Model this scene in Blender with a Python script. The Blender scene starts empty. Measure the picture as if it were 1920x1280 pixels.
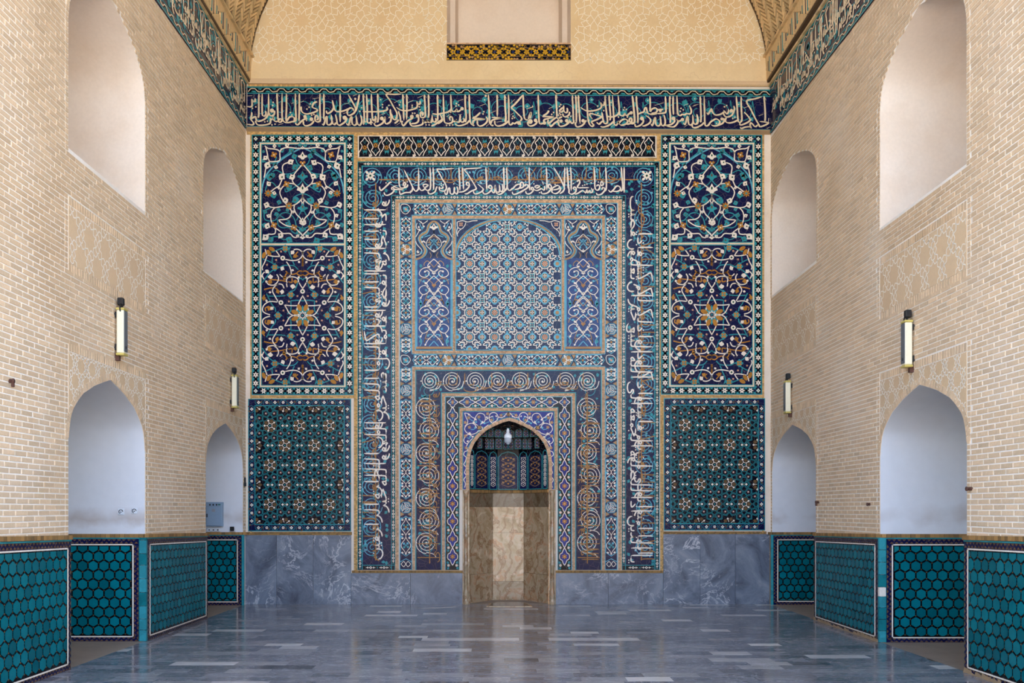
import bpy, bmesh, math, random
from mathutils import Vector, Matrix
from mathutils.geometry import tessellate_polygon

R = random.Random(7)
PI = math.pi
scene = bpy.context.scene
COL = scene.collection

# ------------------------------------------------------------------ camera
S = 118.3            # photograph pixels per metre on the back wall
D0 = 14.2            # camera to back wall
CX, FY = 953.5, 1132.0
VX, VY = 940.0, 957.0
XC, ZC = (VX - CX) / S, (FY - VY) / S
XL, XR = (461 - CX) / S, (1445 - CX) / S
cam = bpy.data.objects.new('camera', bpy.data.cameras.new('camera'))
COL.objects.link(cam)
cam.location = (XC, -D0, ZC)
cam.rotation_euler = (PI / 2, 0, 0)
cam.data.sensor_width = 36
cam.data.lens = S * D0 / 1920 * 36
cam.data.shift_x = (960 - VX) / 1920
cam.data.shift_y = (VY - 640) / 1920
cam.data.clip_end = 400
scene.camera = cam

# ------------------------------------------------------------------ light
world = bpy.data.worlds.new('sky')
scene.world = world
world.use_nodes = True
wn = world.node_tree
wn.nodes.clear()
wo = wn.nodes.new('ShaderNodeOutputWorld')
wb = wn.nodes.new('ShaderNodeBackground')
ws = wn.nodes.new('ShaderNodeTexSky')
ws.sky_type = 'NISHITA'
ws.sun_disc = False
ws.sun_elevation = math.radians(50)
ws.sun_rotation = math.radians(72)
ws.air_density = 1.0
ws.dust_density = 1.5
wb.inputs['Strength'].default_value = 0.42
wn.links.new(ws.outputs[0], wb.inputs[0])
wn.links.new(wb.outputs[0], wo.inputs[0])
sun = bpy.data.objects.new('sun', bpy.data.lights.new('sun', 'SUN'))
COL.objects.link(sun)
sun.data.energy = 4.8
sun.data.color = (1.0, 0.93, 0.82)
sun.data.angle = 0.01
sun.rotation_euler = (math.radians(-40), 0, math.radians(-72))   # shines across the court from beside the hall
scene.view_settings.view_transform = 'Standard'
scene.view_settings.look = 'None'
scene.view_settings.gamma = 1
scene.view_settings.use_curve_mapping = False
scene.view_settings.exposure = 2.12
scene.cycles.use_denoising = True
scene.cycles.max_bounces = 8
scene.cycles.diffuse_bounces = 5

# ------------------------------------------------------------------ materials
def lin(c):
    out = []
    for v in c:
        v /= 255
        out.append(v / 12.92 if v <= .04045 else ((v + .055) / 1.055) ** 2.4)
    return tuple(out) + (1,)

MATS = {}
class NT:
    def __init__(s, name):
        s.m = bpy.data.materials.new(name); s.m.use_nodes = True
        s.t = s.m.node_tree
        s.b = s.t.nodes['Principled BSDF']
        MATS[name] = s.m
    def n(s, typ, ins=None, **kw):
        o = s.t.nodes.new(typ)
        for k, v in kw.items(): setattr(o, k, v)
        for k, v in (ins or {}).items():
            if isinstance(v, bpy.types.NodeSocket): s.t.links.new(v, o.inputs[k])
            else: o.inputs[k].default_value = v
        return o
    def l(s, a, b): s.t.links.new(a, b)
    def set(s, **kw):
        for k, v in kw.items():
            k = k.replace('_', ' ')
            if isinstance(v, bpy.types.NodeSocket): s.l(v, s.b.inputs[k])
            else: s.b.inputs[k].default_value = v
    def mix(s, fac, a, b, mode='MIX'):
        o = s.t.nodes.new('ShaderNodeMix'); o.data_type = 'RGBA'; o.blend_type = mode
        for i, v in ((0, fac), (6, a), (7, b)):
            if isinstance(v, bpy.types.NodeSocket): s.l(v, o.inputs[i])
            else: o.inputs[i].default_value = v
        return o.outputs[2]
    def ramp(s, fac, stops):
        o = s.t.nodes.new('ShaderNodeValToRGB')
        e = o.color_ramp.elements
        while len(e) < len(stops): e.new(.5)
        for i, (p, c) in enumerate(stops): e[i].position = p; e[i].color = c
        s.l(fac, o.inputs[0]); return o.outputs[0]
    def pos(s): return s.n('ShaderNodeNewGeometry').outputs['Position']
    def noise(s, vec, scale, detail=4, rough=.55, dist=0):
        return s.n('ShaderNodeTexNoise', {'Vector': vec, 'Scale': scale, 'Detail': detail, 'Roughness': rough, 'Distortion': dist})
    def bump(s, h, st=.3, dist=.01):
        o = s.n('ShaderNodeBump', {'Height': h, 'Strength': st, 'Distance': dist}); s.l(o.outputs[0], s.b.inputs['Normal'])

def gl(v): return (v, v, v, 1)

def tile(name, rgb, rough=.22, var=.25, seam=True):
    """glazed tile: small colour shifts from cut piece to cut piece, slightly wavy gloss"""
    t = NT(name); p = t.pos(); c = lin(rgb)
    vo = t.n('ShaderNodeTexVoronoi', {'Vector': p, 'Scale': 11.0})
    sh = t.ramp(vo.outputs['Color'], [(0, gl(1 - var)), (1, gl(1 + var * .6))])
    col = t.mix(1, c, sh, 'MULTIPLY')
    ns = t.noise(p, 60, 3)
    col = t.mix(.25, col, t.ramp(ns.outputs[0], [(.3, gl(.75)), (.7, gl(1.15))]), 'MULTIPLY')
    if seam:
        ve = t.n('ShaderNodeTexVoronoi', {'Vector': p, 'Scale': 11.0}, feature='DISTANCE_TO_EDGE')
        f = t.ramp(ve.outputs['Distance'], [(0, gl(.5)), (.018, gl(0))])
        col = t.mix(f, col, lin((150, 130, 125)))
    t.set(Base_Color=col, Specular_IOR_Level=.16, Roughness=t.ramp(ns.outputs[0], [(.3, gl(rough * .6)), (.75, gl(rough * 1.2))]))
    t.bump(t.noise(p, 14, 2).outputs[0], .25, .004)
    return t.m

tile('navy', (19, 22, 62)); tile('black', (11, 13, 24)); tile('cobalt', (38, 46, 128))
tile('royal', (36, 56, 112)); tile('turquoise', (52, 140, 148), seam=False); tile('sky', (96, 168, 190), seam=False)
tile('teal', (24, 112, 118), seam=False); tile('white', (236, 222, 205), .3, .08, False)
tile('cream', (226, 205, 172), .35, .1, False); tile('gold', (178, 122, 52), seam=False)
tile('tan', (176, 136, 92), .5, seam=False); tile('kufic', (164, 116, 62), .4, seam=False); tile('brown', (104, 76, 46), .4, seam=False)
tile('green', (22, 70, 50)); tile('pink', (206, 150, 120), .4, seam=False)
tile('yellow', (206, 158, 44), seam=False); tile('plum', (74, 46, 58), seam=False)
tile('black_line', (8, 9, 13), .3, .1, False)

def hextile():
    t = NT('hex_teal'); p = t.pos()
    oi = t.n('ShaderNodeObjectInfo')
    c = t.mix(oi.outputs['Random'], lin((0, 86, 96)), lin((4, 110, 120)))
    ns = t.noise(p, 9, 4)
    c = t.mix(.5, c, t.ramp(ns.outputs[0], [(.3, gl(.72)), (.7, gl(1.1))]), 'MULTIPLY')
    t.set(Base_Color=c, Roughness=.14, Specular_IOR_Level=.12); t.bump(t.noise(p, 6, 2).outputs[0], .2, .01)
hextile()

def brickmat(name, source, base, amp, edge=.5, stain=True):
    t = NT(name); p = t.pos()
    if source == 'attr':
        k = t.n('ShaderNodeAttribute', attribute_name='tint').outputs['Fac']
    elif source == 'obj':
        k = t.n('ShaderNodeSeparateColor', {0: t.n('ShaderNodeObjectInfo').outputs['Color']}).outputs[0]
    else:
        k = t.n('ShaderNodeTexVoronoi', {'Vector': p, 'Scale': 14.0}).outputs['Distance']
    c = t.mix(k, lin([v * (1 - amp) for v in base]), lin([min(255, v * (1 + amp * .45)) for v in base]))
    ns = t.noise(p, 45, 5)
    c = t.mix(.4, c, t.ramp(ns.outputs[0], [(.3, gl(.78)), (.7, gl(1.12))]), 'MULTIPLY')
    if stain:
        big = t.noise(p, .55, 4, .6)
        c = t.mix(t.ramp(big.outputs[0], [(.5, gl(0)), (.75, gl(.55))]), c, lin((186, 152, 112)))
        big2 = t.noise(p, .9, 3, .5)
        c = t.mix(t.ramp(big2.outputs[0], [(.55, gl(0)), (.75, gl(.45))]), c, lin((226, 208, 186)))
    t.set(Base_Color=c, Roughness=.85); t.bump(ns.outputs[0], .35, .004)
BR = (222, 193, 158)
brickmat('brick_attr', 'attr', BR, .08); brickmat('brick_obj', 'obj', BR, .08)
brickmat('edge_brick', 'attr', (212, 168, 104), .2, stain=False)
brickmat('edge_pale', 'attr', (214, 172, 134), .18, stain=False)
brickmat('brown_strip', 'attr', (150, 112, 62), .25, stain=False)
brickmat('vault_brick', 'attr', (222, 190, 140), .16, stain=False)

def plaster(name, rgb, blot, amt=.5, sc=1.2, rough=.8):
    t = NT(name); p = t.pos()
    a = t.noise(p, sc, 5, .6); b = t.noise(p, 30, 4)
    c = t.mix(t.ramp(a.outputs[0], [(.46, gl(0)), (.74, gl(amt))]), lin(rgb), lin(blot))
    c = t.mix(.3, c, t.ramp(b.outputs[0], [(.3, gl(.86)), (.7, gl(1.06))]), 'MULTIPLY')
    t.set(Base_Color=c, Roughness=rough); t.bump(b.outputs[0], .12, .004)
plaster('mortar', (246, 238, 228), (226, 208, 186), .6)
plaster('girih_plaster', (220, 190, 152), (200, 168, 128), .6, .8)
plaster('tympanum_plaster', (228, 202, 158), (208, 172, 120), .7, .7)
plaster('white_line', (248, 238, 222), (240, 224, 200), .4, 4)
plaster('white_plaster', (226, 224, 224), (212, 202, 192), .55, .9)
plaster('window_plaster', (232, 217, 202), (214, 190, 164), .6, 1.1)
plaster('pale_strip', (230, 214, 196), (214, 190, 160), .6, 2)
plaster('dark_joint', (150, 112, 66), (120, 88, 52), .6, 3)
plaster('vault_joint', (84, 62, 40), (66, 48, 30), .6, 3)  # joint colour darkened to stand for the shade inside deep vault joints
plaster('court_brick', (150, 126, 98), (130, 108, 84), .5, .3)
plaster('ledge_stone', (156, 128, 96), (120, 100, 76), .6, 5)
plaster('niche_floor', (142, 124, 106), (120, 104, 90), .6, 3)
plaster('court_stone', (214, 198, 172), (198, 182, 154), .5, .3)

def soot():
    """white plaster with the brown smoke-and-hand band above the dado"""
    t = NT('stained_plaster'); p = t.pos()
    z = t.n('ShaderNodeSeparateXYZ', {0: p}).outputs[2]
    a = t.noise(p, 2.2, 5, .6)
    zz = t.n('ShaderNodeMath', {0: z, 1: t.n('ShaderNodeMath', {0: a.outputs[0], 1: .35}, operation='MULTIPLY').outputs[0]}, operation='ADD').outputs[0]
    m = t.ramp(t.n('ShaderNodeMapRange', {'Value': zz, 'From Min': 1.3, 'From Max': 2.0}).outputs[0],
               [(.2, gl(0)), (.36, gl(.5)), (.46, gl(.32)), (.6, gl(0))])
    m = t.mix(1, m, t.ramp(t.noise(p, 1.4, 3).outputs[0], [(.42, gl(0)), (.62, gl(1))]), 'MULTIPLY')
    c = t.mix(m, lin((212, 211, 213)), lin((150, 122, 96)))
    b = t.noise(p, 8, 5)
    c = t.mix(.3, c, t.ramp(b.outputs[0], [(.3, gl(.88)), (.7, gl(1.04))]), 'MULTIPLY')
    t.set(Base_Color=c, Roughness=.75); t.bump(b.outputs[0], .1, .004)
soot()

def marble(name, source):
    t = NT(name); p = t.pos()
    if source == 'floor_attr': k = t.n('ShaderNodeAttribute', attribute_name='tint').outputs['Fac']
    elif source == 'floor_obj': k = t.n('ShaderNodeSeparateColor', {0: t.n('ShaderNodeObjectInfo').outputs['Color']}).outputs[0]
    else: k = t.n('ShaderNodeObjectInfo').outputs['Random']
    off = t.n('ShaderNodeCombineXYZ', {0: t.n('ShaderNodeMath', {0: k, 1: 37.}, operation='MULTIPLY').outputs[0], 1: t.n('ShaderNodeMath', {0: k, 1: 61.}, operation='MULTIPLY').outputs[0]})
    q = t.n('ShaderNodeVectorMath', {0: p, 1: off.outputs[0]}, operation='ADD').outputs[0]
    if source != 'slab':
        q = t.n('ShaderNodeVectorMath', {0: q, 1: (1, 2.6, 1)}, operation='MULTIPLY').outputs[0]
        base = t.ramp(k, [(0, lin((78, 78, 82))), (.3, lin((112, 112, 117))), (.62, lin((134, 132, 135))), (.86, lin((156, 152, 150))), (.93, lin((208, 202, 196))), (1, lin((226, 218, 206)))])
        w = t.noise(q, 3, 6, .6, 1.2)
        c = t.mix(.55, base, t.ramp(w.outputs[0], [(.3, gl(.66)), (.55, gl(1)), (.72, gl(1.3))]), 'MULTIPLY')
        v = t.ramp(t.noise(q, 2.2, 7, .6, 2.0).outputs[0], [(.485, gl(0)), (.5, gl(.55)), (.515, gl(0))])
        c = t.mix(v, c, lin((206, 204, 208)))
        t.set(Base_Color=c, Roughness=t.ramp(w.outputs[0], [(.3, gl(.1)), (.7, gl(.22))]))
        t.bump(t.noise(p, 2.2, 2).outputs[0], .04, .01)
    else:
        w = t.noise(q, 1.6, 8, .62, 1.6)
        c = t.ramp(w.outputs[0], [(.3, lin((66, 72, 84))), (.48, lin((102, 109, 122))), (.6, lin((120, 127, 138))), (.75, lin((146, 148, 154)))])
        v = t.ramp(t.noise(q, 1.3, 9, .66, 3.2).outputs[0], [(.478, gl(0)), (.5, gl(.9)), (.522, gl(0))])
        mk = t.ramp(t.noise(q, 1.3, 3).outputs[0], [(.48, gl(.08)), (.62, gl(1))])
        v = t.mix(1, v, mk, 'MULTIPLY')
        c = t.mix(v, c, lin((206, 204, 206)))
        v2 = t.ramp(t.noise(q, 5, 6, .6, 1.5).outputs[0], [(.66, gl(0)), (.74, gl(.5))])
        c = t.mix(v2, c, lin((170, 168, 172)))
        t.set(Base_Color=c, Roughness=.28)
for nm, sr in (('floor_attr', 'floor_attr'), ('floor_obj', 'floor_obj'), ('slab', 'slab')): marble(nm, sr)

def onyx(name, light):
    t = NT(name); p = t.pos()
    k = t.n('ShaderNodeObjectInfo').outputs['Random']
    off = t.n('ShaderNodeCombineXYZ', {0: t.n('ShaderNodeMath', {0: k, 1: 37.}, operation='MULTIPLY').outputs[0], 2: t.n('ShaderNodeMath', {0: k, 1: 61.}, operation='MULTIPLY').outputs[0]})
    q = t.n('ShaderNodeVectorMath', {0: p, 1: off.outputs[0]}, operation='ADD').outputs[0]
    w = t.noise(q, 3.2, 8, .6, 1.6)
    f = light
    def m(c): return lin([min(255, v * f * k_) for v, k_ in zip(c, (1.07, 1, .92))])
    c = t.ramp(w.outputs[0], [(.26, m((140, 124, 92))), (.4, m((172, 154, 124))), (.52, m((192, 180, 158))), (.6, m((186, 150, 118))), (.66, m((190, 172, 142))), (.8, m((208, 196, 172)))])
    wv = t.n('ShaderNodeTexWave', {'Vector': q, 'Scale': 1.5, 'Distortion': 14.0, 'Detail': 5.0, 'Detail Scale': 1.6})
    v = t.ramp(wv.outputs['Fac'], [(.8, gl(0)), (.93, gl(.75)), (1, gl(.3))])
    c = t.mix(v, c, m((132, 92, 52)))
    v3 = t.ramp(t.noise(q, 5, 4, .5, 1).outputs[0], [(.6, gl(0)), (.7, gl(.7))])
    c = t.mix(v3, c, m((226, 214, 196)))
    t.set(Base_Color=c, Roughness=.25, Coat_Weight=.2)
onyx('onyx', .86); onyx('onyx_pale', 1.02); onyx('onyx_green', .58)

def plain(name, rgb, rough=.5, metal=0., em=None):
    t = NT(name); p = t.pos()
    ns = t.noise(p, 40, 3)
    c = t.mix(.3, lin(rgb), t.ramp(ns.outputs[0], [(.3, gl(.85)), (.7, gl(1.08))]), 'MULTIPLY')
    t.set(Base_Color=c, Roughness=rough, Metallic=metal)
plain('housing', (232, 224, 196), .4); plain('lens', (96, 98, 100), .25); plain('cap', (196, 178, 96), .4)
plain('black_plastic', (22, 22, 24), .45); plain('cabinet_grey', (140, 160, 180), .45); plain('switch_white', (216, 218, 222), .4)
plain('rust', (84, 52, 40), .8); plain('bulb_white', (240, 240, 240), .25); plain('bulb_grey', (176, 182, 190), .2)
plain('sticker', (150, 148, 150), .6); plain('led_green', (20, 96, 84), .4)

# ------------------------------------------------------------------ objects
def link(o, parent=None):
    COL.objects.link(o)
    if parent is not None: o.parent = parent
    return o
def thing(name, label, cat, loc=(0, 0, 0), rotz=0, group=None):
    o = bpy.data.objects.new(name, None); o.empty_display_size = .1
    o.location = loc; o.rotation_euler = (0, 0, rotz)
    o['label'] = label; o['category'] = cat
    if group: o['group'] = group
    return link(o)
def child(name, mesh, parent, loc=None, color=None, scale=None, rot=None, stuff=False):
    o = bpy.data.objects.new(name, mesh)
    if loc is not None: o.location = loc
    if scale is not None: o.scale = scale
    if rot is not None: o.rotation_euler = rot
    if color is not None: o.color = color
    if stuff: o['kind'] = 'stuff'
    return link(o, parent)
def structure(name, mesh):
    o = bpy.data.objects.new(name, mesh); o['kind'] = 'structure'
    return link(o)

def smooth(pts, n=4, closed=False):
    if len(pts) < 3: return list(pts)
    out = []; N = len(pts)
    rng = range(N) if closed else range(N - 1)
    for i in rng:
        p1, p2 = pts[i], pts[(i + 1) % N]
        p0 = pts[i - 1] if (i > 0 or closed) else p1
        p3 = pts[(i + 2) % N] if (i + 2 < N or closed) else p2
        for k in range(n):
            t = k / n; t2 = t * t; t3 = t2 * t
            out.append(tuple(.5 * (2 * p1[j] + (p2[j] - p0[j]) * t + (2 * p0[j] - 5 * p1[j] + 4 * p2[j] - p3[j]) * t2 + (3 * p1[j] - p0[j] - 3 * p2[j] + p3[j]) * t3) for j in (0, 1)))
    if not closed: out.append(tuple(pts[-1]))
    return out

def clip_poly(pts, rect):
    x0, y0, x1, y1 = rect
    for ax, lim, sg in ((0, x0, 1), (0, x1, -1), (1, y0, 1), (1, y1, -1)):
        out = []
        n = len(pts)
        for i in range(n):
            a, b = pts[i], pts[(i + 1) % n]
            da, db = (a[ax] - lim) * sg, (b[ax] - lim) * sg
            if da >= 0: out.append(a)
            if (da >= 0) != (db >= 0):
                k = da / (da - db)
                out.append((a[0] + (b[0] - a[0]) * k, a[1] + (b[1] - a[1]) * k))
        pts = out
        if len(pts) < 3: return []
    return pts

class MB:
    """mesh builder over a flat canvas: shapes are 2-D outlines given a height out of the wall"""
    def __init__(s, conv): 
        s.v = []; s.f = []; s.mi = []; s.ti = []; s.mats = []; s.conv = conv; s.T = None; s.clip = None; s.tint = None
    def m(s, name):
        if name not in s.mats: s.mats.append(name)
        return s.mats.index(name)
    def face(s, idx, mi):
        s.f.append(idx); s.mi.append(mi); s.ti.append(.5 if s.tint is None else s.tint)
    def tr(s, p):
        if s.T is None: return p
        cx, cy, c, sn, sx, sy = s.T
        x, y = p[0] * sx, p[1] * sy
        return (cx + x * c - y * sn, cy + x * sn + y * c)
    def at(s, cx, cy, rot=0, sx=1, sy=None):
        s.T = (cx, cy, math.cos(rot), math.sin(rot), sx, sx if sy is None else sy); return s
    def prism(s, pts, mat, h, th=.004, side=True):
        """pts already in canvas units"""
        if s.clip: pts = clip_poly(pts, s.clip)
        n = len(pts)
        if n < 3: return
        mi = s.m(mat); b = len(s.v)
        for p in pts: s.v.append(s.conv(p[0], p[1], h))
        s.face(list(range(b, b + n)), mi)
        if side and th > 0:
            for p in pts: s.v.append(s.conv(p[0], p[1], h - th))
            for i in range(n):
                j = (i + 1) % n
                s.face([b + i, b + j, b + n + j, b + n + i], mi)
    def poly(s, pts, mat, h, th=.004): s.prism([s.tr(p) for p in pts], mat, h, th)
    def rect(s, x0, y0, x1, y1, mat, h, th=.004): s.poly([(x0, y0), (x1, y0), (x1, y1), (x0, y1)], mat, h, th)
    def disc(s, x, y, r, mat, h, n=8, ry=None, rot=0, ph=0, th=.004):
        ry = r if ry is None else ry; c, sn = math.cos(rot), math.sin(rot); P = []
        for i in range(n):
            a = 2 * PI * i / n + ph; u, w = r * math.cos(a), ry * math.sin(a)
            P.append((x + u * c - w * sn, y + u * sn + w * c))
        s.poly(P, mat, h, th)
    def star(s, x, y, r, ri, n, mat, h, ph=0):
        c = s.tr((x, y)); 
        P = [(x + (r if i % 2 == 0 else ri) * math.cos(PI * i / n + ph), y + (r if i % 2 == 0 else ri) * math.sin(PI * i / n + ph)) for i in range(2 * n)]
        s.poly(P, mat, h)
    def ribbon(s, pts, w, mat, h, closed=False, sm=0, taper=0, nib=None, th=.004):
        if sm: pts = smooth(pts, sm, closed)
        P = [s.tr(p) for p in pts]
        Q = [P[0]]
        for p in P[1:]:
            if abs(p[0] - Q[-1][0]) + abs(p[1] - Q[-1][1]) > 1e-5: Q.append(p)
        P = Q; n = len(P)
        if n < 2: return
        if s.T is not None: w = w * math.sqrt(abs(s.T[4] * s.T[5]))
        L = []; Rr = []
        for i in range(n):
            a = P[i - 1] if (i > 0 or closed) else P[i]
            b = P[(i + 1) % n] if (i < n - 1 or closed) else P[i]
            c = P[i]
            d1 = (c[0] - a[0], c[1] - a[1]); d2 = (b[0] - c[0], b[1] - c[1])
            l1 = math.hypot(*d1) or 1; l2 = math.hypot(*d2) or 1
            if a is c: d1 = d2; l1 = l2
            if b is c: d2 = d1; l2 = l1
            t = (d1[0] / l1 + d2[0] / l2, d1[1] / l1 + d2[1] / l2); lt = math.hypot(*t)
            if lt < .3: t = (d2[0] / l2, d2[1] / l2); lt = 1; k = 1
            else: k = min(1.5, 2 / lt)
            nx, ny = -t[1] / lt, t[0] / lt
            ww = w / 2 * k
            if nib is not None:
                ang = math.atan2(t[1], t[0]); ww *= .5 + .5 * abs(math.sin(ang - nib))
            if taper:
                e = min(i, n - 1 - i) / max(1, (n - 1) * taper)
                ww *= min(1, .3 + .7 * e)
            L.append((c[0] + nx * ww, c[1] + ny * ww)); Rr.append((c[0] - nx * ww, c[1] - ny * ww))
        rng = range(n) if closed else range(n - 1)
        if s.clip:
            for i in rng:
                j = (i + 1) % n
                s.prism([L[i], L[j], Rr[j], Rr[i]], mat, h, th, False)
            return
        mi = s.m(mat); b = len(s.v)
        for i in range(n):
            s.v.append(s.conv(L[i][0], L[i][1], h)); s.v.append(s.conv(Rr[i][0], Rr[i][1], h))
            if th > 0:
                s.v.append(s.conv(L[i][0], L[i][1], h - th)); s.v.append(s.conv(Rr[i][0], Rr[i][1], h - th))
        k = 4 if th > 0 else 2
        for i in rng:
            j = (i + 1) % n; A, B = b + i * k, b + j * k
            s.face([A, B, B + 1, A + 1], mi)
            if th > 0:
                s.face([A, A + 2, B + 2, B], mi); s.face([A + 1, B + 1, B + 3, A + 3], mi)
        if not closed and th > 0:
            A = b; s.face([A, A + 1, A + 3, A + 2], mi)
            A = b + (n - 1) * k; s.face([A, A + 2, A + 3, A + 1], mi)
    def mesh(s, name):
        me = bpy.data.meshes.new(name)
        me.from_pydata(s.v, [], s.f)
        for m in s.mats: me.materials.append(MATS[m])
        if len(s.mats) > 1: me.polygons.foreach_set('material_index', s.mi)
        a = me.attributes.new('tint', 'FLOAT', 'FACE'); a.data.foreach_set('value', s.ti)
        me.update(); return me

class Panel:
    """a labelled thing fixed flat on a wall, drawn on a 2-D canvas"""
    def __init__(s, name, label, cat, ox, oy, loc, rotz=0, sc=1 / S, flip=True, group=None, root=None):
        s.o = root or thing(name, label, cat, loc, rotz, group)
        s.ox, s.oy, s.sc, s.fl = ox, oy, sc, (-1 if flip else 1)
    def conv(s, x, y, h): return ((x - s.ox) * s.sc, -h, s.fl * (y - s.oy) * s.sc)
    def mb(s): return MB(s.conv)
    def motif(s): return MB(lambda x, y, h: (x * s.sc, -h, s.fl * y * s.sc))
    def add(s, name, mb, stuff=False, parent=None):
        if not mb.f: return None
        return child(name, mb.mesh(name), parent or s.o, stuff=stuff)
    def put(s, name, me, x, y, h=0, rot=0, sx=1, sy=1, parent=None):
        return child(name, me, parent or s.o, s.conv(x, y, h), scale=(sx, 1, sy), rot=(0, -rot * s.fl * -1 if rot else 0, 0))

def back_panel(name, label, cat, x0, y0, x1, y1, group=None):
    """panel on the back wall given by its rectangle in photograph pixels"""
    ox, oy = (x0 + x1) / 2, y1
    return Panel(name, label, cat, ox, oy, ((ox - CX) / S, 0, (FY - oy) / S), group=group)

H0 = .014     # face of the tile ground
def HL(k): return H0 + .0022 * k

def bx(x): return (x - CX) / S
def bz(y): return (FY - y) / S
# ------------------------------------------------------------------ the hall
YEND = -12.6                       # the open front of the hall
ZS = 8.385                         # springing of the vault
PROF = [(0, 0), (.02, .17), (.05, .31), (.1, .42), (.2, .55), (.33, .68), (.6, .84), (.8, .925), (1, 1)]
def arch_half(u):
    for (a, b), (c, d) in zip(PROF, PROF[1:]):
        if u <= c: return b + (d - b) * (u - a) / (c - a)
    return 1
def arch_inv(f):
    for (a, b), (c, d) in zip(PROF, PROF[1:]):
        if f <= d: return a + (c - a) * (f - b) / (d - b)
    return 1
def Yt(t): return -D0 + D0 * t
class Opening:
    def __init__(s, t0, t1, sill, zs, za, depth, mat):
        s.y0, s.y1, s.sill, s.zs, s.za, s.depth, s.mat = Yt(t0), Yt(t1), sill, zs, za, depth, mat
    def outline(s):
        ym = (s.y0 + s.y1) / 2; hw = (s.y1 - s.y0) / 2; a = []
        us = [0, .01, .03, .06, .1, .16, .24, .34, .46, .6, .76, .9, 1]
        for u in us: a.append((s.y0 + hw * u, s.zs + (s.za - s.zs) * arch_half(u)))
        for u in reversed(us[:-1]): a.append((s.y1 - hw * u, s.zs + (s.za - s.zs) * arch_half(u)))
        zl = max(s.sill + .1, s.zs - .5)
        return [(s.y0, s.sill), (s.y0, zl)] + a + [(s.y1, zl), (s.y1, s.sill)]
    def span(s, z, m=0):
        if z < s.sill - m or z > s.za + m: return None
        hw = (s.y1 - s.y0) / 2
        f = max(0, (z - s.zs) / (s.za - s.zs + m))
        u = arch_inv(min(1, f)) if f > 0 else 0
        return (s.y0 + hw * u - m, s.y1 - hw * u + m)

OPEN = {
 'left': [Opening(.590, .7165, 0, 2.15, 2.83, 1.3, 'stained_plaster'), Opening(.864, .988, 0, 2.13, 2.76, 1.15, 'stained_plaster'),
          Opening(.590, .7165, 4.87, 6.08, 6.80, 1.3, 'window_plaster'), Opening(.857, .988, 4.75, 6.1, 6.72, 1.2, 'window_plaster')],
 'right': [Opening(.5785, .7105, 0, 2.10, 2.765, 1.3, 'stained_plaster'), Opening(.856, .994, 0, 2.10, 2.735, 1.15, 'stained_plaster'),
           Opening(.579, .7107, 4.66, 5.98, 6.64, 1.3, 'window_plaster'), Opening(.8545, .995, 4.87, 6.08, 6.68, 1.2, 'window_plaster')]}
WX = {'left': XL, 'right': XR}
SG = {'left': 1, 'right': -1}

def proj(X, Y, Z):
    d = Y + D0
    if d < .3: return (-9999, -9999)
    f = S * D0 / d
    return (VX + (X - XC) * f, VY - (Z - ZC) * f)
def seen(X, Y, Z, m=0):
    a, b = proj(X, Y, Z)
    return -m <= a <= 1920 + m and -m <= b <= 1280 + m

def side_panel(side, name, label, cat, y, z, group=None, root=None):
    p = Panel(name, label, cat, 0, 0, (WX[side], y, z), PI / 2 * SG[side], 1, False, group, root)
    p.conv = lambda Y, Z, h: (SG[side] * (Y - y), -h, Z - z)
    p.motif = lambda: MB(lambda a, b, h: (SG[side] * a, -h, b))
    return p

def unit_box():
    m = MB(lambda x, y, h: (x, -h, y))
    return m
def box_mesh(name, mat, th=1.0):
    """unit tablet, bevelled edge, front at y=-th"""
    me = bpy.data.meshes.new(name)
    e = .06
    v = [(-.5, 0, -.5), (.5, 0, -.5), (.5, 0, .5), (-.5, 0, .5)]
    v += [(-.5, -.6 * th, -.5), (.5, -.6 * th, -.5), (.5, -.6 * th, .5), (-.5, -.6 * th, .5)]
    v += [(-.485, -th, -.5 + e), (.485, -th, -.5 + e), (.485, -th, .5 - e), (-.485, -th, .5 - e)]
    f = [(8, 9, 10, 11)]
    for a in (0, 4):
        for i in range(4):
            j = (i + 1) % 4; f.append((a + i, a + j, a + 4 + j, a + 4 + i))
    me.from_pydata(v, [], f); me.materials.append(MATS[mat]); me.update()
    return me
BRICK = box_mesh('brick', 'brick_obj')

def fill_mesh(name, outer, holes, to3, mat):
    loops = [[Vector((a, b, 0)) for a, b in l] for l in [outer] + holes]
    tris = tessellate_polygon(loops)
    flat = [p for l in loops for p in l]
    me = bpy.data.meshes.new(name)
    me.from_pydata([to3(p[0], p[1]) for p in flat], [], [tuple(t) for t in tris])
    me.materials.append(MATS[mat]); me.update()
    return me

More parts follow.
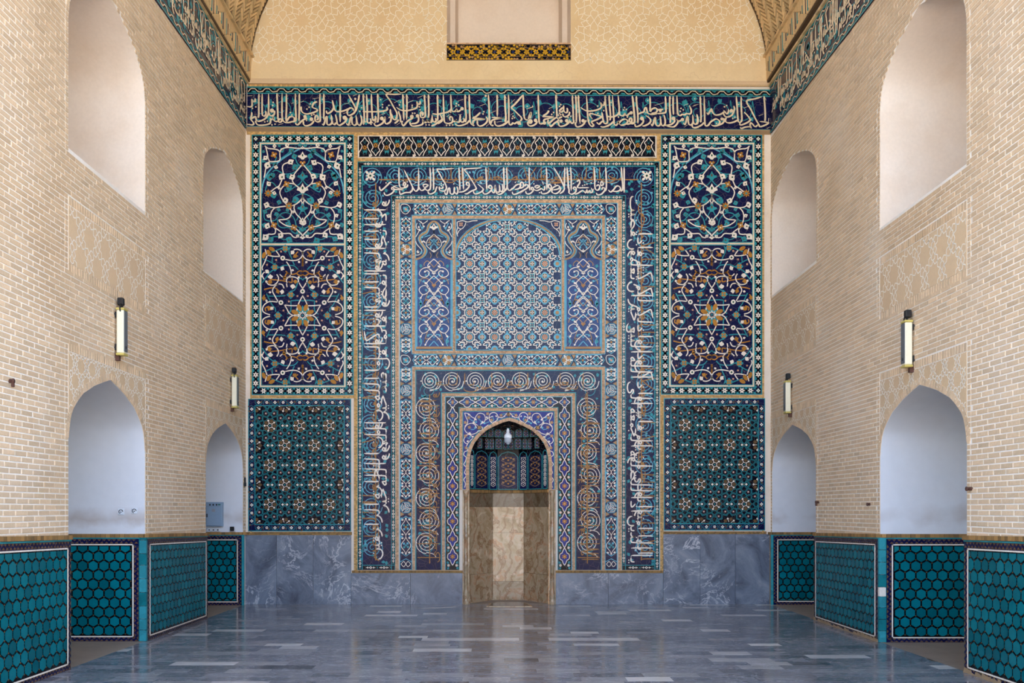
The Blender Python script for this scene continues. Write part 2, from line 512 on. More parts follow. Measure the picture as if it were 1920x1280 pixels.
# --- girih (ten-fold star) line work -------------------------------------------------
def girih_lines(x0, y0, x1, y1, a, cx, cy):
    """star-pattern line segments on the decagon and bow-tie tiling"""
    Rr = a / math.cos(PI / 10); segs = []; cents = []
    v1 = (2 * a * math.cos(math.radians(54)), 2 * a * math.sin(math.radians(54)))
    v2 = (-v1[0], v1[1])
    N = int(max(x1 - x0, y1 - y0) / a) + 3
    def mids(P): return [((P[i][0] + P[(i + 1) % len(P)][0]) / 2, (P[i][1] + P[(i + 1) % len(P)][1]) / 2) for i in range(len(P))]
    def V(c, k): return (c[0] + Rr * math.cos(PI / 5 * k), c[1] + Rr * math.sin(PI / 5 * k))
    def rayx(m, e, m2, e2, th):
        d1 = (e[0] * math.cos(th) - e[1] * math.sin(th), e[0] * math.sin(th) + e[1] * math.cos(th))
        d2 = (e2[0] * math.cos(-th) - e2[1] * math.sin(-th), e2[0] * math.sin(-th) + e2[1] * math.cos(-th))
        det = d1[0] * d2[1] - d1[1] * d2[0]
        if abs(det) < 1e-6: return None
        k = ((m2[0] - m[0]) * d2[1] - (m2[1] - m[1]) * d2[0]) / det
        return (m[0] + d1[0] * k, m[1] + d1[1] * k)
    for i in range(-N, N + 1):
        for j in range(-N, N + 1):
            c = (cx + i * v1[0] + j * v2[0], cy + i * v1[1] + j * v2[1])
            if not (x0 - 3 * a < c[0] < x1 + 3 * a and y0 - 4 * a < c[1] < y1 + 3 * a): continue
            cents.append(c)
            P = [V(c, k) for k in range(10)]; M = mids(P)
            for k in range(10):
                k2 = (k + 1) % 10
                e = ((P[k2][0] - P[k][0]), (P[k2][1] - P[k][1])); l = math.hypot(*e); e = (e[0] / l, e[1] / l)
                g = ((P[(k2 + 1) % 10][0] - P[k2][0]) / l, (P[(k2 + 1) % 10][1] - P[k2][1]) / l)
                X = rayx(M[k], e, M[k2], (-g[0], -g[1]), math.radians(54))
                if X: segs.append([M[k], X, M[k2]])
            c1 = (c[0] + v1[0], c[1] + v1[1]); c2 = (c[0] + v2[0], c[1] + v2[1]); c3 = (c[0] + v1[0] + v2[0], c[1] + v1[1] + v2[1])
            B = [V(c, 2), V(c, 3), V(c2, 0), V(c3, 7), V(c3, 8), V(c1, 5)]; M = mids(B)
            segs += [[M[1], M[4]], [M[2], M[5]]]
            for k, k2 in ((0, 1), (5, 0), (2, 3), (3, 4)):
                q = B[k2]; mx = ((M[k][0] + M[k2][0]) / 2, (M[k][1] + M[k2][1]) / 2)
                segs.append([M[k], (mx[0] * .55 + q[0] * .45, mx[1] * .55 + q[1] * .45), M[k2]])
    return segs, cents

# --- side walls ----------------------------------------------------------------------
ZONES = {'left': [], 'right': []}
for sd in ('left', 'right'):
    A, B = OPEN[sd][0], OPEN[sd][1]
    up = -.1 if sd == 'right' else 0
    ZONES[sd] = [(A.y0 - .02, A.y1 + .02, 3.72 + up, 4.42 + up, .151), (A.y0 - .02, A.y1 + .02, 2.12, 3.06 + up * .3, .1),
                 (B.y0 - .02, B.y1 + .02, 3.72, 4.4, .151), (B.y0 - .02, B.y1 + .02, 2.12, 3.0, .1)]
DADO_TOP = 1.14
def zrail(Y): return 1.14 + .265 * min(.55, -Y / D0)
SIDE_TOP = {'left': 7.515, 'right': 7.435}
def zfr(side, Y, f):
    k = -Y / D0
    if side == 'left': a, b = 7.515 - .3 * k, 8.222 + .05 * k
    else: a, b = 7.437 - .46 * k, 8.165 - .36 * k
    return a + (b - a) * f
for sd in ('left', 'right'):
    X, sg = WX[sd], SG[sd]
    ops = OPEN[sd]
    low = sorted([o for o in ops if o.sill == 0], key=lambda o: o.y0)
    outer = [(YEND, 0)]
    for o in low: outer += o.outline()
    outer += [(0, 0), (0, ZS + .02), (YEND, ZS + .02)]
    holes = [o.outline() for o in ops if o.sill > 0]
    W = structure('wall_' + sd, fill_mesh('wall_' + sd, outer, holes, lambda y, z: (X, y, z), 'mortar'))
    # niches and windows: plastered linings
    for o in ops:
        P = o.outline(); n = len(P); v = []; f = []; mi = []
        for y, z in P: v.append((X, y, z))
        for y, z in P: v.append((X - sg * o.depth, y, z))
        for i in range(n):
            j = (i + 1) % n; f.append((i, j, n + j, n + i)); mi.append(1 if i == n - 1 and o.sill == 0 else 0)
        v += v[n:2 * n]; f.append(tuple(range(2 * n, 3 * n))); mi.append(0)
        me = bpy.data.meshes.new('niche'); me.from_pydata(v, [], f)
        me.materials.append(MATS[o.mat]); me.materials.append(MATS['niche_floor'])
        me.polygons.foreach_set('material_index', mi); me.update()
        for q in me.polygons:
            if 1 <= q.index <= n - 3: q.use_smooth = True
        child('niche' if o.sill == 0 else 'window_recess', me, W)
    # bricks
    FR = side_panel(sd, 'x', 'x', 'x', 0, 0, root=W)
    conv = lambda Y, Z, h: (X + sg * h, Y, Z)
    stuffb = MB(conv); cand = []
    pit, bl, gap = .05, .187, .0125
    nrow = int((SIDE_TOP[sd] - DADO_TOP) / pit)
    for r in range(nrow):
        z0 = DADO_TOP + r * pit; z1 = z0 + pit - gap; zm = z0 + pit / 2
        iv = [(-8.6, -.03)]
        cuts = []
        for o in ops:
            sp = o.span(zm, .012)
            if sp: cuts.append(sp)
        for (a, b, c, d, _) in ZONES[sd]:
            if c <= zm <= d: cuts.append((a, b))
        for a, b in sorted(cuts):
            niv = []
            for p, q in iv:
                if b <= p or a >= q: niv.append((p, q)); continue
                if a > p + .02: niv.append((p, a))
                if b < q - .02: niv.append((b, q))
            iv = niv
        for p, q in iv:
            hd = 0
            y = p
            # header brick against each opening, then stretchers in broken bond
            ed = [(p, p + .05)] if p > -8 else []
            if q < -.5: ed.append((q - .05, q)); q2 = q - .05 - gap
            else: q2 = q
            y = p + (.05 + gap if p > -8 else 0)
            off = (r % 2) * .5 * bl + R.uniform(-.02, .02)
            k = math.floor((y + 20 - off) / bl)
            while True:
                a = -20 + off + k * bl; b = a + bl - gap; k += 1
                if a >= q2: break
                a = max(a, y); b = min(b, q2)
                if b - a > .02: ed.append((a, b))
            for a, b in ed:
                t = min(1, max(0, R.gauss(.5, .24)))
                cand.append((a, b, z0, z1, t))
    def vis(c):
        ym, zm = (c[0] + c[1]) / 2, (c[2] + c[3]) / 2
        return seen(X, ym, zm) and c[1] - c[0] > .1
    big = sorted([i for i, c in enumerate(cand) if vis(c)], key=lambda i: cand[i][0] + abs(cand[i][2] - 2.6) * .22)[:300]
    bigs = set(big)
    for i, (a, b, z0, z1, t) in enumerate(cand):
        hh = R.uniform(.004, .0065)
        if i in bigs:
            child('brick', BRICK, W, (X, (a + b) / 2, (z0 + z1) / 2), (t, t, t, 1), (b - a, hh, z1 - z0), (0, 0, PI / 2 * sg))
        else:
            stuffb.tint = t
            stuffb.rect(a, z0, b, z1, 'brick_attr', hh, hh)
    # soldier courses above the spandrels, under and over the star fields
    for (a, b, c, d, gs) in ZONES[sd]:
        zs_ = [d - .085] if gs < .15 else [c, d - .075]
        y = a + .02
        while y < b - .04:
            for z in zs_:
                stuffb.tint = R.random(); stuffb.rect(y, z, y + .04, z + .075, 'brick_attr', .006, .006)
            y += .052
    child('brickwork', stuffb.mesh('brickwork'), W, stuff=True)
    gp = MB(conv); gm = MB(conv)
    for (a, b, c, d, gs) in ZONES[sd]:
        o = [o for o in ops if o.sill == 0 and abs(o.y0 - .02 - a) < .001][0]
        lo, hi = (c + .08, d - .085) if gs > .15 else (c, d - .095)
        seg, _ = girih_lines(a, lo, b, hi, gs, (a + b) / 2 + .05, lo + .1)
        gp.clip = (a + .03, lo, b - .03, hi)
        gm.clip = None
        if gs > .15: gm.rect(a + .02, lo, b - .02, hi, 'girih_plaster', .0035, .0035)
        else:
            ym, hw = (o.y0 + o.y1) / 2, (o.y1 - o.y0) / 2
            U = [0, .02, .05, .1, .2, .33, .6, .8, 1]
            for u, w in zip(U, U[1:]):
                for s_ in (1, -1):
                    ya, yb = ym - s_ * hw * (1 - u), ym - s_ * hw * (1 - w)
                    za, zb = o.zs + (o.za - o.zs) * arch_half(u) + .004, o.zs + (o.za - o.zs) * arch_half(w) + .004
                    gm.poly([(ya, za), (yb, zb), (yb, hi), (ya, hi)], 'girih_plaster', .0035, .0035)
        for sgm in seg:
            mx = sum(p[0] for p in sgm) / len(sgm); mz = sum(p[1] for p in sgm) / len(sgm)
            if not (a - .1 < mx < b + .1 and lo - .1 < mz < hi + .1): continue
            sp = o.span(mz, .03) if gs < .15 else None
            if sp and sp[0] < mx < sp[1]: continue
            gp.ribbon(sgm, .011, 'white_line', .0055, th=.002, sm=2)
        if gs < .15:      # thin ring of voussoirs round the arch
            ol = o.outline()[2:-2]
            for p, q in zip(ol, ol[1:]):
                L = math.hypot(q[0] - p[0], q[1] - p[1]); n = max(1, round(L / .055))
                nx, nz = -(q[1] - p[1]) / L, (q[0] - p[0]) / L
                if nz < 0 and abs(nz) > .2: nx, nz = -nx, -nz
                for k in range(n):
                    A = (p[0] + (q[0] - p[0]) * (k + .1) / n, p[1] + (q[1] - p[1]) * (k + .1) / n)
                    Bq = (p[0] + (q[0] - p[0]) * (k + .9) / n, p[1] + (q[1] - p[1]) * (k + .9) / n)
                    gm.tint = R.random()
                    gm.poly([(A[0] + nx * .006, A[1] + nz * .006), (Bq[0] + nx * .006, Bq[1] + nz * .006), (Bq[0] + nx * .07, Bq[1] + nz * .07), (A[0] + nx * .07, A[1] + nz * .07)], 'brick_attr', .006, .006)
    child('star_field', gm.mesh('star_field'), W, stuff=True)
    child('star_line', gp.mesh('star_line'), W, stuff=True)
    # rail of brown brick on top of the tiled dado
    rail = MB(lambda Y, Z, h: (X + sg * h, Y, Z))
    cut = sorted([(o.y0, o.y1) for o in low])
    runs = [(-8.6, cut[0][0]), (cut[0][1], cut[1][0]), (cut[1][1], 0)]
    for a, b in runs:
        y = a
        while y < b - .01:
            e = min(b, y + .052); rail.tint = R.random(); hh = .045 + R.uniform(0, .004)
            rail.rect(y, zrail(y) - .04, e - .004, zrail(y), 'brown_strip', hh, hh); y = e
    child('brick_rail', rail.mesh('brick_rail'), W, stuff=True)
    for o in low:
        rl = MB(lambda x, z, h: (x, o.y1 - h, z))
        x = 0
        while x < o.depth:
            rl.tint = R.random(); hh = .04 + R.uniform(0, .004)
            xa, xb = X - sg * x, X - sg * (x + .05); x += .054
            rl.rect(min(xa, xb), zrail(o.y1) - .04, max(xa, xb), zrail(o.y1), 'brown_strip', hh, hh)
        child('brick_rail', rl.mesh('brick_rail'), W, stuff=True)

# --- floor ---------------------------------------------------------------------------
me = bpy.data.meshes.new('floor')
me.from_pydata([(XL - 2.2, YEND, -.012), (XR + 2.2, YEND, -.012), (XR + 2.2, 1.2, -.012), (XL - 2.2, 1.2, -.012)], [], [(0, 1, 2, 3)])
me.materials.append(MATS['niche_floor']); me.update()
FLOOR = structure('floor', me)
FT = bpy.data.meshes.new('floor_tile')
FT.from_pydata([(-.5, -.5, -1), (.5, -.5, -1), (.5, .5, -1), (-.5, .5, -1), (-.5, -.5, 0), (.5, -.5, 0), (.5, .5, 0), (-.5, .5, 0)], [],
               [(4, 5, 6, 7), (0, 1, 5, 4), (1, 2, 6, 5), (2, 3, 7, 6), (3, 0, 4, 7)])
FT.materials.append(MATS['floor_obj']); FT.update()
st = MB(lambda x, y, h: (x, y, h)); row = 0; cnt = 0
cands = []
y = -.01
while y > YEND:
    wd = R.choice((.17, .2, .2, .22)); y2 = max(YEND, y - wd)
    x = XL - R.uniform(0, .4)
    while x < XR:
        ln = R.choice((.34, .4, .4, .42, .5, .62)); e = x + ln
        a, b = max(x, XL), min(e, XR)
        if b - a > .04:
            t = R.random()
            t = min(.88, max(0, R.gauss(.5, .2))) if t > .055 else R.uniform(.9, 1)
            cands.append((a, b, y2, y, t))
        x = e
    y = y2
vis = [i for i, c in enumerate(cands) if seen((c[0] + c[1]) / 2, (c[2] + c[3]) / 2, 0, 30)]
vis = set(sorted(vis, key=lambda i: cands[i][2])[:300])
for i, (a, b, y0, y1, t) in enumerate(cands):
    g = .0016
    if i in vis:
        o = child('floor_tile', FT, FLOOR, ((a + b) / 2, (y0 + y1) / 2, R.uniform(-.0004, .0004)), (t, t, t, 1), (b - a - g, y1 - y0 - g, .012), (R.uniform(-.0008, .0008), R.uniform(-.0006, .0006), 0))
    else:
        st.tint = t; st.rect(a + g / 2, y0 + g / 2, b - g / 2, y1 - g / 2, 'floor_attr', 0, .01)
child('paving', st.mesh('paving'), FLOOR, stuff=True)

# --- vault ---------------------------------------------------------------------------
RV = 2.54; XV = 4.09
def vault_pt(s):
    """half profile: s metres along the curve from the frieze -> (inset from wall, Z)"""
    arc = RV * math.radians(60)
    if s < .14: return (0, ZS - .14 + s + 0)
    s -= .14
    if s < arc:
        a = s / RV; return (RV * (1 - math.cos(a)), ZS + RV * math.sin(a))
    k = s - arc; a = math.radians(60)
    return (RV * (1 - math.cos(a)) + k * math.sin(a), ZS + RV * math.sin(a) + k * math.cos(a))
SMAX = .14 + RV * math.radians(60) + (XV - RV * .5) / math.sin(math.radians(60))
NP = 22
prof = [(-XV + vault_pt(SMAX * i / NP)[0], vault_pt(SMAX * i / NP)[1]) for i in range(NP + 1)]
prof = [(-4.4, prof[0][1])] + prof
prof = prof + [(-x, z) for x, z in reversed(prof[:-1])]
NP += 1
v = []; f = []
for x, z in prof: v += [(x, YEND, z), (x, .05, z)]
for i in range(len(prof) - 1): f.append((2 * i, 2 * i + 1, 2 * i + 3, 2 * i + 2))
me = bpy.data.meshes.new('ceiling'); me.from_pydata(v, [], f); me.materials.append(MATS['vault_joint']); me.update()
CEIL = structure('ceiling', me)
hb = MB(lambda x, y, h: (x, y, h))
def vault3(side, s, y, h):
    i, z = vault_pt(s); i2, z2 = vault_pt(s + .02)
    tx, tz = (i2 - i) / .02, (z2 - z) / .02
    x = -XV + i + tz * h; z = z - tx * h
    return (x if side == 'left' else -x, y, z)
VB = bpy.data.meshes.new
LAID = []
def lay(side, pts, mat, h, t): LAID.append((side, pts, mat, h, t))
def put_brick(hb, side, pts, mat, h, t):
    b = len(hb.v); hb.tint = t; mi = hb.m(mat)
    for s_, y in pts: hb.v.append(vault3(side, s_, y, h))
    for s_, y in pts: hb.v.append(vault3(side, s_, y, 0))
    hb.face([b, b + 1, b + 2, b + 3], mi)
    for i in range(4):
        j = (i + 1) % 4; hb.face([b + i, b + j, b + 4 + j, b + 4 + i], mi)
for side in ('left', 'right'):
    s0 = .42
    # herring-bone field
    w, n = .05, 4
    c45 = math.sqrt(.5); g = .0115
    for i in range(-130, 130):
        for j in range(-19, 20):
            for k in (0, 1):
                if k == 0: rc = (i + 2 * n * j, i, i + 2 * n * j + n, i + 1)
                else: rc = (i, i - 2 * n + 1 + 2 * n * j, i + 1, i - n + 1 + 2 * n * j)
                cs = [(rc[0] * w + g, rc[1] * w + g), (rc[2] * w - g, rc[1] * w + g), (rc[2] * w - g, rc[3] * w - g), (rc[0] * w + g, rc[3] * w - g)]
                pts = [(1.2 + (a + b) * c45, -1.8 + (a - b) * c45) for a, b in cs]
                ms = sum(a for a, b in pts) / 4; my = sum(b for a, b in pts) / 4
                if not (s0 + .05 < ms < 3.2 and -4.2 < my < -.08): continue
                pts = [(max(a, s0 + .04), min(b, -.01)) for a, b in pts]
                u, v_ = (ms - s0 - .5) / .55, (my + .5) / .55
                blue = abs(u - round(u)) + abs(v_ - round(v_)) < .22 and k == 0
                lay(side, pts, ('navy', 'turquoise', 'vault_brick')[(i + j) % 3] if blue else 'vault_brick', .03, R.random())
    # lower band: plain courses with lozenges of upright blue and buff slips
    y = -.02
    nb = 0
    while y > -5:
        m = nb % 15
        hgt = .155 - abs(m - 7) * .02
        if hgt > 0.01 and m < 15:
            lay(side, [(.21 - hgt, y), (.21 + hgt, y), (.21 + hgt, y - .02), (.21 - hgt, y - .02)], ('navy', 'vault_brick', 'turquoise')[nb % 3] if nb % 2 else 'vault_brick', .016, R.random())
            for q0, q1 in ((.04, .2 - hgt), (.22 + hgt, .4)):
                if q1 - q0 > .02: lay(side, [(q0, y), (q1, y), (q1, y - .034), (q0, y - .034)], 'vault_brick', .012, R.uniform(.5, .8))
        else: lay(side, [(.04, y), (.4, y), (.4, y - .034), (.04, y - .034)], 'vault_brick', .012, R.uniform(.5, .8))
        y -= .036; nb += 1
    for s_ in (.4,):
        y = 0
        while y > -5:
            lay(side, [(s_, y), (s_ + .035, y), (s_ + .035, y - .1), (s_, y - .1)], 'vault_brick', .05, R.random()); y -= .104
def in_view(k):
    side, pts = LAID[k][:2]
    q = [proj(*vault3(side, a, b, 0)) for a, b in pts]
    if any(not (0 <= x <= 1920 and 0 <= y <= 1280) for x, y in q): return 0
    return abs(sum(q[i][0] * q[(i + 1) % 4][1] - q[(i + 1) % 4][0] * q[i][1] for i in range(4)))
area = sorted(((in_view(k), k) for k in range(len(LAID))), reverse=True)[:300]
tops = {k for a, k in area if a > 0}
for k, (side, pts, mat, h, t) in enumerate(LAID):
    if k in tops:
        m_ = MB(lambda x, y, h: (x, y, h)); put_brick(m_, side, pts, mat, h, t); child('brick', m_.mesh('brick'), CEIL)
    else: put_brick(hb, side, pts, mat, h, t)
child('vault_brickwork', hb.mesh('vault_brickwork'), CEIL, stuff=True)

# --- back wall -----------------------------------------------------------------------
NX0, NX1, NSP, NAP = 880., 1029., 872., 789.     # prayer niche opening in photograph pixels
def niche_arch(grow=0, n=10):
    """outline of the prayer-niche arch, left springing over the apex to the right one"""
    pr = [(0, 0), (.02, .2), (.06, .36), (.13, .5), (.25, .64), (.42, .78), (.65, .89), (.85, .965), (1, 1)]
    xm = (NX0 + NX1) / 2; hw = (NX1 - NX0) / 2 + grow; top = NSP - NAP + grow
    L = [(xm - hw + hw * u, NSP - top * v) for u, v in pr]
    return L + [(2 * xm - x, y) for x, y in reversed(L[:-1])]
WINL, WINR, WINB = 838., 1070., 82.
outer = [(bx(455), 0), (bx(NX0), 0), (bx(NX0), bz(NSP))] + [(bx(x), bz(y)) for x, y in niche_arch()[1:-1]] + [(bx(NX1), bz(NSP)), (bx(NX1), 0), (bx(1452), 0), (bx(1452), ZS - .1)]
outer += [(x, z) for x, z in reversed(prof)] + [(bx(455), ZS - .1)]
wz1 = 11.3
hole = [(bx(WINL), bz(WINB)), (bx(WINL), wz1), (bx(WINR), wz1), (bx(WINR), bz(WINB))]
WB = structure('wall_back', fill_mesh('wall_back', outer, [hole], lambda x, z: (x, 0, z), 'pale_strip'))
BW = Panel('x', 'x', 'x', CX, FY, (0, 0, 0), root=WB)
# tympanum: plaster sheet with raised star lines
tp = MB(BW.conv)
P = [(x * S + CX, FY - z * S) for x, z in prof if z > ZS]
pl = [(468, 158)] + P + [(1440, 163)]
me = fill_mesh('tympanum', [(bx(a), bz(b)) for a, b in pl], [hole], lambda x, z: (x, -.02, z), 'tympanum_plaster')
child('tympanum', me, WB)
seg, ce = girih_lines(470, -60, 1440, 118, 31, 640, 40)
for c in ce:
    for k in range(10):      # inner ten-point star of every rosette
        a0, a1 = k * PI / 5, (k + 3) * PI / 5
        seg.append([(c[0] + 12 * math.cos(a0 + PI / 10), c[1] + 12 * math.sin(a0 + PI / 10)), (c[0] + 20 * math.cos(a0), c[1] + 20 * math.sin(a0)), (c[0] + 12 * math.cos(a0 - PI / 10), c[1] + 12 * math.sin(a0 - PI / 10))])
        seg.append([(c[0] + 20 * math.cos(a0), c[1] + 20 * math.sin(a0)), (c[0] + 26 * math.cos(a0), c[1] + 26 * math.sin(a0))])
def in_tym(x, y):
    if y > 118 or y < -70: return False
    if 834 < x < 1074 and y < 118: return False
    z = bz(y)
    for (xa, za), (xb, zb) in zip(prof[:NP], prof[1:NP + 1]):
        if za <= z <= zb: lim = xa + (xb - xa) * (z - za) / (zb - za); return abs(bx(x)) < -lim - .03
    return abs(bx(x)) < 4
for sg_ in seg:
    J = [(p[0] + R.uniform(-1.2, 1.2), p[1] + R.uniform(-1.2, 1.2)) for p in sg_]
    if sum(in_tym(*p) for p in J) * 2 >= len(J): tp.ribbon(J, 1.0, 'white_line', .0235, sm=3, th=.003)
seg, _ = girih_lines(470, 118, 1440, 158, 21, 640, 130)
for sg_ in seg:
    if R.random() < .3 and all(472 < p[0] < 1436 and 118 < p[1] < 157 for p in sg_):
        tp.ribbon(sg_, .5, 'girih_plaster', .0225, th=.002, sm=3)
BW.add('star_line', tp, stuff=True)
# upper window recess with its plastered jambs
wr = bpy.data.meshes.new('window_recess')
x0, x1, z0, z1, dp = bx(WINL), bx(WINR), bz(WINB), wz1, .62
v = []; f = []
secs = [(0, 0), (.2, .04), (.25, .12), (dp, .15)]
for yy, ins in secs: v += [(x0 + ins, yy, z0), (x1 - ins, yy, z0), (x1 - ins, yy, z1), (x0 + ins, yy, z1)]
for k in range(len(secs) - 1):
    for i in range(4):
        j = (i + 1) % 4; f.append((4 * k + i, 4 * k + j, 4 * k + 4 + j, 4 * k + 4 + i))
k = 4 * (len(secs) - 1); f.append((k, k + 1, k + 2, k + 3))
wr.from_pydata(v, [], f); wr.materials.append(MATS['window_plaster']); wr.update()
child('window_recess', wr, WB)
gr = MB(BW.conv)
for a, b in ((WINL + .5, WINL + 3.5), (WINR - 3.5, WINR - .5)):
    gr.poly([(a, 5), (b, 12), (b, 82), (a, 82)], 'dark_joint', -.01, .01)

# courses of thin yellow brick that frame the tile panels
eb = MB(BW.conv)
def course(x0, y0, x1, y1, mat='edge_brick', h=.012, step=None):
    """strip of small bricks, laid along its longer side"""
    if x1 - x0 >= y1 - y0:
        w = step or max(2.2, (y1 - y0) * .5); rows = 2 if y1 - y0 > 4.6 else 1; rh = (y1 - y0) / rows
        for r in range(rows):
            x = x0 + (r % 2) * w * .5 - w * .5
            while x < x1:
                a, b = max(x, x0), min(x + w * 1.5, x1)
                if b - a > .4:
                    eb.tint = R.random(); hh = h + R.uniform(0, .0015)
                    eb.rect(a + .15, y0 + r * rh + .2, b - .15, y0 + (r + 1) * rh - .2, mat, hh, .005)
                x += w * 1.5
    else:
        w = step or 2.6; cols = 2 if x1 - x0 > 4.6 else 1; cw = (x1 - x0) / cols
        for c in range(cols):
            y = y0 - (c % 2) * w * .5
            while y < y1:
                a, b = max(y, y0), min(y + w, y1)
                if b - a > .4:
                    eb.tint = R.random(); hh = h + R.uniform(0, .0015)
                    eb.rect(x0 + c * cw + .15, a + .2, x0 + (c + 1) * cw - .15, b - .2, mat, hh, .005)
                y += w
    eb.rect(x0, y0, x1, y1, 'dark_joint', h - .003, .006)
course(466, 158.5, 1442, 163)
course(463, 247, 1445, 252.5)
for a, b in ((469.5, 472.3), (1428.8, 1432.5)): course(a, 252.5, b, 1000)
course(663.8, 252.5, 670.8, 1070); course(1231.5, 252.5, 1239.0, 742); course(1237.8, 742, 1244, 1070)
course(671, 296.5, 1231, 303)
course(670.8, 252.5, 1231, 254.8)
course(472.3, 741.2, 663.8, 746.4); course(1239, 740.5, 1430, 745.5)
course(465.5, 997, 660, 1002.5, 'brown_strip'); course(1243, 996, 1437, 1001, 'brown_strip')
course(660, 1069, 869, 1073.5, 'brown_strip'); course(1040, 1069, 1244, 1073.5, 'brown_strip')
def ring(x0, y0, x1, y1, w, bottom=None, mat='edge_pale'):
    """three sided frame of small bricks, open at the bottom unless given"""
    course(x0, y0, x1, y0 + w, mat); yb = bottom or y1
    course(x0, y0 + w, x0 + w, yb, mat); course(x1 - w, y0 + w, x1, yb, mat)
M2 = 953.5
def msym(x): return 2 * M2 - x
ring(741, 374, msym(741), 1068, 6.5)
ring(772.8, 405, msym(772.8), 1068, 5.2, bottom=663)
course(772.8, 657.8, msym(772.8), 663, 'edge_pale')
course(849, 410, 854, 658, 'edge_pale'); course(msym(854), 410, msym(849), 658, 'edge_pale')
ring(772.8, 687.8, msym(772.8), 1068, 5.2)
ring(829, 737.5, msym(829), 1068, 5.5)
ring(861.5, 764.5, msym(861.5), 918, 5.5)
# arch rim of the prayer niche
rim_o, rim_i = niche_arch(6.2), niche_arch(0.3)
for (a, b), (c, d) in zip(zip(rim_o, rim_o[1:]), zip(rim_i, rim_i[1:])):
    L = math.hypot(b[0] - a[0], b[1] - a[1]); n = max(1, round(L / 2.6))
    for k in range(n):
        e = .06 if n < 3 else .05 * 2
        f0, f1 = (k + .07) / n, (k + .93) / n
        q = lambda u, v, f_: (u[0] + (v[0] - u[0]) * f_, u[1] + (v[1] - u[1]) * f_)
        eb.tint = R.random(); eb.poly([q(a, b, f0), q(a, b, f1), q(c, d, f1), q(c, d, f0)], 'edge_pale', .03, .03)
for xa, xb in ((NX0 - 6.2, NX0 - .3), (NX1 + .3, NX1 + 6.2)):
    y = NSP
    while y < 917:
        eb.tint = R.random(); eb.rect(xa, y + .2, xb, y + 2.3, 'edge_pale', .03, .03); y += 2.6
BW.add('edge_brick', eb, stuff=True)
# sloping stone ledge under the frieze, moulding over it
lg = bpy.data.meshes.new('ledge')
v = []; f = []
for xx, dy in ((463, 0), (1445, 6)):
    for y, h in ((240 + dy, .055), (242 + dy, .055), (247.5 + dy * .8, .012), (247.5 + dy * .8, 0), (240 + dy, 0)): v.append((bx(xx), -h, bz(y)))
for i in range(5): f.append((i, (i + 1) % 5, 5 + (i + 1) % 5, 5 + i))
lg.from_pydata(v, [], f); lg.materials.append(MATS['ledge_stone']); lg.update()
child('ledge', lg, WB)
lg = bpy.data.meshes.new('moulding'); v = []; f = []
for xx, dy in ((466, 0), (1442, 5)):
    for y, h in ((148 + dy, .02), (157 + dy, .045), (158.5 + dy * .6, .045), (158.5 + dy * .6, 0)): v.append((bx(xx), -h, bz(y)))
for i in range(4): f.append((i, (i + 1) % 4, 4 + (i + 1) % 4, 4 + i))
lg.from_pydata(v, [], f); lg.materials.append(MATS['girih_plaster']); lg.update()
child('moulding', lg, WB)
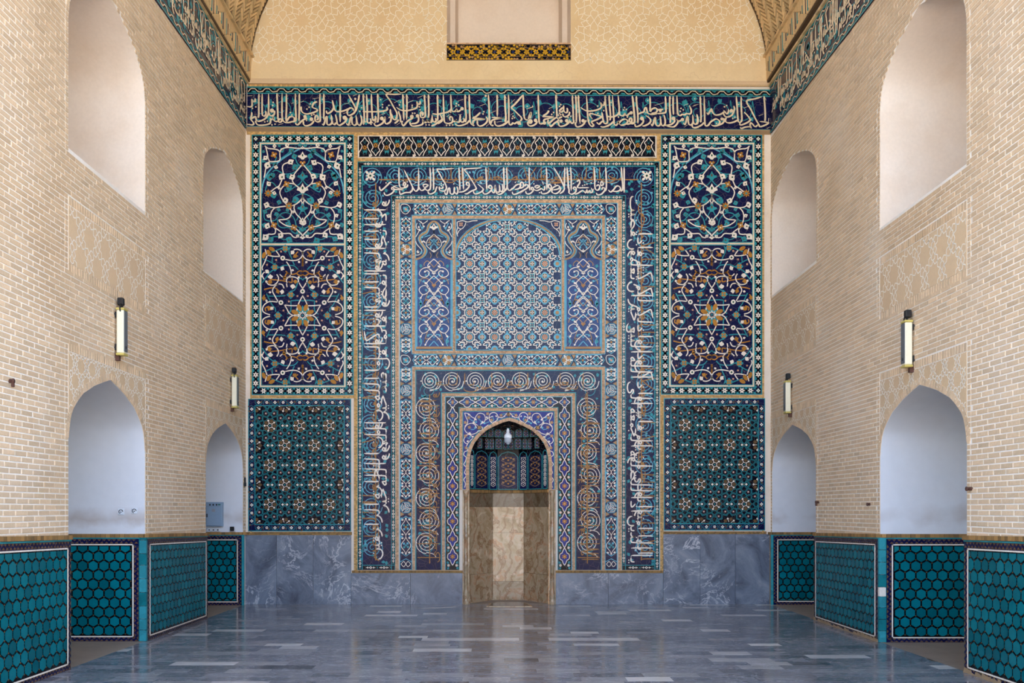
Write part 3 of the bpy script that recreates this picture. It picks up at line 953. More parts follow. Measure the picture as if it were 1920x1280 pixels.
# ------------------------------------------------------------------ tiled dadoes
HEXW, HEXP = .1005, .121
def hex_pts(cx, cz, w): return [(cx + w / math.sqrt(3) * math.sin(PI / 3 * k), cz + w / math.sqrt(3) * math.cos(PI / 3 * k)) for k in range(6)]
def dado(p, u0, u1, v0, v1, th=.03, strip=None, damage=False):
    """glazed dado: turquoise fillet, navy band of gold triangles, white and black fillets, hexagon tiles"""
    b = p.mb()
    b.rect(u0, v0, u1, v1, 'teal', th - .004, th - .004)
    b.rect(u0, v1 - .014, u1, v1, 'turquoise', th + .002, .01)
    i0, i1, j0, j1 = u0 + .01, u1 - .01, v0 + .0, v1 - .016
    b.rect(i0, j0, i1, j1, 'navy', th - .001, .01)
    B = .058
    # gold triangles in the navy band
    g = p.mb()
    def tris(ax, a0, a1, c, d):
        n = max(1, round((a1 - a0) / .056)); s = (a1 - a0) / n
        for k in range(n):
            q0, q1 = a0 + k * s + .006, a0 + (k + 1) * s - .006; qm = (q0 + q1) / 2
            for (r0, r1, r2) in (((q0, c), (q1, c), (qm, c + (d - c) * .42)), ((q0 - s / 2, d), (q1 - s / 2, d), (qm - s / 2, d - (d - c) * .42))):
                P = [r0, r1, r2]
                if ax: P = [(y, x) for x, y in P]
                g.poly(P, 'brown', th + .0015, .003)
    tris(0, i0 + .03, i1, j1 - B + .006, j1 - .004); tris(0, i0 + .03, i1, j0 + .004, j0 + .045)
    tris(1, j0 + .04, j1 - B, i0 + .004, i0 + B - .006); tris(1, j0 + .04, j1 - B, i1 - B + .006, i1 - .004)
    k0, k1, l0, l1 = i0 + B, i1 - B, j0 + .048, j1 - B
    w = p.mb()
    for a in ((k0, l0, k1, l0 + .013), (k0, l1 - .013, k1, l1), (k0, l0, k0 + .013, l1), (k1 - .013, l0, k1, l1)): w.rect(*a, 'white', th + .004, .006)
    k0 += .013; k1 -= .013; l0 += .013; l1 -= .013
    b.rect(k0, l0, k1, l1, 'black_line', th, .004)
    p.add('ground', b); p.add('triangle_band', g, stuff=True); p.add('white_fillet', w)
    k0 += .014; k1 -= .014; l0 += .012; l1 -= .012
    hm = p.motif(); hm.poly(hex_pts(0, 0, HEXW), 'hex_teal', 0, .004); hme = hm.mesh('hexagon_tile')
    pv = HEXP * math.sqrt(3) / 2; r = 0
    z = l1 - .012; dots = p.mb(); n = 0
    part = p.mb()
    cells = []
    while z > l0 - HEXW:
        u = k0 + (.5 if r % 2 else 0) * HEXP
        while u < k1 + HEXW:
            cells.append((u, z)); u += HEXP
        z -= pv; r += 1
    for u, z in cells:
        pts = hex_pts(u, z, HEXW); c = clip_poly(pts, (k0, l0, k1, l1))
        if len(c) < 3: continue
        ar = abs(sum(c[i][0] * c[(i + 1) % len(c)][1] - c[(i + 1) % len(c)][0] * c[i][1] for i in range(len(c)))) / 2
        if len(c) == 6 and ar > HEXW * HEXW * .86 and n < 290:
            child('hexagon_tile', hme, p.o, p.conv(u, z, th + .004), scale=(1, 1, p.zs(u))); n += 1
        elif ar > HEXW * HEXW * .3 and n < 290:
            m_ = p.mb(); m_.poly(c, 'hex_teal', th + .004, .004); p.add('hexagon_tile', m_); n += 1
        elif ar > .0004: part.poly(c, 'teal', th + .004, .004)
        for k in (0, 1):
            q = hex_pts(u, z, HEXP)[k]
            if k0 < q[0] < k1 and l0 < q[1] < l1: dots.disc(q[0], q[1], .0065, 'brown', th + .003, 6, th=.003)
    p.add('cut_tile', part, stuff=True); p.add('gold_dot', dots, stuff=True)
    if damage:
        dm = p.mb(); u = u0
        while u < u1:
            e = min(u1, u + R.uniform(.05, .16)); hgt = R.uniform(.01, .05)
            dm.poly([(u, v0), (e, v0), (e - .01, v0 + hgt), ((u + e) / 2, v0 + hgt * R.uniform(.5, 1.2)), (u + .01, v0 + hgt * .7)], 'ledge_stone', th + .006, .008); u = e
        p.add('broken_edge', dm, stuff=True)

def tilt(p):
    cv = p.conv; p.zs = lambda Y: (zrail(Y) - .04) / 1.185
    p.conv = lambda Y, Z, h: cv(Y, Z * p.zs(Y), h)
    return p
for sd in ('left', 'right'):
    A, B = OPEN[sd][0], OPEN[sd][1]; X, sg = WX[sd], SG[sd]
    p = tilt(side_panel(sd, 'tile_dado', 'teal hexagon-tiled dado on the %s pier nearest the camera, cut by the picture edge' % sd, 'tile panel', (A.y0 - 8.2) / 2, 0, 'hexagon-tiled dadoes'))
    dado(p, *((-8.2, A.y0 + .0)), .0, 1.185, damage=sd == 'right')
    p = tilt(side_panel(sd, 'tile_dado', 'teal hexagon-tiled dado on the %s pier between the two niches, seen at a slant' % sd, 'tile panel', (A.y1 + B.y0) / 2, 0, 'hexagon-tiled dadoes'))
    dado(p, A.y1 + .0, B.y0, .0, 1.185, damage=sd == 'right')
    for o, tx in ((A, 'facing the camera in the large %s niche'), (B, 'facing the camera in the small %s niche by the back wall')):
        x0, x1 = sorted((X - sg * (o.depth - .03), X + sg * .028))
        p = Panel('tile_dado', ('teal hexagon-tiled dado ' + tx) % sd, 'tile panel', (x0 + x1) / 2, 0, ((x0 + x1) / 2, o.y1, 0), 0, 1, False, 'hexagon-tiled dadoes')
        post = .075 if o is A else .03; p.zs = lambda u: 1; zt = zrail(o.y1) - .04
        if sd == 'left': dado(p, x0, x1 - post, .0, zt); q0, q1 = x1 - post, x1
        else: dado(p, x0 + post, x1, .0, zt); q0, q1 = x0, x0 + post
        if o is A:      # column of turquoise corner bricks
            z = 0; k = 0
            while z < zt - .005:
                hh = min(R.uniform(.1, .16), zt - z)
                if sd == 'right': hh = min((.13, .13, .13, .125, .105, .14, .14, .14, .2)[k], zt - z)
                k += 1
                m_ = p.mb(); m_.rect(q0, z + .003, q1, z + hh - .002, 'white' if sd == 'right' and k == 5 else 'teal' if R.random() < .4 else 'turquoise', .034, .034)
                p.add('corner_tile', m_); z += hh
        else:
            m_ = p.mb(); m_.rect(q0, 0, q1, zt, 'turquoise', .034, .034); p.add('corner_tile', m_)

# grey marble dado slabs on the back wall
def slabs(label, recs):
    xs = [r[0] for r in recs] + [r[2] for r in recs]; 
    p = back_panel('marble_dado', label, 'marble dado', min(xs), min(r[1] for r in recs), max(xs), 1132, 'marble dado slabs')
    for r in recs:
        m_ = p.mb(); m_.rect(r[0] + .25, r[1], r[2] - .25, r[3], 'slab', R.uniform(.03, .034), .03); p.add('marble_slab', m_)
slabs('grey veined marble slabs under the left star lattice panel', [(460, 1003, 519.5, 1132), (519.5, 1003, 588, 1132), (588, 1003, 659, 1132)])
slabs('low grey marble slabs left of the prayer niche', [(659, 1074, 770, 1132), (770, 1074, 867, 1132)])
slabs('low grey marble slabs right of the prayer niche', [(1042, 1074, 1140, 1132), (1140, 1074, 1243, 1132)])
slabs('grey marble slabs with dark swirls under the right star lattice panel', [(1243, 1001, 1312, 1132), (1312, 1001, 1378, 1132), (1378, 1001, 1442, 1132)])
for xa, xb in ((455.5, 461), (1439, 1446)):
    m_ = MB(BW.conv); m_.rect(xa, 1001, xb, 1132, 'ledge_stone', .02, .02); BW.add('stone_edge', m_)

# ------------------------------------------------------------------ motifs
def leaf(b, x, y, ang, L, mat, h, fat=.42, dot=None):
    """half-palmette: drop with a curled tip"""
    c, s_ = math.cos(ang), math.sin(ang)
    pr = [(0, -.08), (.25, -fat * .8), (.5, -fat), (.72, -fat * .7), (1.0, -.02), (.8, .1), (.62, fat * .55), (.45, fat * .9), (.3, fat * .45), (.12, fat * .25)]
    b.poly([(x + (u * c - v * s_) * L, y + (u * s_ + v * c) * L) for u, v in pr], mat, h)
    if dot: b.disc(x + (.45 * c) * L, y + (.45 * s_) * L, L * .12, dot, h + .0012, 5, th=.0015)
def palm(b, x, y, L, mat, h, dot='black', up=-1):
    """symmetric three-lobed palmette standing on (x, y)"""
    pr = [(0, -1.0), (.16, -.68), (.3, -.5), (.52, -.52), (.58, -.3), (.42, -.26), (.26, -.18), (.14, 0)]
    pts = pr + [(-u, v) for u, v in reversed(pr[1:])]
    b.poly([(x + u * L, y + (-up) * v * L) for u, v in pts], mat, h)
    if dot: b.disc(x, y + (-up) * -.52 * L, L * .1, dot, h + .0012, 6, L * .17, th=.0015)
def flower(b, x, y, r, n, mat, h, core=None, ph=0.):
    for k in range(n):
        a = 2 * PI * k / n + ph
        b.disc(x + r * .56 * math.cos(a), y + r * .56 * math.sin(a), r * .44, mat, h, 6, r * min(.42, 1.55 / n), a)
    b.disc(x, y, r * .26, core or mat, h + .001, 6, th=.002)
def P(s):
    """'12,3 4,5' -> points"""
    return [tuple(float(v) for v in t.split(',')) for t in s.split()]
def flower_mesh(p, name, r, n, mat, core, ph=0., h=0):
    m_ = p.motif(); flower(m_, 0, 0, r, n, mat, 0, core, ph); return m_.mesh(name)
def spiral(b, x, y, r0, r1, turns, ph, w, mat, h, n=26, dr=1):
    b.ribbon([(x + (r0 + (r1 - r0) * k / n) * math.cos(ph + dr * 2 * PI * turns * k / n), y + (r0 + (r1 - r0) * k / n) * math.sin(ph + dr * 2 * PI * turns * k / n)) for k in range(n + 1)], w, mat, h)
def fillet(b, x0, y0, x1, y1, w, mat, h, bottom=True):
    b.rect(x0, y0, x1, y0 + w, mat, h); b.rect(x0, y0 + w, x0 + w, y1, mat, h); b.rect(x1 - w, y0 + w, x1, y1, mat, h)
    if bottom: b.rect(x0 + w, y1 - w, x1 - w, y1, mat, h)

# ------------------------------------------------------------------ main inscription over the back wall
# pen strokes read off the band: 't' thin, 'd' dots, 'b' filled bowls x,y,r
SEG = [(460, .70308, '''t 6,30 19,29;27,36 27,43 22,45 19,40 19,55 15,59 6,58;18,73 18,80 16,92 22,100 23,105 18,107 5,105;17,91 28,85 30,93 34,97 40,97 52,92 60,83 63,70 63,24
64,74 66,81 72,83 78,79 79,69;b 72,69,5.5;37,24 37,60 37,80 35,88;t 38,24 41,32;46,24 46,75 49,83 53,83 56,78 55,70;85,23 87,60 88,96;t 87,24 92,32;88,97 82,98 77,94 76,86 74,91 69,93 67,89
68,92 68,100 65,104 55,107 40,108 33,106 29,100 29,96;88,96 92,100 97,98 98,93 94,91 90,94 89,98;99,23 99,80 101,94 106,100 115,101 125,99 133,97 136,92 135,60 134,24;110,24 111,60 110,96 118,87 125,85 131,88 132,94 130,98
t 111,24 114,32;t 135,24 138,32;145,23 145,60 144,98;t 124,50 130,48;t 149,47 157,43;d 75,47 74,55 121,74 20,63 29,59 53,99 60,97 72,107 80,105 165,65 171,60 174,51 164,95;t 89,107 102,103
150,58 150,68 155,75 165,78 177,76 185,73;161,86 164,90 158,92 150,98 142,106 137,106 135,101;b 160,85,4.5;156,97 156,104 160,109 168,109 178,104 184,96;b 177,92,5'''),
(580, .70308, '''22,47 19,46 12,50 9,57 10,61 20,65 22,69 15,73 4,76;t 9,38 26,35;29,24 29,60 30,92 27,98 22,99 17,96 16,88 19,82 23,84 24,91 20,94;t 30,25 33,33;39,24 40,60 39,93;t 40,25 44,32;d 7,81 13,79
62,41 65,55 65,63 60,71 52,76 48,76 46,69;65,52 67,62 70,69 76,72 88,71 100,67 108,63;83,24 83,70 83,100;104,26 115,45 122,58 124,66 121,74 113,80 106,82 102,77 103,68 110,62 117,64 118,70;134,26 131,45 127,62 124,71
t 117,30 127,26;b 123,38,3;t 94,52 108,48;t 91,77 101,74;35,104 38,107 41,102 44,90 48,86 48,104 54,107 60,103 61,95 59,80;61,95 63,103 68,106 72,101;70,79 73,90 75,103 80,108 86,106 96,99 100,92 100,87;b 95,88,5.5
99,102 103,107 107,103 110,90 114,86 114,95 115,103 120,108 126,105 127,97 125,81;127,97 130,105 135,108 140,101 140,90 137,81;t 105,109 113,106;144,24 146,60 147,90 145,107;t 145,25 149,34;143,71 150,72 165,72 184,72
153,25 155,60 155,95 157,101 161,102 165,98 163,90;166,24 167,60 169,90 171,95 176,95 178,90 176,83;d 165,105 178,99 168,101 135,71'''),
(700, .70308, '''13,72 20,71 33,69 38,65 36,59;12,24 13,60 14,85 12,101;t 13,25 17,35;d 25,53 25,60 42,55 6,100 43,87;t 19,81 32,76;b 23,90,5;27,92 27,100 20,106 10,110 5,108 2,102;7,84 6,91 1,94
30,91 32,86 31,95 33,103 38,104 46,98 48,88 46,75 46,65;75,25 55,26 35,26 45,42 55,60 63,75 63,86 61,92 56,93 52,88 48,75;t 56,48 70,41;62,60 70,66 80,69 92,69 105,66 115,62 118,55 117,47 121,52 125,50 125,43
79,25 80,50 82,95;t 79,25 84,36;89,25 90,50 89,93;t 89,25 94,36;67,70 72,85 73,97 76,99 79,97;68,93 63,99 57,103;t 63,107 72,101;d 70,54 104,55 104,60 123,59 125,67 105,76 111,76 141,107 149,107;t 93,47 107,42;t 118,35 133,29
107,88 100,92 92,97 86,104 81,109 78,107 76,101;b 103,85,5;121,86 121,95 118,100 112,103 101,104;b 118,83,4.5;137,87 132,88 127,86 126,78 128,73 132,74 133,78 131,83;136,27 138,50 139,80 137,87;t 137,26 142,35;147,26 148,55 148,80 146,88;t 148,27 152,37
98,98 99,105 104,110 115,110 128,107 133,102 132,94 136,101 141,100 143,94 143,98 149,100 151,93 150,98 155,100 157,90 157,80;157,90 160,98 165,99 168,95 166,89;171,27 172,60 172,97;t 172,27 176,37;158,77 170,79 185,76;155,110 165,106 176,98 184,93'''),
(820, .70308, '''10,77 15,76 28,73 36,67 38,60;36,26 37,50 38,66 41,71 48,71 52,66 52,71 57,71 63,67;16,26 17,60 18,90 20,100 26,103 34,103 41,98 40,88 36,85 33,90 35,96;41,98 48,98 50,93 50,97 55,100 59,98 61,88 61,80;t 56,80 66,79;61,92 64,99 69,99 72,95 70,89
8,80 12,88 13,95 8,100 1,104;t 24,86 35,79;d 36,73 51,50 50,57 57,54 124,72 122,78 25,108 33,108 41,107;t 54,44 69,39;b 66,64,4.5;74,26 75,60 77,85 75,100;t 75,27 79,36;85,26 86,60 87,90 89,102 95,108 99,108;86,95 82,100 75,105 62,109 52,108 48,103
93,90 110,90 125,92 110,93 100,94 95,99 96,106;94,88 103,85 115,74;107,95 107,104 112,110 120,109 128,104 133,97 133,90 129,85;b 129,30,3;t 113,57 129,51;136,26 138,60 139,95 141,104 146,109 149,107;145,87 160,88 178,90 165,90 150,93 144,98 144,104
t 142,76 156,69;159,27 160,50 160,85;t 160,27 163,35;180,27 181,60 183,90 181,99;153,96 154,105 160,110 170,109 180,104 184,100;t 158,100 174,97;t 130,111 137,105'''),
(940, .70308, '''9,27 10,60 12,88 9,99;t 9,27 14,37;19,26 20,60 20,95 22,106 27,106 31,102 35,104 40,101 44,98;b 47,102,5;19,96 16,100 8,106 1,109;58,27 45,42 35,53 27,61 35,69 45,79 52,86 54,92 50,97;t 24,50 36,39;t 25,80 33,75;d 31,84 29,90 35,88 134,79 139,74 155,76 152,81 158,80 158,53 155,58
58,26 59,60 61,86 65,93 71,94;t 67,65 84,59 83,55;72,92 75,82 79,74 78,85 76,90;b 77,98,6.5;b 91,95,4.5;70,98 71,106 76,110 84,109 92,104 96,97;98,26 99,60 100,90 102,103 108,104 112,102;b 115,102,4.5;109,85 125,85 138,86 125,90 115,93 112,99;110,84 122,76 127,69
t 126,64 141,57;145,26 147,60 148,88;t 147,26 150,36;125,93 124,100 128,102 138,93 146,88 152,91;153,92 150,97 142,102 136,108 131,111 128,105;b 159,97,4.5;b 174,96,4.5;152,99 153,107 158,111 168,109 175,104 179,98;153,90 158,87 162,86
166,55 166,68 170,74 175,73 176,66 174,62;166,60 160,64 155,70 160,73 164,69;163,77 166,84 173,85 180,80 182,72'''),
(1060, .70308, '''18,28 20,60 21,90 22,99 17,103 14,99 13,96;t 19,28 22,36;27,28 29,60 29,103;t 27,28 31,36;34,28 36,60 39,103;t 35,28 38,36;b 47,96,4.5;56,95 52,99 50,103 44,109 36,112 30,112 27,107 26,100;d 7,88 14,84 86,57 102,69 157,61 155,67 162,66 141,86 165,86;0,108 7,103 12,97
40,60 48,66 58,70 70,70 85,67 94,62 96,56 94,49 99,55 103,53 103,45;56,28 58,60 60,90 63,103 68,110 72,111 75,107 71,103 70,99 73,97 88,91 95,85 80,80 67,77 65,82 72,92;97,73 99,85 101,97 104,103 109,103 112,98 110,80 107,55 105,29;t 106,28 109,35;99,97 94,101 89,105 83,100
116,28 118,60 120,85 118,95;t 117,28 119,36;111,84 122,86 132,84 140,79 143,73;125,28 127,60 129,95 130,105 135,108 140,102 141,98 142,103 148,96 156,92 164,94 165,100 160,105 150,108 143,105;127,98 122,104 112,110 100,113 93,111
140,28 143,60 143,70 145,80 150,83 155,82 158,77 159,80 164,82 169,78 171,75;b 175,75,4.5;175,88 171,91 170,98 175,100 177,93 175,88;163,106 178,102 185,100;178,29 180,50 183,80 184,102;t 122,112 133,105'''),
(1180, .70308, '''8,30 11,60 14,95 10,103 4,104;t 8,30 11,38;0,89 5,90 6,97 2,100;18,30 19,50 22,80 22,103;t 18,30 21,38;b 33,90,5;37,92 36,100 30,107 22,111 16,111 14,104;43,82 52,88 56,94 55,100 48,106 38,110 34,109;23,79 30,75 38,72 40,65 44,61 46,68 48,75 53,78 62,79 75,77
54,30 55,50 55,70 60,65 68,62 73,65 73,71 68,75 58,76;75,67 82,66 90,66;b 82,69,4;75,77 88,76 96,73 97,60 95,31;t 96,31 98,40;t 67,55 91,48;57,104 60,109 63,103 66,92 69,88 69,95 70,105 75,110 81,107 83,98 81,83;83,100 86,108 91,109 95,102 94,90 91,80
107,30 107,60 109,90 108,102;t 108,30 110,38;116,30 116,60 117,80;b 117,90,5;121,93 119,99 112,105 103,108 97,109 108,112 118,112 126,105 129,97 127,94 133,97 138,93;b 141,93,4.5;126,29 127,55 128,75 131,81 136,82 140,79 147,80 152,77 160,78 164,74 164,67 159,55
d 135,71 143,67 137,63;t 145,55 157,51;t 168,58 183,52;143,101 147,106 150,100 152,90 155,85 156,95 158,105 163,107 168,103 169,95 168,80;169,97 172,104 177,105 181,99 181,88 179,79;t 146,113 154,107;166,105 168,113 175,115 185,112'''),
(1300, .81255, '''0,99 8,98 18,93 24,87;7,68 10,80 9,88 5,91 0,90;15,26 16,50 17,75 16,87;t 15,27 18,34;24,26 25,60 26,90 29,95 34,93 39,86 45,82 52,79 59,83 60,88 55,94 46,95 40,92;55,94 65,90 70,84 69,77;b 65,79,4;30,64 33,68 37,62 41,56 43,62 47,68 52,70 62,68 70,63 71,61 76,67 80,63 80,56
b 87,60,4.5;92,49 94,55 91,65 88,70 81,74 74,74 70,70 69,66;d 71,51 76,48 90,78 95,75;t 0,48 11,45;98,26 100,50 102,80 104,86 108,86 111,80 110,60 109,27;t 109,27 113,36;102,81 95,85 85,88 76,87 73,82 75,76;t 115,54 126,50;116,63 123,70 130,80 127,85 118,90 108,93 106,88
157,28 140,33 122,38 132,58 142,78 150,92 153,97 165,93 172,88 163,86 152,85;148,92 144,96 140,96 136,91 132,88 130,93 132,99 128,97 118,98 110,101 107,98;162,26 164,50 165,75 164,84;172,87 173,77;t 163,27 167,36;t 150,72 160,68;t 168,101 176,97''')]
FZ = back_panel('inscription_frieze', 'white Arabic inscription frieze on navy tile across the back wall under the plaster gable', 'inscription', 464, 162, 1445, 248, 'inscription friezes')
g = FZ.mb()
def sl(x): return (x - 464) / 981 * 6
g.poly([(464, 162.5), (1445, 168.5), (1445, 247), (464, 241)], 'navy', H0)
for yy, w in ((162.8, 2.2), (174.6, 1.8), (237.2, 1.7)):
    g.poly([(464, yy), (1445, yy + 6), (1445, yy + 6 + w), (464, yy + w)], 'turquoise', HL(1))
g.poly([(464, 165), (1445, 171), (1445, 174 + 6.4), (464, 174.4)], 'black', HL(.3))
FZ.add('ground', g)
wv = FZ.mb(); x = 466.
while x < 1440:
    y = 165.6 + sl(x)
    wv.ribbon([(x, y + 7.2), (x + 4, y + 2.2), (x + 7, y + 1), (x + 13, y + 1.6), (x + 17, y + 6), (x + 20, y + 7.6), (x + 24, y + 7.2), (x + 26.6, y + 6)], 1.25, 'cream', HL(3))
    wv.poly([(x + 5, y + 7.6), (x + 8, y + 5.2), (x + 13, y + 5.6), (x + 15.5, y + 8.6)], 'turquoise', HL(1.5))
    wv.poly([(x + 17, y + .6), (x + 26, y + .6), (x + 23, y + 3.6), (x + 20, y + 2.6)], 'turquoise', HL(1.5))
    y2 = 239 + sl(x)
    wv.poly([(x + 3, y2 + 2.4), (x + 7, y2 + .6), (x + 14, y2 + .6), (x + 18, y2 + 2.4)], 'cream', HL(2)); x += 26.6
FZ.add('wave_border', wv, stuff=True)
def scrollwork(p, x0, x1, yc, r, step, mat, jit=3, sk=sl):
    sc_ = p.mb(); x = x0 + r; d = 1
    while x < x1 - r * .6:
        y = yc + sk(x) + R.uniform(-jit, jit); ph = R.uniform(0, 6)
        spiral(sc_, x, y, r, r * .25, 1.35, ph, 1.35, mat, HL(1), 26, d)
        for k in range(4):
            a = ph + d * (k * 1.7 + .4)
            rr = r * (1.0 - .15 * k); ex, ey = x + rr * math.cos(a), y + rr * math.sin(a)
            leaf(sc_, ex, ey, a + R.uniform(.3, 1.4) * d, r * R.uniform(.42, .6), mat, HL(1.6), .5, 'cream' if R.random() < .5 else None)
        sc_.ribbon([(x + r * .9, y - r * .4), (x + step * .5, y - r * .9), (x + step - r * .7, y + r * .5)], 1.2, mat, HL(.8), sm=4)
        x += step; d = -d
    return sc_
FZ.add('scrollwork', scrollwork(FZ, 466, 1443, 206, 22, 41, 'turquoise'), stuff=True)
def strokes(p, data, y0, w, mat, hk, dr):
    """pen strokes, dots and filled bowls of a traced inscription; every stroke is a cut tile of its own"""
    dt = p.mb()
    for x0, k, txt in data:
        f = lambda q: (x0 + q[0] * k, y0 + q[1] * k)
        for stn in txt.replace('\n', ';').split(';'):
            if not stn.strip(): continue
            kind = stn[0] if stn[0] in 'tdb' else ''
            body = stn[1:].strip() if kind else stn
            if kind == 'd':
                for q in P(body):
                    a, b_ = f(q); dt.disc(a, b_, dr, mat, HL(hk), 4, ph=.4)
            elif kind == 'b':
                a, b_, r = [float(v) for v in body.split(',')]; a, b_ = f((a, b_)); dt.disc(a, b_, r * .72, mat, HL(hk + .2), 9)
            elif kind == 't':
                dt.ribbon([f(q) for q in P(body)], w * .5, mat, HL(hk), taper=.25)
            else:
                m_ = p.mb(); m_.ribbon([f(q) for q in P(body)], w, mat, HL(hk + R.random()), sm=4, nib=.5, taper=.06); p.add('letter_stroke', m_)
    p.add('pointing', dt, stuff=True)
strokes(FZ, SEG, 160, 3.3, 'cream', 5, 1.75)
# ------------------------------------------------------------------ a reed-pen Arabic hand for the long inscriptions
NOJOIN = 'اأإآدذرزوىةءؤ '
DOTS = {'ب': (-1, 1), 'ت': (1, 2), 'ث': (1, 3), 'ن': (1, 1), 'ي': (-1, 2), 'ج': (-1, 1), 'خ': (1, 1), 'ذ': (1, 1), 'ز': (1, 1), 'ش': (1, 3), 'ض': (1, 1), 'ظ': (1, 1), 'غ': (1, 1), 'ف': (1, 1), 'ق': (1, 2), 'ة': (1, 2)}
def word_strokes(wd, H, lift):
    """pen strokes of one word, x to the LEFT from its right edge; unit = height of a tooth"""
    S_, D_ = [], []; x = 0.; n = len(wd); top = H - lift
    i = 0
    while i < n:
        ch = wd[i]; jp = i > 0 and wd[i - 1] not in NOJOIN
        jn = ch not in NOJOIN and i < n - 1
        o = lambda s: [(x + a, b) for a, b in s]
        if ch == 'ل' and i + 1 < n and wd[i + 1] in 'اأآإ':
            S_.append(o([(0, .0)] * (1 if jp else 0) + [(.35, .02), (.5, .2), (1.2, top * .5), (1.55, top)] if jp else [(0, top), (.6, top * .45), (1.1, .35), (.7, -.05), (.3, .25), (.8, .75)]))
            S_.append(o([(.1, top), (.7, top * .5), (1.2, .3), (.8, 0)]) if jp else o([(1.5, top), (1.3, top * .5), (1.1, .3)]))
            x += 2.0; i += 2; continue
        g = ch
        if g in 'اأإآ':
            S_.append(o([(.0, .0), (.35, .05)]) if jp else o([(.35, .1), (.35, .2)])); S_.append(o([(.42, top), (.45, top * .5), (.42, .05)])); x += 1.0
        elif g in 'لـ':
            if jn: S_.append(o([(.3, top), (.34, top * .5), (.4, .4), (.6, .02), (1.0, 0)])); x += 1.0
            else: S_.append(o([(.3, top), (.36, .6), (.3, -.2), (.7, -.75), (1.3, -.8), (1.9, -.35), (2.0, .15)])); x += 2.1
            if jp: S_.append(o([(-1.0 if not jn else -1.0, 0), (-.7, 0)]))
        elif g in 'بتثيئنى' and (jn):
            S_.append(o([(0, 0), (.28, .05), (.4, .85), (.46, .1), (.8, 0)] if jp else [(.1, .9), (.15, .2), (.4, 0), (.8, 0)])); x += .8
        elif g in 'بتث':
            S_.append(o([(0, 0), (.2, .05), (.3, .7), (.4, .1), (1.0, -.15), (2.0, -.15), (2.6, .1), (2.7, .6)])); x += 2.9
        elif g == 'ن':
            S_.append(o([(0, .05), (.2, .6), (.2, -.2), (.6, -.8), (1.2, -.8), (1.7, -.3), (1.8, .3)])); x += 2.0
        elif g in 'يى':
            S_.append(o([(0, .1), (.3, .5), (.75, .6), (.8, .25), (.35, -.1), (.4, -.6), (1.1, -.9), (1.9, -.7), (2.2, -.1)])); x += 2.3
        elif g in 'جحخ':
            if jn: S_.append(o([(1.5, 1.15), (.8, 1.1), (.2, .75), (.9, .35), (1.4, .05), (1.7, 0)])); S_.append(o([(0, 0), (.9, .35)] if jp else [(.2, .75), (.3, .8)])); x += 1.7
            else: S_.append(o([(0, 0), (.3, .2), (1.3, .9), (.7, .85), (.2, .2), (.1, -.5), (.6, -1.0), (1.5, -1.0), (2.0, -.7)])); x += 2.0
        elif g in 'دذ':
            S_.append(o([(0, 0), (.2, .05), (.55, 1.1), (.4, .4), (.7, .0), (1.2, .05)] if jp else [(.7, 1.1), (.25, .55), (.15, .15), (.6, 0), (1.2, .05)])); x += 1.35
        elif g in 'رز':
            S_.append(o([(0, .05), (.25, .55), (.35, .0), (.8, -.55), (1.4, -.75)])); x += 1.2
        elif g in 'سش':
            t = [(0, .1), (.15, .7), (.25, .1), (.5, .08), (.6, .7), (.7, .1), (.95, .08), (1.05, .7), (1.15, .05)]
            S_.append(o(t + ([(1.6, 0)] if jn else [(1.15, -.4), (1.6, -.85), (2.2, -.8), (2.6, -.2), (2.65, .3)]))); x += 1.6 if jn else 2.8
        elif g in 'صض':
            S_.append(o([(0, 0), (.6, .65), (1.2, .85), (1.65, .5), (1.3, .1), (.3, 0)])); S_.append(o([(.3, 0), (1.4, .02), (1.75, .55), (1.8, .05)] + ([(2.3, 0)] if jn else [(1.85, -.5), (2.3, -.85), (2.9, -.7), (3.2, .1)]))); x += 2.3 if jn else 3.3
        elif g in 'طظ':
            S_.append(o([(.5, top * .9), (.5, top * .4), (.5, .1)])); S_.append(o([(.4, .1), (.9, .7), (1.5, .8), (1.8, .4), (1.4, .05), (0, 0)])); S_.append(o([(1.4, .05), (2.2, 0)])); x += 2.2
        elif g in 'عغ':
            if jp: S_.append(o([(0, 0), (.5, .05), (.25, .7), (1.0, .7), (.6, .1), (.8, 0)] + ([(1.2, 0)] if jn else [(.3, -.4), (.5, -1), (1.3, -1.0), (1.8, -.6)])))
            else: S_.append(o([(1.0, 1.0), (.5, 1.15), (.2, .75), (.6, .45), (1.2, .45), (.4, .3)] + ([(.5, 0), (1.3, 0)] if jn else [(.1, -.3), (.5, -1), (1.3, -1.0), (1.8, -.6)])))
            x += 1.3 if jn else 1.9
        elif g in 'فق':
            S_.append(o([(0, 0), (.6, .1), (.8, .5), (.55, .95), (.25, .75), (.35, .4), (.8, .45)])); tail = [(.8, .5), (.75, .05), (1.2, 0)] if jn else ([(.8, .5), (.7, -.3), (1.1, -.85), (1.7, -.7), (2.1, .1)] if g == 'ق' else [(.8, .5), (.9, 0), (1.6, -.15), (2.4, -.05), (2.7, .5)])
            S_.append(o(tail)); x += 1.2 if jn else (2.2 if g == 'ق' else 2.8)
        elif g == 'ك':
            S_.append(o([(0, top), (.9, top * .93), (1.5, top * .84), (1.1, top * .55), (.6, top * .2), (.55, .1), (1.1, 0)] if jn else [(.3, top), (.35, .4), (.8, 0), (1.6, -.05), (2.2, .2)])); x += 1.2 if jn else 2.3
            if jp: S_.append(o([(-.1, 0), (.6, .05)]))
        elif g == 'م':
            S_.append(o([(0, 0), (.15, .35), (.45, .42), (.6, .15), (.4, -.12), (.1, 0)])); S_.append(o([(.5, .0), (1.0, 0)] if jn else [(.3, -.05), (.7, -.2), (.9, -.7), (1.0, -1.1)])); x += 1.0 if jn else 1.2
        elif g in 'هة':
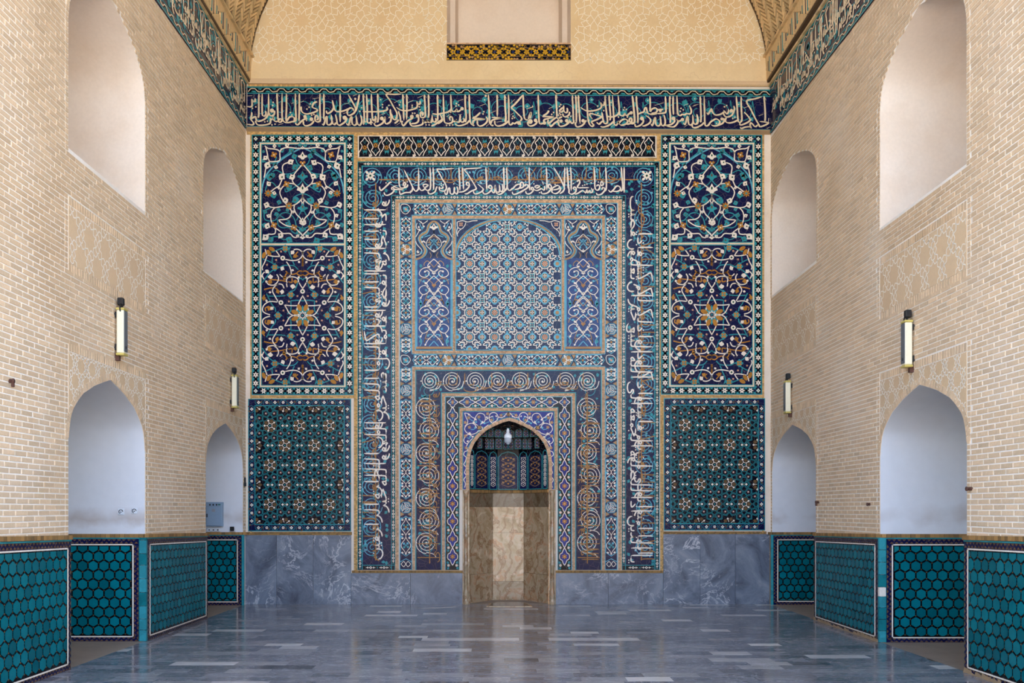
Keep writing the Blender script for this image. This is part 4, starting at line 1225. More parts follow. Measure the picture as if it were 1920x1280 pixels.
            if jn: S_.append(o([(0, 0), (.4, .2), (.8, .8), (.4, .95), (.15, .4), (.6, .05), (1.2, 0)] if not jp else [(0, 0), (.5, .1), (.8, .6), (.5, .8), (.4, .3), (.7, -.3), (.9, 0), (1.2, 0)])); x += 1.2
            else: S_.append(o([(0, 0), (.3, .1), (.35, .9), (.85, .4), (.7, .0), (.3, .1)])); x += 1.1
        elif g in 'وؤ':
            S_.append(o([(0, 0), (.55, .1), (.75, .5), (.5, .9), (.2, .65), (.35, .35), (.75, .4)])); S_.append(o([(.76, .5), (.7, -.2), (.2, -.7), (-.2, -.8)])); x += 1.0
        elif g == 'ء': D_.append((x + .2, .5)); x += .5
        if ch in DOTS:
            sd, k = DOTS[ch]; cx_ = x - .6 if jn else x - 1.1
            yy = 1.35 if sd > 0 else -.55
            for q in range(k): D_.append((cx_ + (q - (k - 1) / 2) * .42 if q < 2 else cx_ - .2, yy + (.35 if q == 2 else 0)))
        i += 1
    return S_, D_, x
def script(text, H, lift):
    """words set on two tiers; returns (words, total length)"""
    cur = [0., 1.2]; out = []
    for k, w_ in enumerate(text.split()):
        t = 0 if cur[0] <= cur[1] else 1
        L = lift if t else 0.
        st_, d_, ad = word_strokes(w_, H, L)
        x = max(cur[t], min(cur) - .2)
        out.append(([[(x + a, L + b) for a, b in s_] for s_ in st_], [(x + a, L + b) for a, b in d_]))
        cur[t] = x + ad + .3
    return out, max(cur)
def write(p, text, H, lift, length, unit, to, w, mat, k, name='word', split=True, nib=None):
    """set text along a band: to(s, y) maps running length s and height y (canvas units) onto the canvas"""
    words, tot = script(text, H, lift); fx = length / tot
    whole = p.mb()
    for st_, d_ in words:
        m_ = p.mb() if split else whole
        for s_ in st_: m_.ribbon([to(a * fx, b * unit) for a, b in s_], w, mat, HL(k + R.random() * .6), sm=3, taper=.1)
        for a, b in d_: 
            q = to(a * fx, b * unit); m_.disc(q[0], q[1], w * .6, mat, HL(k), 4)
        if split: p.add(name, m_)
    if not split: p.add(name, whole, stuff=True)

# side-wall friezes: the same sura before and after the words on the back wall
T_R = 'بسم الله الرحمن الرحيم يسبح لله ما في السموات وما في الارض الملك القدوس العزيز الحكيم هو الذي بعث في الاميين رسولا منهم يتلوا عليهم اياته ويزكيهم ويعلمهم الكتاب والحكمة وان كانوا من قبل لفي ضلال مبين واخرين منهم لما يلحقوا بهم وهو العزيز'
T_L = 'زعمتم انكم اولياء لله من دون الناس فتمنوا الموت ان كنتم صادقين ولا يتمنونه ابدا بما قدمت ايديهم والله عليم بالظالمين قل ان الموت الذي تفرون منه فانه ملاقيكم ثم تردون الى عالم الغيب والشهادة فينبئكم بما كنتم تعملون'
for sd, txt, zb, zt in (('left', T_L, 7.515, 8.222), ('right', T_R, 7.437, 8.165)):
    YL = 7.6
    p = side_panel(sd, 'inscription_frieze', 'Arabic inscription frieze running along the top of the %s brick wall' % sd, 'inscription', -YL / 2, zb, 'inscription friezes')
    cv = p.conv; p.conv = lambda Y, Z, h, cv=cv, sd=sd, zb=zb, zt=zt: cv(Y, zfr(sd, Y, (Z - zb) / (zt - zb)), h)
    g = p.mb()
    for k in range(8): g.rect(-YL * (k + 1) / 8, zb, -YL * k / 8 - (.05 if k == 0 else 0), zt, 'navy', .024, .024)
    for z, w_ in ((zb + .0, .02), (zt - .02, .02), (zb + .085, .012), (zt - .095, .012)): g.rect(-YL, z, -.05, z + w_, 'turquoise', .027)
    p.add('ground', g)
    wv = p.mb(); y = -YL
    while y < -.29:
        for z in (zb + .025, zt - .075):
            wv.ribbon([(y, z + .01), (y + .035, z + .04), (y + .11, z + .045), (y + .15, z + .012), (y + .2, z + .006), (y + .225, z + .01)], .011, 'cream', .031, sm=2)
            wv.poly([(y + .03, z + .008), (y + .07, z + .028), (y + .12, z + .005)], 'turquoise', .028); wv.poly([(y + .13, z + .045), (y + .17, z + .03), (y + .22, z + .048)], 'turquoise', .028)
        y += .225
    p.add('wave_border', wv, stuff=True)
    sc_ = p.mb(); y = -YL + .2; d = 1
    while y < -.27:
        spiral(sc_, y, (zb + zt) / 2 + R.uniform(-.04, .04), .2, .05, 1.3, R.uniform(0, 6), .013, 'turquoise', .029, 22, d)
        for k in range(4):
            a = R.uniform(0, 6.3); leaf(sc_, y + .18 * math.cos(a), (zb + zt) / 2 + .18 * math.sin(a), a + 1, .11, 'turquoise', .03)
        y += .36; d = -d
    p.add('scrollwork', sc_, stuff=True)
    cs = p.mb(); y = -YL
    while y < -.06:
        cs.tint = R.random(); cs.rect(y, zt + .004, min(y + .1, -.05), zt + .035, 'vault_brick', .06, .06); y += .104
    p.add('brick_course', cs, stuff=True)
    base = zb + .185; U = .085
    if sd == 'left': to = lambda s, q: (0 - .07 - s, base + q)         # reads from the back corner outwards
    else: to = lambda s, q: (-YL + s, base + q)
    write(p, txt, 5.4, 1.9, YL - .16, U, to, .022, 'cream', 9, split=True)

# ------------------------------------------------------------------ borders
def star_border(p, recs, pitch=16., w=11.4):
    """white six-point stars between navy lozenges on a dark band; recs = centre lines ((x0,y0),(x1,y1))"""
    sm_ = p.motif(); sm_.star(0, 0, 6.1, 3.0, 6, 'white', 0, PI / 2); sm_.poly([(-1.0, 0), (0, -2.0), (1.0, 0), (0, 2.0)], 'black', .0012, .002)
    me = sm_.mesh('star'); b = p.mb()
    smh = p.motif(); smh.star(0, 0, 6.1, 3.0, 6, 'white', 0, 0); smh.poly([(-2.0, 0), (0, -1.0), (2.0, 0), (0, 1.0)], 'black', .0012, .002)
    meh = smh.mesh('star')
    for (x0, y0), (x1, y1) in recs:
        L = abs(x1 - x0) + abs(y1 - y0); n = max(1, round(L / pitch)); ver = abs(y1 - y0) > 1
        for k in range(n):
            f = (k + .5) / n; x, y = x0 + (x1 - x0) * f, y0 + (y1 - y0) * f
            p.put('star', me if ver else meh, x, y, HL(3))
            dx, dy = (0, L / n / 2) if ver else (L / n / 2, 0)
            for s_ in (1, -1):
                b.disc(x + s_ * dx, y + s_ * dy, 2.7, 'navy', HL(1.5), 6, ph=0 if ver else PI / 6)
                ox, oy = (s_ * w * .5, 0) if ver else (0, s_ * w * .5)
                b.poly([(x + dx + ox - (0 if ver else 3), y + dy + oy - (3 if ver else 0)), (x + dx + ox * .35, y + dy + oy * .35), (x + dx + ox + (0 if ver else 3), y + dy + oy + (3 if ver else 0))], 'turquoise', HL(1.2))
            for sx in (1, -1):
                for sy in (1, -1):
                    b.ribbon([(x + sx * 5 * (1 if ver else .8), y + sy * 4.4), (x + dx + sx * (2.5 if ver else -2.5), y + dy * sy * 1.0 + (sy * 2.5 if not ver else 0))], .7, 'turquoise', HL(1))
    p.add('lozenge_band', b, stuff=True)
def flower_border(p, recs, pitch=14.9):
    a = p.motif(); flower(a, 0, 0, 3.1, 6, 'white', 0, 'navy'); m1 = a.mesh('flower')
    a = p.motif(); flower(a, 0, 0, 3.3, 4, 'white', 0, 'turquoise', PI / 4 * 0); m2 = a.mesh('flower')
    b = p.mb()
    for (x0, y0), (x1, y1) in recs:
        L = abs(x1 - x0) + abs(y1 - y0); n = max(1, round(L / pitch)); ver = abs(y1 - y0) > 1
        pts = []
        for k in range(n):
            f = (k + .5) / n; x, y = x0 + (x1 - x0) * f, y0 + (y1 - y0) * f
            p.put('flower', m1 if k % 2 else m2, x, y, HL(3))
            sgn = 1 if k % 2 else -1
            for e in (1, -1):
                ax, ay = (x + 3 * sgn, y + e * pitch * .36) if ver else (x + e * pitch * .36, y + 3 * sgn)
                leaf(b, ax, ay, R.uniform(0, 6.3), 4.6, 'brown' if e > 0 else 'plum', HL(1.5))
                q = [(x, y), (x - 4 * sgn, y + e * 3), (x - 1 * sgn, y + e * 6.2), (x + 3.5 * sgn, y + e * 6)] if ver else [(x, y), (x + e * 3, y - 4 * sgn), (x + e * 6.2, y - 1 * sgn), (x + e * 6, y + 3.5 * sgn)]
                b.ribbon(q, .7, 'turquoise', HL(1), sm=3)
    p.add('vine_border', b, stuff=True)
def chain(p, recs, pitch=20.5):
    """narrow black band of white lozenge links"""
    b = p.mb()
    for (x0, y0), (x1, y1) in recs:
        L = abs(x1 - x0) + abs(y1 - y0); n = max(1, round(L / pitch)); ver = abs(y1 - y0) > 1; s_ = L / n
        Q = (lambda a, c: (y0, y1)) if 0 else None
        for k in range(n):
            f = (k + .5) / n; x, y = x0 + (x1 - x0) * f, y0 + (y1 - y0) * f
            o = (lambda a, c: (x + c, y + a)) if ver else (lambda a, c: (x + a, y + c))
            b.poly([o(-3.6, 0), o(0, -2.5), o(3.6, 0), o(0, 2.5)], 'white', HL(2)); b.poly([o(-1.5, 0), o(0, -1.0), o(1.5, 0), o(0, 1.0)], 'black', HL(2.5), .002)
            for e in (1, -1):
                b.poly([o(e * 3.9, 0), o(e * 5.4, -2.2), o(e * 6.4, -.7), o(e * 9.0, -.4), o(e * 9.0, .4), o(e * 6.4, .7), o(e * 5.4, 2.2)], 'white', HL(2))
            a_ = o(s_ / 2, 0); b.disc(a_[0], a_[1], 1.3, 'turquoise', HL(2), 6)
    p.add('link_border', b, stuff=True)

# ------------------------------------------------------------------ tall side panels (upper arch, lower medallion)
GOLD4 = None
def tall_panel(side, x0, x1, y0, y1, dv):
    p = back_panel('arabesque_panel', 'tall navy arabesque panel with pointed arch above star medallion, %s of the prayer niche' % side, 'tile panel', x0, y0, x1, y1, 'arabesque panels')
    g = p.mb(); g.rect(x0, y0, x1, y1, 'black', H0)
    fillet(g, x0, y0, x1, y1, 1.6, 'turquoise', HL(1))
    i = 13.4; fillet(g, x0 + i, y0 + i, x1 - i, y1 - i, 1.4, 'turquoise', HL(1)); fillet(g, x0 + i + 1.6, y0 + i + 1.4, x1 - i - 1.6, y1 - i - 1.4, 2.7, 'cream', HL(2)); fillet(g, x0 + i + 4.3, y0 + i + 4.1, x1 - i - 4.3, y1 - i - 4.1, 1.3, 'turquoise', HL(1))
    fx0, fx1 = x0 + i + 5.6, x1 - i - 5.6; fy0, fy1 = y0 + i + 5.4, y1 - i - 5.4
    g.rect(fx0, fy0, fx1, fy1, 'navy', HL(.4)); 
    g.rect(fx0 - 2, dv - 3.2, fx1 + 2, dv - 1.6, 'turquoise', HL(1)); g.rect(fx0 - 2, dv - 1.6, fx1 + 2, dv + 1.6, 'cream', HL(2)); g.rect(fx0 - 2, dv + 1.6, fx1 + 2, dv + 3.2, 'turquoise', HL(1))
    p.add('ground', g)
    c = 7.5
    star_border(p, [((x0 + 14, y0 + c), (x1 - 14, y0 + c)), ((x0 + c, y0 + 14), (x0 + c, y1 - 14)), ((x1 - c, y0 + 14), (x1 - c, y1 - 14)), ((x0 + 14, y1 - c), (x1 - 14, y1 - c))])
    for a in (x0 + c, x1 - c):
        for b_ in (y0 + c, y1 - c):
            m_ = p.mb(); m_.disc(a, b_, 4.2, 'turquoise', HL(2), 4); flower(m_, a, b_, 3.6, 4, 'white', HL(3), 'green'); p.add('corner_flower', m_)
    # ---- upper field, half drawn and mirrored
    xm = (fx0 + fx1) / 2; k = 1.5625
    def U(q, s_): return (xm + s_ * (53.3 - q[0]) * k, fy0 - 12 + q[1] * k)
    wl, tq, lv = p.mb(), p.mb(), []
    Wt = ['8,9 12,12 20,13 25,15 26,20 25,27 13,28', '9,10 11,18 12,24 14,28', '26,18 28,13 36,11 46,12 53,12', '14,28 11,32 9,37 8,43 7,47',
          '53,31 48,37 44,42 41,48 42,53 46,57 50,60 53,63', '44,55 38,54 32,56 28,60 26,65 28,71 31,76 35,80', '53,67 53,71 49,76 45,79 40,81', '36,81 27,82 20,83 14,82 10,79',
          '20,83 16,88 15,94 16,100 18,105 20,108 21,110 20,114 16,115 12,115 8,119', '38,84 40,88 38,94 33,97 25,98 29,102 35,105 42,106', '44,79 43,84 46,91 50,95 52,99',
          '44,107 49,112 52,115 53.3,118', '20,107 26,111 30,114 38,114 42,118 46,119', '36,29 31,31 29,35 30,42 29,48 27,53 25,57 20,60 15,64', '53,71 55,75 52,79']
    Tt = ['31,43 40,42 47,38 50,35', '31,43 26,40 21,38 17,40', '53,50 49,55 44,58 38,62 33,64 32,60', '22,58 17,53 12,54 9,60 9,64', '16,83 9,86 7,91 8,97 14,99 20,98 23,95 28,90 35,89 41,93 44,98 46,105 52,108',
          '23,97 24,104 29,107 37,107 41,112 45,114 52,114', '26,92 33,97 38,99', '13,120 18,118 24,118 30,121 36,121', '53,66 47,68 42,72 50,77', '26,25 33,20 38,16 46,10', '8,28 14,30 20,27 22,22', '45,25 47,30 52,34', '53,84 49,92 46,98']
    for s_ in (1, -1):
        for t_ in Wt: wl.ribbon([U(q, s_) for q in P(t_)], 2.0, 'white', HL(4), sm=4)
        for t_ in Tt: tq.ribbon([U(q, s_) for q in P(t_)], 1.8, 'turquoise', HL(2), sm=4)
        tq.ribbon([U(q, s_) for q in P('53.3,11 45,15 36,20 26,27 18,34 11,42 7,50 5,58 4,66')], 2.6, 'sky', HL(3), sm=3)
        for (x, y, a, L) in ((36, 31, -.6, 6), (44, 44, 2.6, 6), (26, 50, -.9, 7), (15, 57, -2.2, 5), (31, 71, 1.2, 6), (11, 76, 1.9, 6), (10, 109, -1.2, 6), (12, 115, 2.4, 7), (29, 113, 2.2, 6), (46, 119, -.8, 3.5), (20, 12, -1.6, 4), (36, 11, -1.9, 4.5), (11, 21, 2.4, 5), (10, 37, -1.2, 7), (15, 94, -2.7, 4), (40, 88, .2, 3), (24, 35, -2.9, 4), (22, 66, -2.9, 4), (51, 98, 1.3, 5), (27, 60, -2.9, 3)):
            m_ = p.mb(); q = U((x, y), s_); leaf(m_, q[0], q[1], a if s_ < 0 else PI - a, L * k * 1.4, 'white', HL(5), .46, 'green'); p.add('leaf', m_)
        for (x, y, a, L) in ((45, 25, -1.9, 6), (41, 37, -.5, 7), (20, 42, 2.6, 6), (14, 51, -1.6, 7), (40, 62, -2.2, 7), (42, 70, 1.1, 8), (20, 72, -1.8, 7), (22, 76, .3, 5), (11, 89, -2.6, 5), (19, 92, -.2, 5), (37, 99, 2.0, 6), (30, 17, -2, 5), (37, 17, -.6, 6), (17, 31, .2, 5), (33, 87, -.4, 4), (18, 119, 2.6, 6), (33, 120, .5, 7), (45, 113, .2, 6), (8, 101, 1.9, 5), (27, 86, -2.8, 4), (36, 48, -1.5, 4), (27, 10, -2.5, 3), (48, 9, -.4, 4), (8, 28, -2.5, 4), (8, 15, 2.8, 3)):
            m_ = p.mb(); q = U((x, y), s_); leaf(m_, q[0], q[1], a if s_ < 0 else PI - a, L * k * 1.3, 'turquoise', HL(3), .5, 'brown'); p.add('leaf', m_)
        f4 = p.motif(); flower(f4, 0, 0, 6.6, 4, 'gold', 0, 'cream', .5 * s_); f4 = f4.mesh('flower'); f8 = p.motif(); flower(f8, 0, 0, 7.4, 8, 'gold', 0, 'turquoise'); f8 = f8.mesh('flower')
        for x, y in ((19, 20), (34, 55), (19, 104), (43, 107)): q = U((x, y), s_); p.put('flower', f4, q[0], q[1], HL(6))
        for x, y in ((12, 66), (37, 81)): q = U((x, y), s_); p.put('flower', f8, q[0], q[1], HL(6))
    f3 = p.motif(); flower(f3, 0, 0, 6, 3, 'gold', 0, 'cream', -PI / 2 + PI); q = U((53.3, 30), 1); p.put('flower', f3.mesh('flower'), q[0], q[1], HL(6))
    for y, L, m__, up in ((25.5, 8, 'white', -1), (66, 10, 'white', -1), (102, 6, 'white', -1), (121, 5, 'white', -1), (50, 9, 'turquoise', -1), (88, 9, 'turquoise', -1), (13, 3.5, 'white', -1), (112, 6, 'turquoise', -1)):
        m_ = p.mb(); q = U((53.3, y), 1); palm(m_, q[0], q[1], L * k * 1.2, m__, HL(6), 'green' if m__ == 'white' else 'brown'); p.add('palmette', m_)
    p.add('white_scroll', wl, stuff=True); p.add('turquoise_scroll', tq, stuff=True)
    # ---- lower field: a quarter drawn and mirrored twice
    y2 = dv + 3.2; cy = (y2 + fy1) / 2; k = 10 / 8.827 * ((fy1 - y2) / 262)
    kx = k * (fx1 - fx0) / 151
    wl, tq, gd = p.mb(), p.mb(), p.mb()
    Wt = ['4,87 8,94 12,103 14,112', '13,104 24,104 34,103', '34,103 30,110 26,117 18,121 10,122', '45,97 50,88 54,80 52,74 48,70 44,68 38,69 35,75', '46,98 58,97 66,101 70,107 70,113 65,117 58,119', '44,68 52,70 60,69 63,66', '47,52 44,58 46,65 52,70',
          '30,66 31,61 28,57 22,56 16,57 12,60 11,65', '31,67 30,73', '24,53 29,57 36,57 42,52', '23,52 24,44 27,37 31,31', '33,27 22,29 13,28 7,24 4,18 3,13', '4,18 8,12 14,10 19,11', '42,22 52,22 62,20', '42,22 45,17 48,13', '64,19 66,10', '63,21 67,32 71,40 70,45', '67,48 71,53 68,60', '4,76 8,70 10,66']
    Tt = ['25,6 27,12 26,18 23,24 20,32 18,36', '12,44 18,38 26,37 36,37 42,40 50,43 58,48 64,56 71,66', '4,62 8,58 12,62 14,70 18,78 24,80', '33,87 42,88 52,88 62,88', '64,84 60,92 55,102 50,108 49,114', '54,22 55,32', '38,8 48,12 56,15', '4,96 14,95 24,96', '24,96 24,112 30,118', '50,36 60,30 70,26']
    Gt = ['14,50 22,52 30,49 32,46', '33,54 30,50 24,52', '4,22 4,30 5,35 3,38', '12,22 16,19 12,14', '30,64 40,62 50,61 57,60', '22,58 22,65 28,64', '52,74 60,75 68,77', '52,74 47,76 46,80', '60,105 66,108 65,113', '3,48 9,46 14,50 9,54 3,52', '67,86 71,92']
    d4, d8 = p.motif(), p.motif()
    d4.poly([(0, -8), (8, 0), (0, 8), (-8, 0)], 'turquoise', 0); flower(d4, 0, 0, 5.6, 4, 'gold', .0022, 'turquoise', PI / 4); d4 = d4.mesh('flower')
    kn = p.motif(); kn.disc(0, 0, 4.6, 'white', 0, 8); kn.poly([(0, -2.2), (2.2, 0), (0, 2.2), (-2.2, 0)], 'green', .0015, .003); kn = kn.mesh('knot')
    pk = p.motif(); pk.disc(0, 0, 1.9, 'pink', 0, 6); pk = pk.mesh('bud')
    pet = p.motif(); pet.disc(0, 0, 6, 'gold', 0, 10, 3.1); 
    for s_ in (1, -1):
        for v_ in (1, -1):
            V = lambda q: (xm + s_ * (q[0] - 4.4) * kx, cy + v_ * (q[1] - 120.3) * k)
            for t_ in Wt: wl.ribbon([V(q) for q in P(t_)], 1.9, 'white', HL(4), sm=3)
            for t_ in Tt: tq.ribbon([V(q) for q in P(t_)], 1.9, 'turquoise', HL(2), sm=3)
            for t_ in Gt: gd.ribbon([V(q) for q in P(t_)], 2.1, 'gold', HL(3), sm=3)
            an = lambda a: math.atan2(v_ * math.sin(a), s_ * math.cos(a))
            for (x, y, a, L) in ((38, 77, 1.4, 7), (57, 111, -2.4, 6), (53, 55, .1, 8), (25, 72, 3.0, 8), (39, 46, -2.0, 7), (19, 12, .9, 7), (66, 45, 2.4, 7), (12, 59, -2.2, 4), (63, 66, -1.2, 4), (56, 81, .3, 4), (23, 45, 3.0, 4), (12, 30, 2.4, 4), (63, 98, -1.3, 4), (70, 54, .3, 4)):
                m_ = p.mb(); q = V((x, y)); leaf(m_, q[0], q[1], an(a), L * 1.35, 'white', HL(5), .46, None); p.add('leaf', m_)
            for (x, y, a, L) in ((33, 54, 1.2, 6), (14, 19, .6, 6), (58, 60, 1.4, 7), (20, 64, 3, 6), (47, 77, 1.9, 6), (63, 107, 2.6, 7), (68, 88, 1.4, 6)):
                m_ = p.mb(); q = V((x, y)); leaf(m_, q[0], q[1], an(a), L * 1.5, 'gold', HL(4), .48, None); p.add('leaf', m_)
            for x, y in ((50, 40), (24, 86), (33, 9)): q = V((x, y)); p.put('flower', d4, q[0], q[1], HL(4))
            if v_ > 0: q = V((45, 120.3)); p.put('flower', d4, q[0], q[1], HL(4))
            for x, y in ((37, 25), (40, 99)): q = V((x, y)); p.put('knot', kn, q[0], q[1], HL(6))
            for x, y in ((40, 14), (48, 28), (63, 36), (13, 88), (27, 97), (36, 112)): q = V((x, y)); p.put('bud', pk, q[0], q[1], HL(4))
            for x, y, a in ((55, 10, -.5), (60, 16, -1.0), (68, 20, 1.2)):
                m_ = p.mb(); q = V((x, y)); m_.disc(q[0], q[1], 6.4, 'gold', HL(5), 9, 3.6, an(a)); p.add('petal', m_)
    for v_ in (1, -1): p.put('knot', kn, xm, cy + v_ * 40 * k, HL(6))
    m_ = p.mb(); m_.star(xm, cy, 19, 11, 8, 'turquoise', HL(2.5)); m_.star(xm, cy, 9, 5, 8, 'white', HL(6)); m_.star(xm, cy, 6.5, 3, 8, 'navy', HL(6.6)); m_.disc(xm, cy, 1.8, 'turquoise', HL(7), 8); p.add('star_centre', m_)
    for j in range(8):
        a = j * PI / 4 + PI / 8; m_ = p.mb(); m_.disc(xm + 15.5 * math.cos(a), cy + 15.5 * math.sin(a), 7.2, 'gold', HL(5), 10, 4.0, a); p.add('petal', m_)
    p.add('white_scroll', wl, stuff=True); p.add('turquoise_scroll', tq, stuff=True); p.add('gold_scroll', gd, stuff=True)
tall_panel('left', 472.6, 663.4, 253.4, 740.5, 458.5)
tall_panel('right', 1239.3, 1428.6, 253.6, 739.7, 457.2)

# ------------------------------------------------------------------ star lattice panels (ten-fold girih)
def girih_panel(side, x0, y0, x1, y1):
    p = back_panel('star_lattice_panel', 'dark turquoise-lined star lattice panel with white rosettes, lower %s of the back wall' % side, 'tile panel', x0, y0, x1, y1, 'star lattice panels')
    g = p.mb(); g.rect(x0, y0, x1, y1, 'navy', H0); fillet(g, x0, y0, x1, y1, 1.5, 'turquoise', HL(1))
    i = 12; fillet(g, x0 + i, y0 + i, x1 - i, y1 - i, 1.8, 'turquoise', HL(3)); a0, b0, a1, b1 = x0 + i + 1.8, y0 + i + 1.8, x1 - i - 1.8, y1 - i - 1.8
    g.rect(a0, b0, a1, b1, 'black', HL(.4)); p.add('ground', g)
    c = 6.8
    flower_border(p, [((x0 + 12, y0 + c), (x1 - 12, y0 + c)), ((x0 + c, y0 + 12), (x0 + c, y1 - 12)), ((x1 - c, y0 + 12), (x1 - c, y1 - 12)), ((x0 + 12, y1 - c), (x1 - 12, y1 - c))])
    A = 23.2; sx = 55.4 / (4 * A * math.cos(math.radians(54))); sy = 73.8 / (4 * A * math.sin(math.radians(54)))
    cx, cy = (x0 + x1) / 2, y0 + 50.4 + 73.8
    seg, cents = girih_lines((a0 - cx) / sx - 5, (b0 - cy) / sy - 5, (a1 - cx) / sx + 5, (b1 - cy) / sy + 5, A, 0, 0)
    l1, l2 = p.mb(), p.mb(); l1.clip = l2.clip = (a0, b0, a1, b1)
    F = lambda q: (cx + q[0] * sx, cy + q[1] * sy)
    for s_ in seg:
        q = [F(u) for u in s_]
        if any(a0 - 9 < u[0] < a1 + 9 and b0 - 9 < u[1] < b1 + 9 for u in q):
            l1.ribbon(q, 2.5, 'turquoise', HL(1.4)); l2.ribbon(q, .85, 'black', HL(1.9))
    Rr = A / math.cos(PI / 10); dot = p.motif(); dot.disc(0, 0, 3.3, 'plum', 0, 6); dot.disc(0, 0, 1.7, 'pink', .0015, 6, th=.002); dot.disc(0, 0, 1.1, 'white', .002, 5, th=.001); dot = dot.mesh('bud')
    rm = p.motif(); rm.star(0, 0, 14, 11.6, 10, 'black', 0, 0)
    rm.star(0, 0, 15.2, 12.6, 10, 'turquoise', -.001, 0)
    for k in range(5):
        a = PI + k * 2 * PI / 5
        rm.disc(9 * math.cos(a + PI / 5), 9 * math.sin(a + PI / 5), 3.8, 'brown', .0022, 8, 3.3, a + PI / 5)
        rm.ribbon([(3.6 * math.cos(a - .6), 3.6 * math.sin(a - .6)), (5.2 * math.cos(a), 5.2 * math.sin(a)), (3.6 * math.cos(a + .6), 3.6 * math.sin(a + .6))], 1.0, 'white', .004)
        rm.ribbon([(5 * math.cos(a), 5 * math.sin(a)), (9 * math.cos(a), 9 * math.sin(a))], 1.1, 'white', .004)
        e = (math.cos(a), math.sin(a)); n_ = (-e[1], e[0])
        rm.poly([(e[0] * 12.4, e[1] * 12.4), (e[0] * 9.6 + n_[0] * 2.3, e[1] * 9.6 + n_[1] * 2.3), (e[0] * 8.6 + n_[0] * .6, e[1] * 8.6 + n_[1] * .6), (e[0] * 8.6 - n_[0] * .6, e[1] * 8.6 - n_[1] * .6), (e[0] * 9.6 - n_[0] * 2.3, e[1] * 9.6 - n_[1] * 2.3)], 'white', .0045)
    rm.disc(0, 0, 1.4, 'turquoise', .003, 6); rme = rm.mesh('rosette')
    dia = p.motif()
    for e in (1, -1): dia.poly([(e * 1.6, 0), (e * 4.3, -2.4), (e * 6.6, 0), (e * 4.3, 2.4)], 'white', 0)
    dia.disc(0, 0, 1.7, 'brown', 0, 6); dia = dia.mesh('paired_lozenge')
    half = p.mb(); half.clip = (a0, b0, a1, b1)
    for c_ in cents:
        q = F(c_)
        if a0 + 14 < q[0] < a1 - 14 and b0 + 14 < q[1] < b1 - 14: p.put('rosette', rme, q[0], q[1], HL(3))
        elif a0 - 12 < q[0] < a1 + 12 and b0 - 12 < q[1] < b1 + 12:
            half.star(q[0], q[1], 14, 11.6, 10, 'black', HL(3))
            for k in range(5):
                a = PI + k * 2 * PI / 5; half.disc(q[0] + 9 * math.cos(a + PI / 5), q[1] + 9 * math.sin(a + PI / 5), 3.6, 'brown', HL(4), 8, 3.1, a + PI / 5)
                half.ribbon([(q[0] + 3.6 * math.cos(a), q[1] + 3.6 * math.sin(a)), (q[0] + 9 * math.cos(a), q[1] + 9 * math.sin(a))], 1.1, 'white', HL(5)); half.disc(q[0] + 10 * math.cos(a), q[1] + 10 * math.sin(a), 2.2, 'white', HL(5), 4, ph=a)
        for k in (1, 2, 3, 4, 6, 7, 8, 9):
            u = F((c_[0] + Rr * math.cos(PI / 5 * k), c_[1] + Rr * math.sin(PI / 5 * k)))
            if k in (1, 2, 3, 4, 6, 9, 7, 8) and a0 + 3 < u[0] < a1 - 3 and b0 + 3 < u[1] < b1 - 3 and k in (1, 2, 3, 4): p.put('bud', dot, u[0], u[1], HL(2.5))
        u = F((c_[0], c_[1] + 1.618 * A * 1.0))
        u = (q[0] + 27.7, q[1])
        if a0 + 6 < u[0] < a1 - 6 and b0 + 3 < u[1] < b1 - 3: p.put('paired_lozenge', dia, u[0], u[1], HL(2.5))
    p.add('turquoise_lattice', l1, stuff=True); p.add('dark_lattice', l2, stuff=True); p.add('half_rosette', half, stuff=True)
girih_panel('left', 465.8, 747.6, 658.6, 995.8)
girih_panel('right', 1244.5, 746.6, 1434, 994)

# ------------------------------------------------------------------ narrow floral strip over the frames
p = back_panel('floral_strip', 'narrow black floral strip with white ogee trellis and gold flowers under the main frieze', 'tile panel', 672, 255, 1229.5, 296)
g = p.mb(); g.rect(672, 255, 1229.5, 296, 'black', H0); fillet(g, 672, 255, 1229.5, 296, 1.2, 'white', HL(2)); p.add('ground', g)
wl, tq = p.mb(), p.mb(); f7 = p.motif(); flower(f7, 0, 0, 4.9, 7, 'gold', 0, 'black'); f7 = f7.mesh('flower'); fw = p.motif(); flower(fw, 0, 0, 3.1, 5, 'white', 0, 'pink'); fw = fw.mesh('flower')
x = 674.; k = 0
while x < 1226:
    w_ = 20.45; up = k % 2; yb = 275.5; s_ = 1 if up else -1
    p.put('flower', f7, min(x + w_ / 2, 1224), yb - 2.2 * s_, HL(4)) if x + w_ / 2 < 1226 else None
    for e in (1, -1):
        xm = x + w_ / 2
        q = [(xm, yb + s_ * 17.5), (xm + e * 3.5, yb + s_ * 12), (xm + e * 8, yb + s_ * 7), (xm + e * 5, yb + s_ * 2), (xm + e * 7, yb - s_ * 5), (xm + e * 11, yb - s_ * 11), (xm + e * 13.5, yb - s_ * 17.5)]
        q = [(min(max(a, 673.5), 1228), b) for a, b in q]
        wl.ribbon(q, 1.35, 'white', HL(3), sm=3)
        for a, b in (((0, -5), (3.5, -13)), ((0, 8), (3.2, 15)), ((2, 3), (5, 8))): tq.ribbon([(xm + e * a[0], yb + s_ * a[1] * -1), (min(max(xm + e * b[0], 674), 1228), yb - s_ * b[1])], 1.2, 'turquoise', HL(2), taper=.4)
    if x + w_ < 1224: p.put('flower', fw, x + w_, 258.5 if up else 292.5, HL(3.5))
    leaf(tq, x + w_ / 2 + 1, yb - 7 * s_, -1.2 * s_, 6, 'turquoise', HL(2)); leaf(tq, x + w_ / 2 - 1, yb - 7 * s_, PI + 1.2 * s_, 6, 'turquoise', HL(2))
    x += w_; k += 1
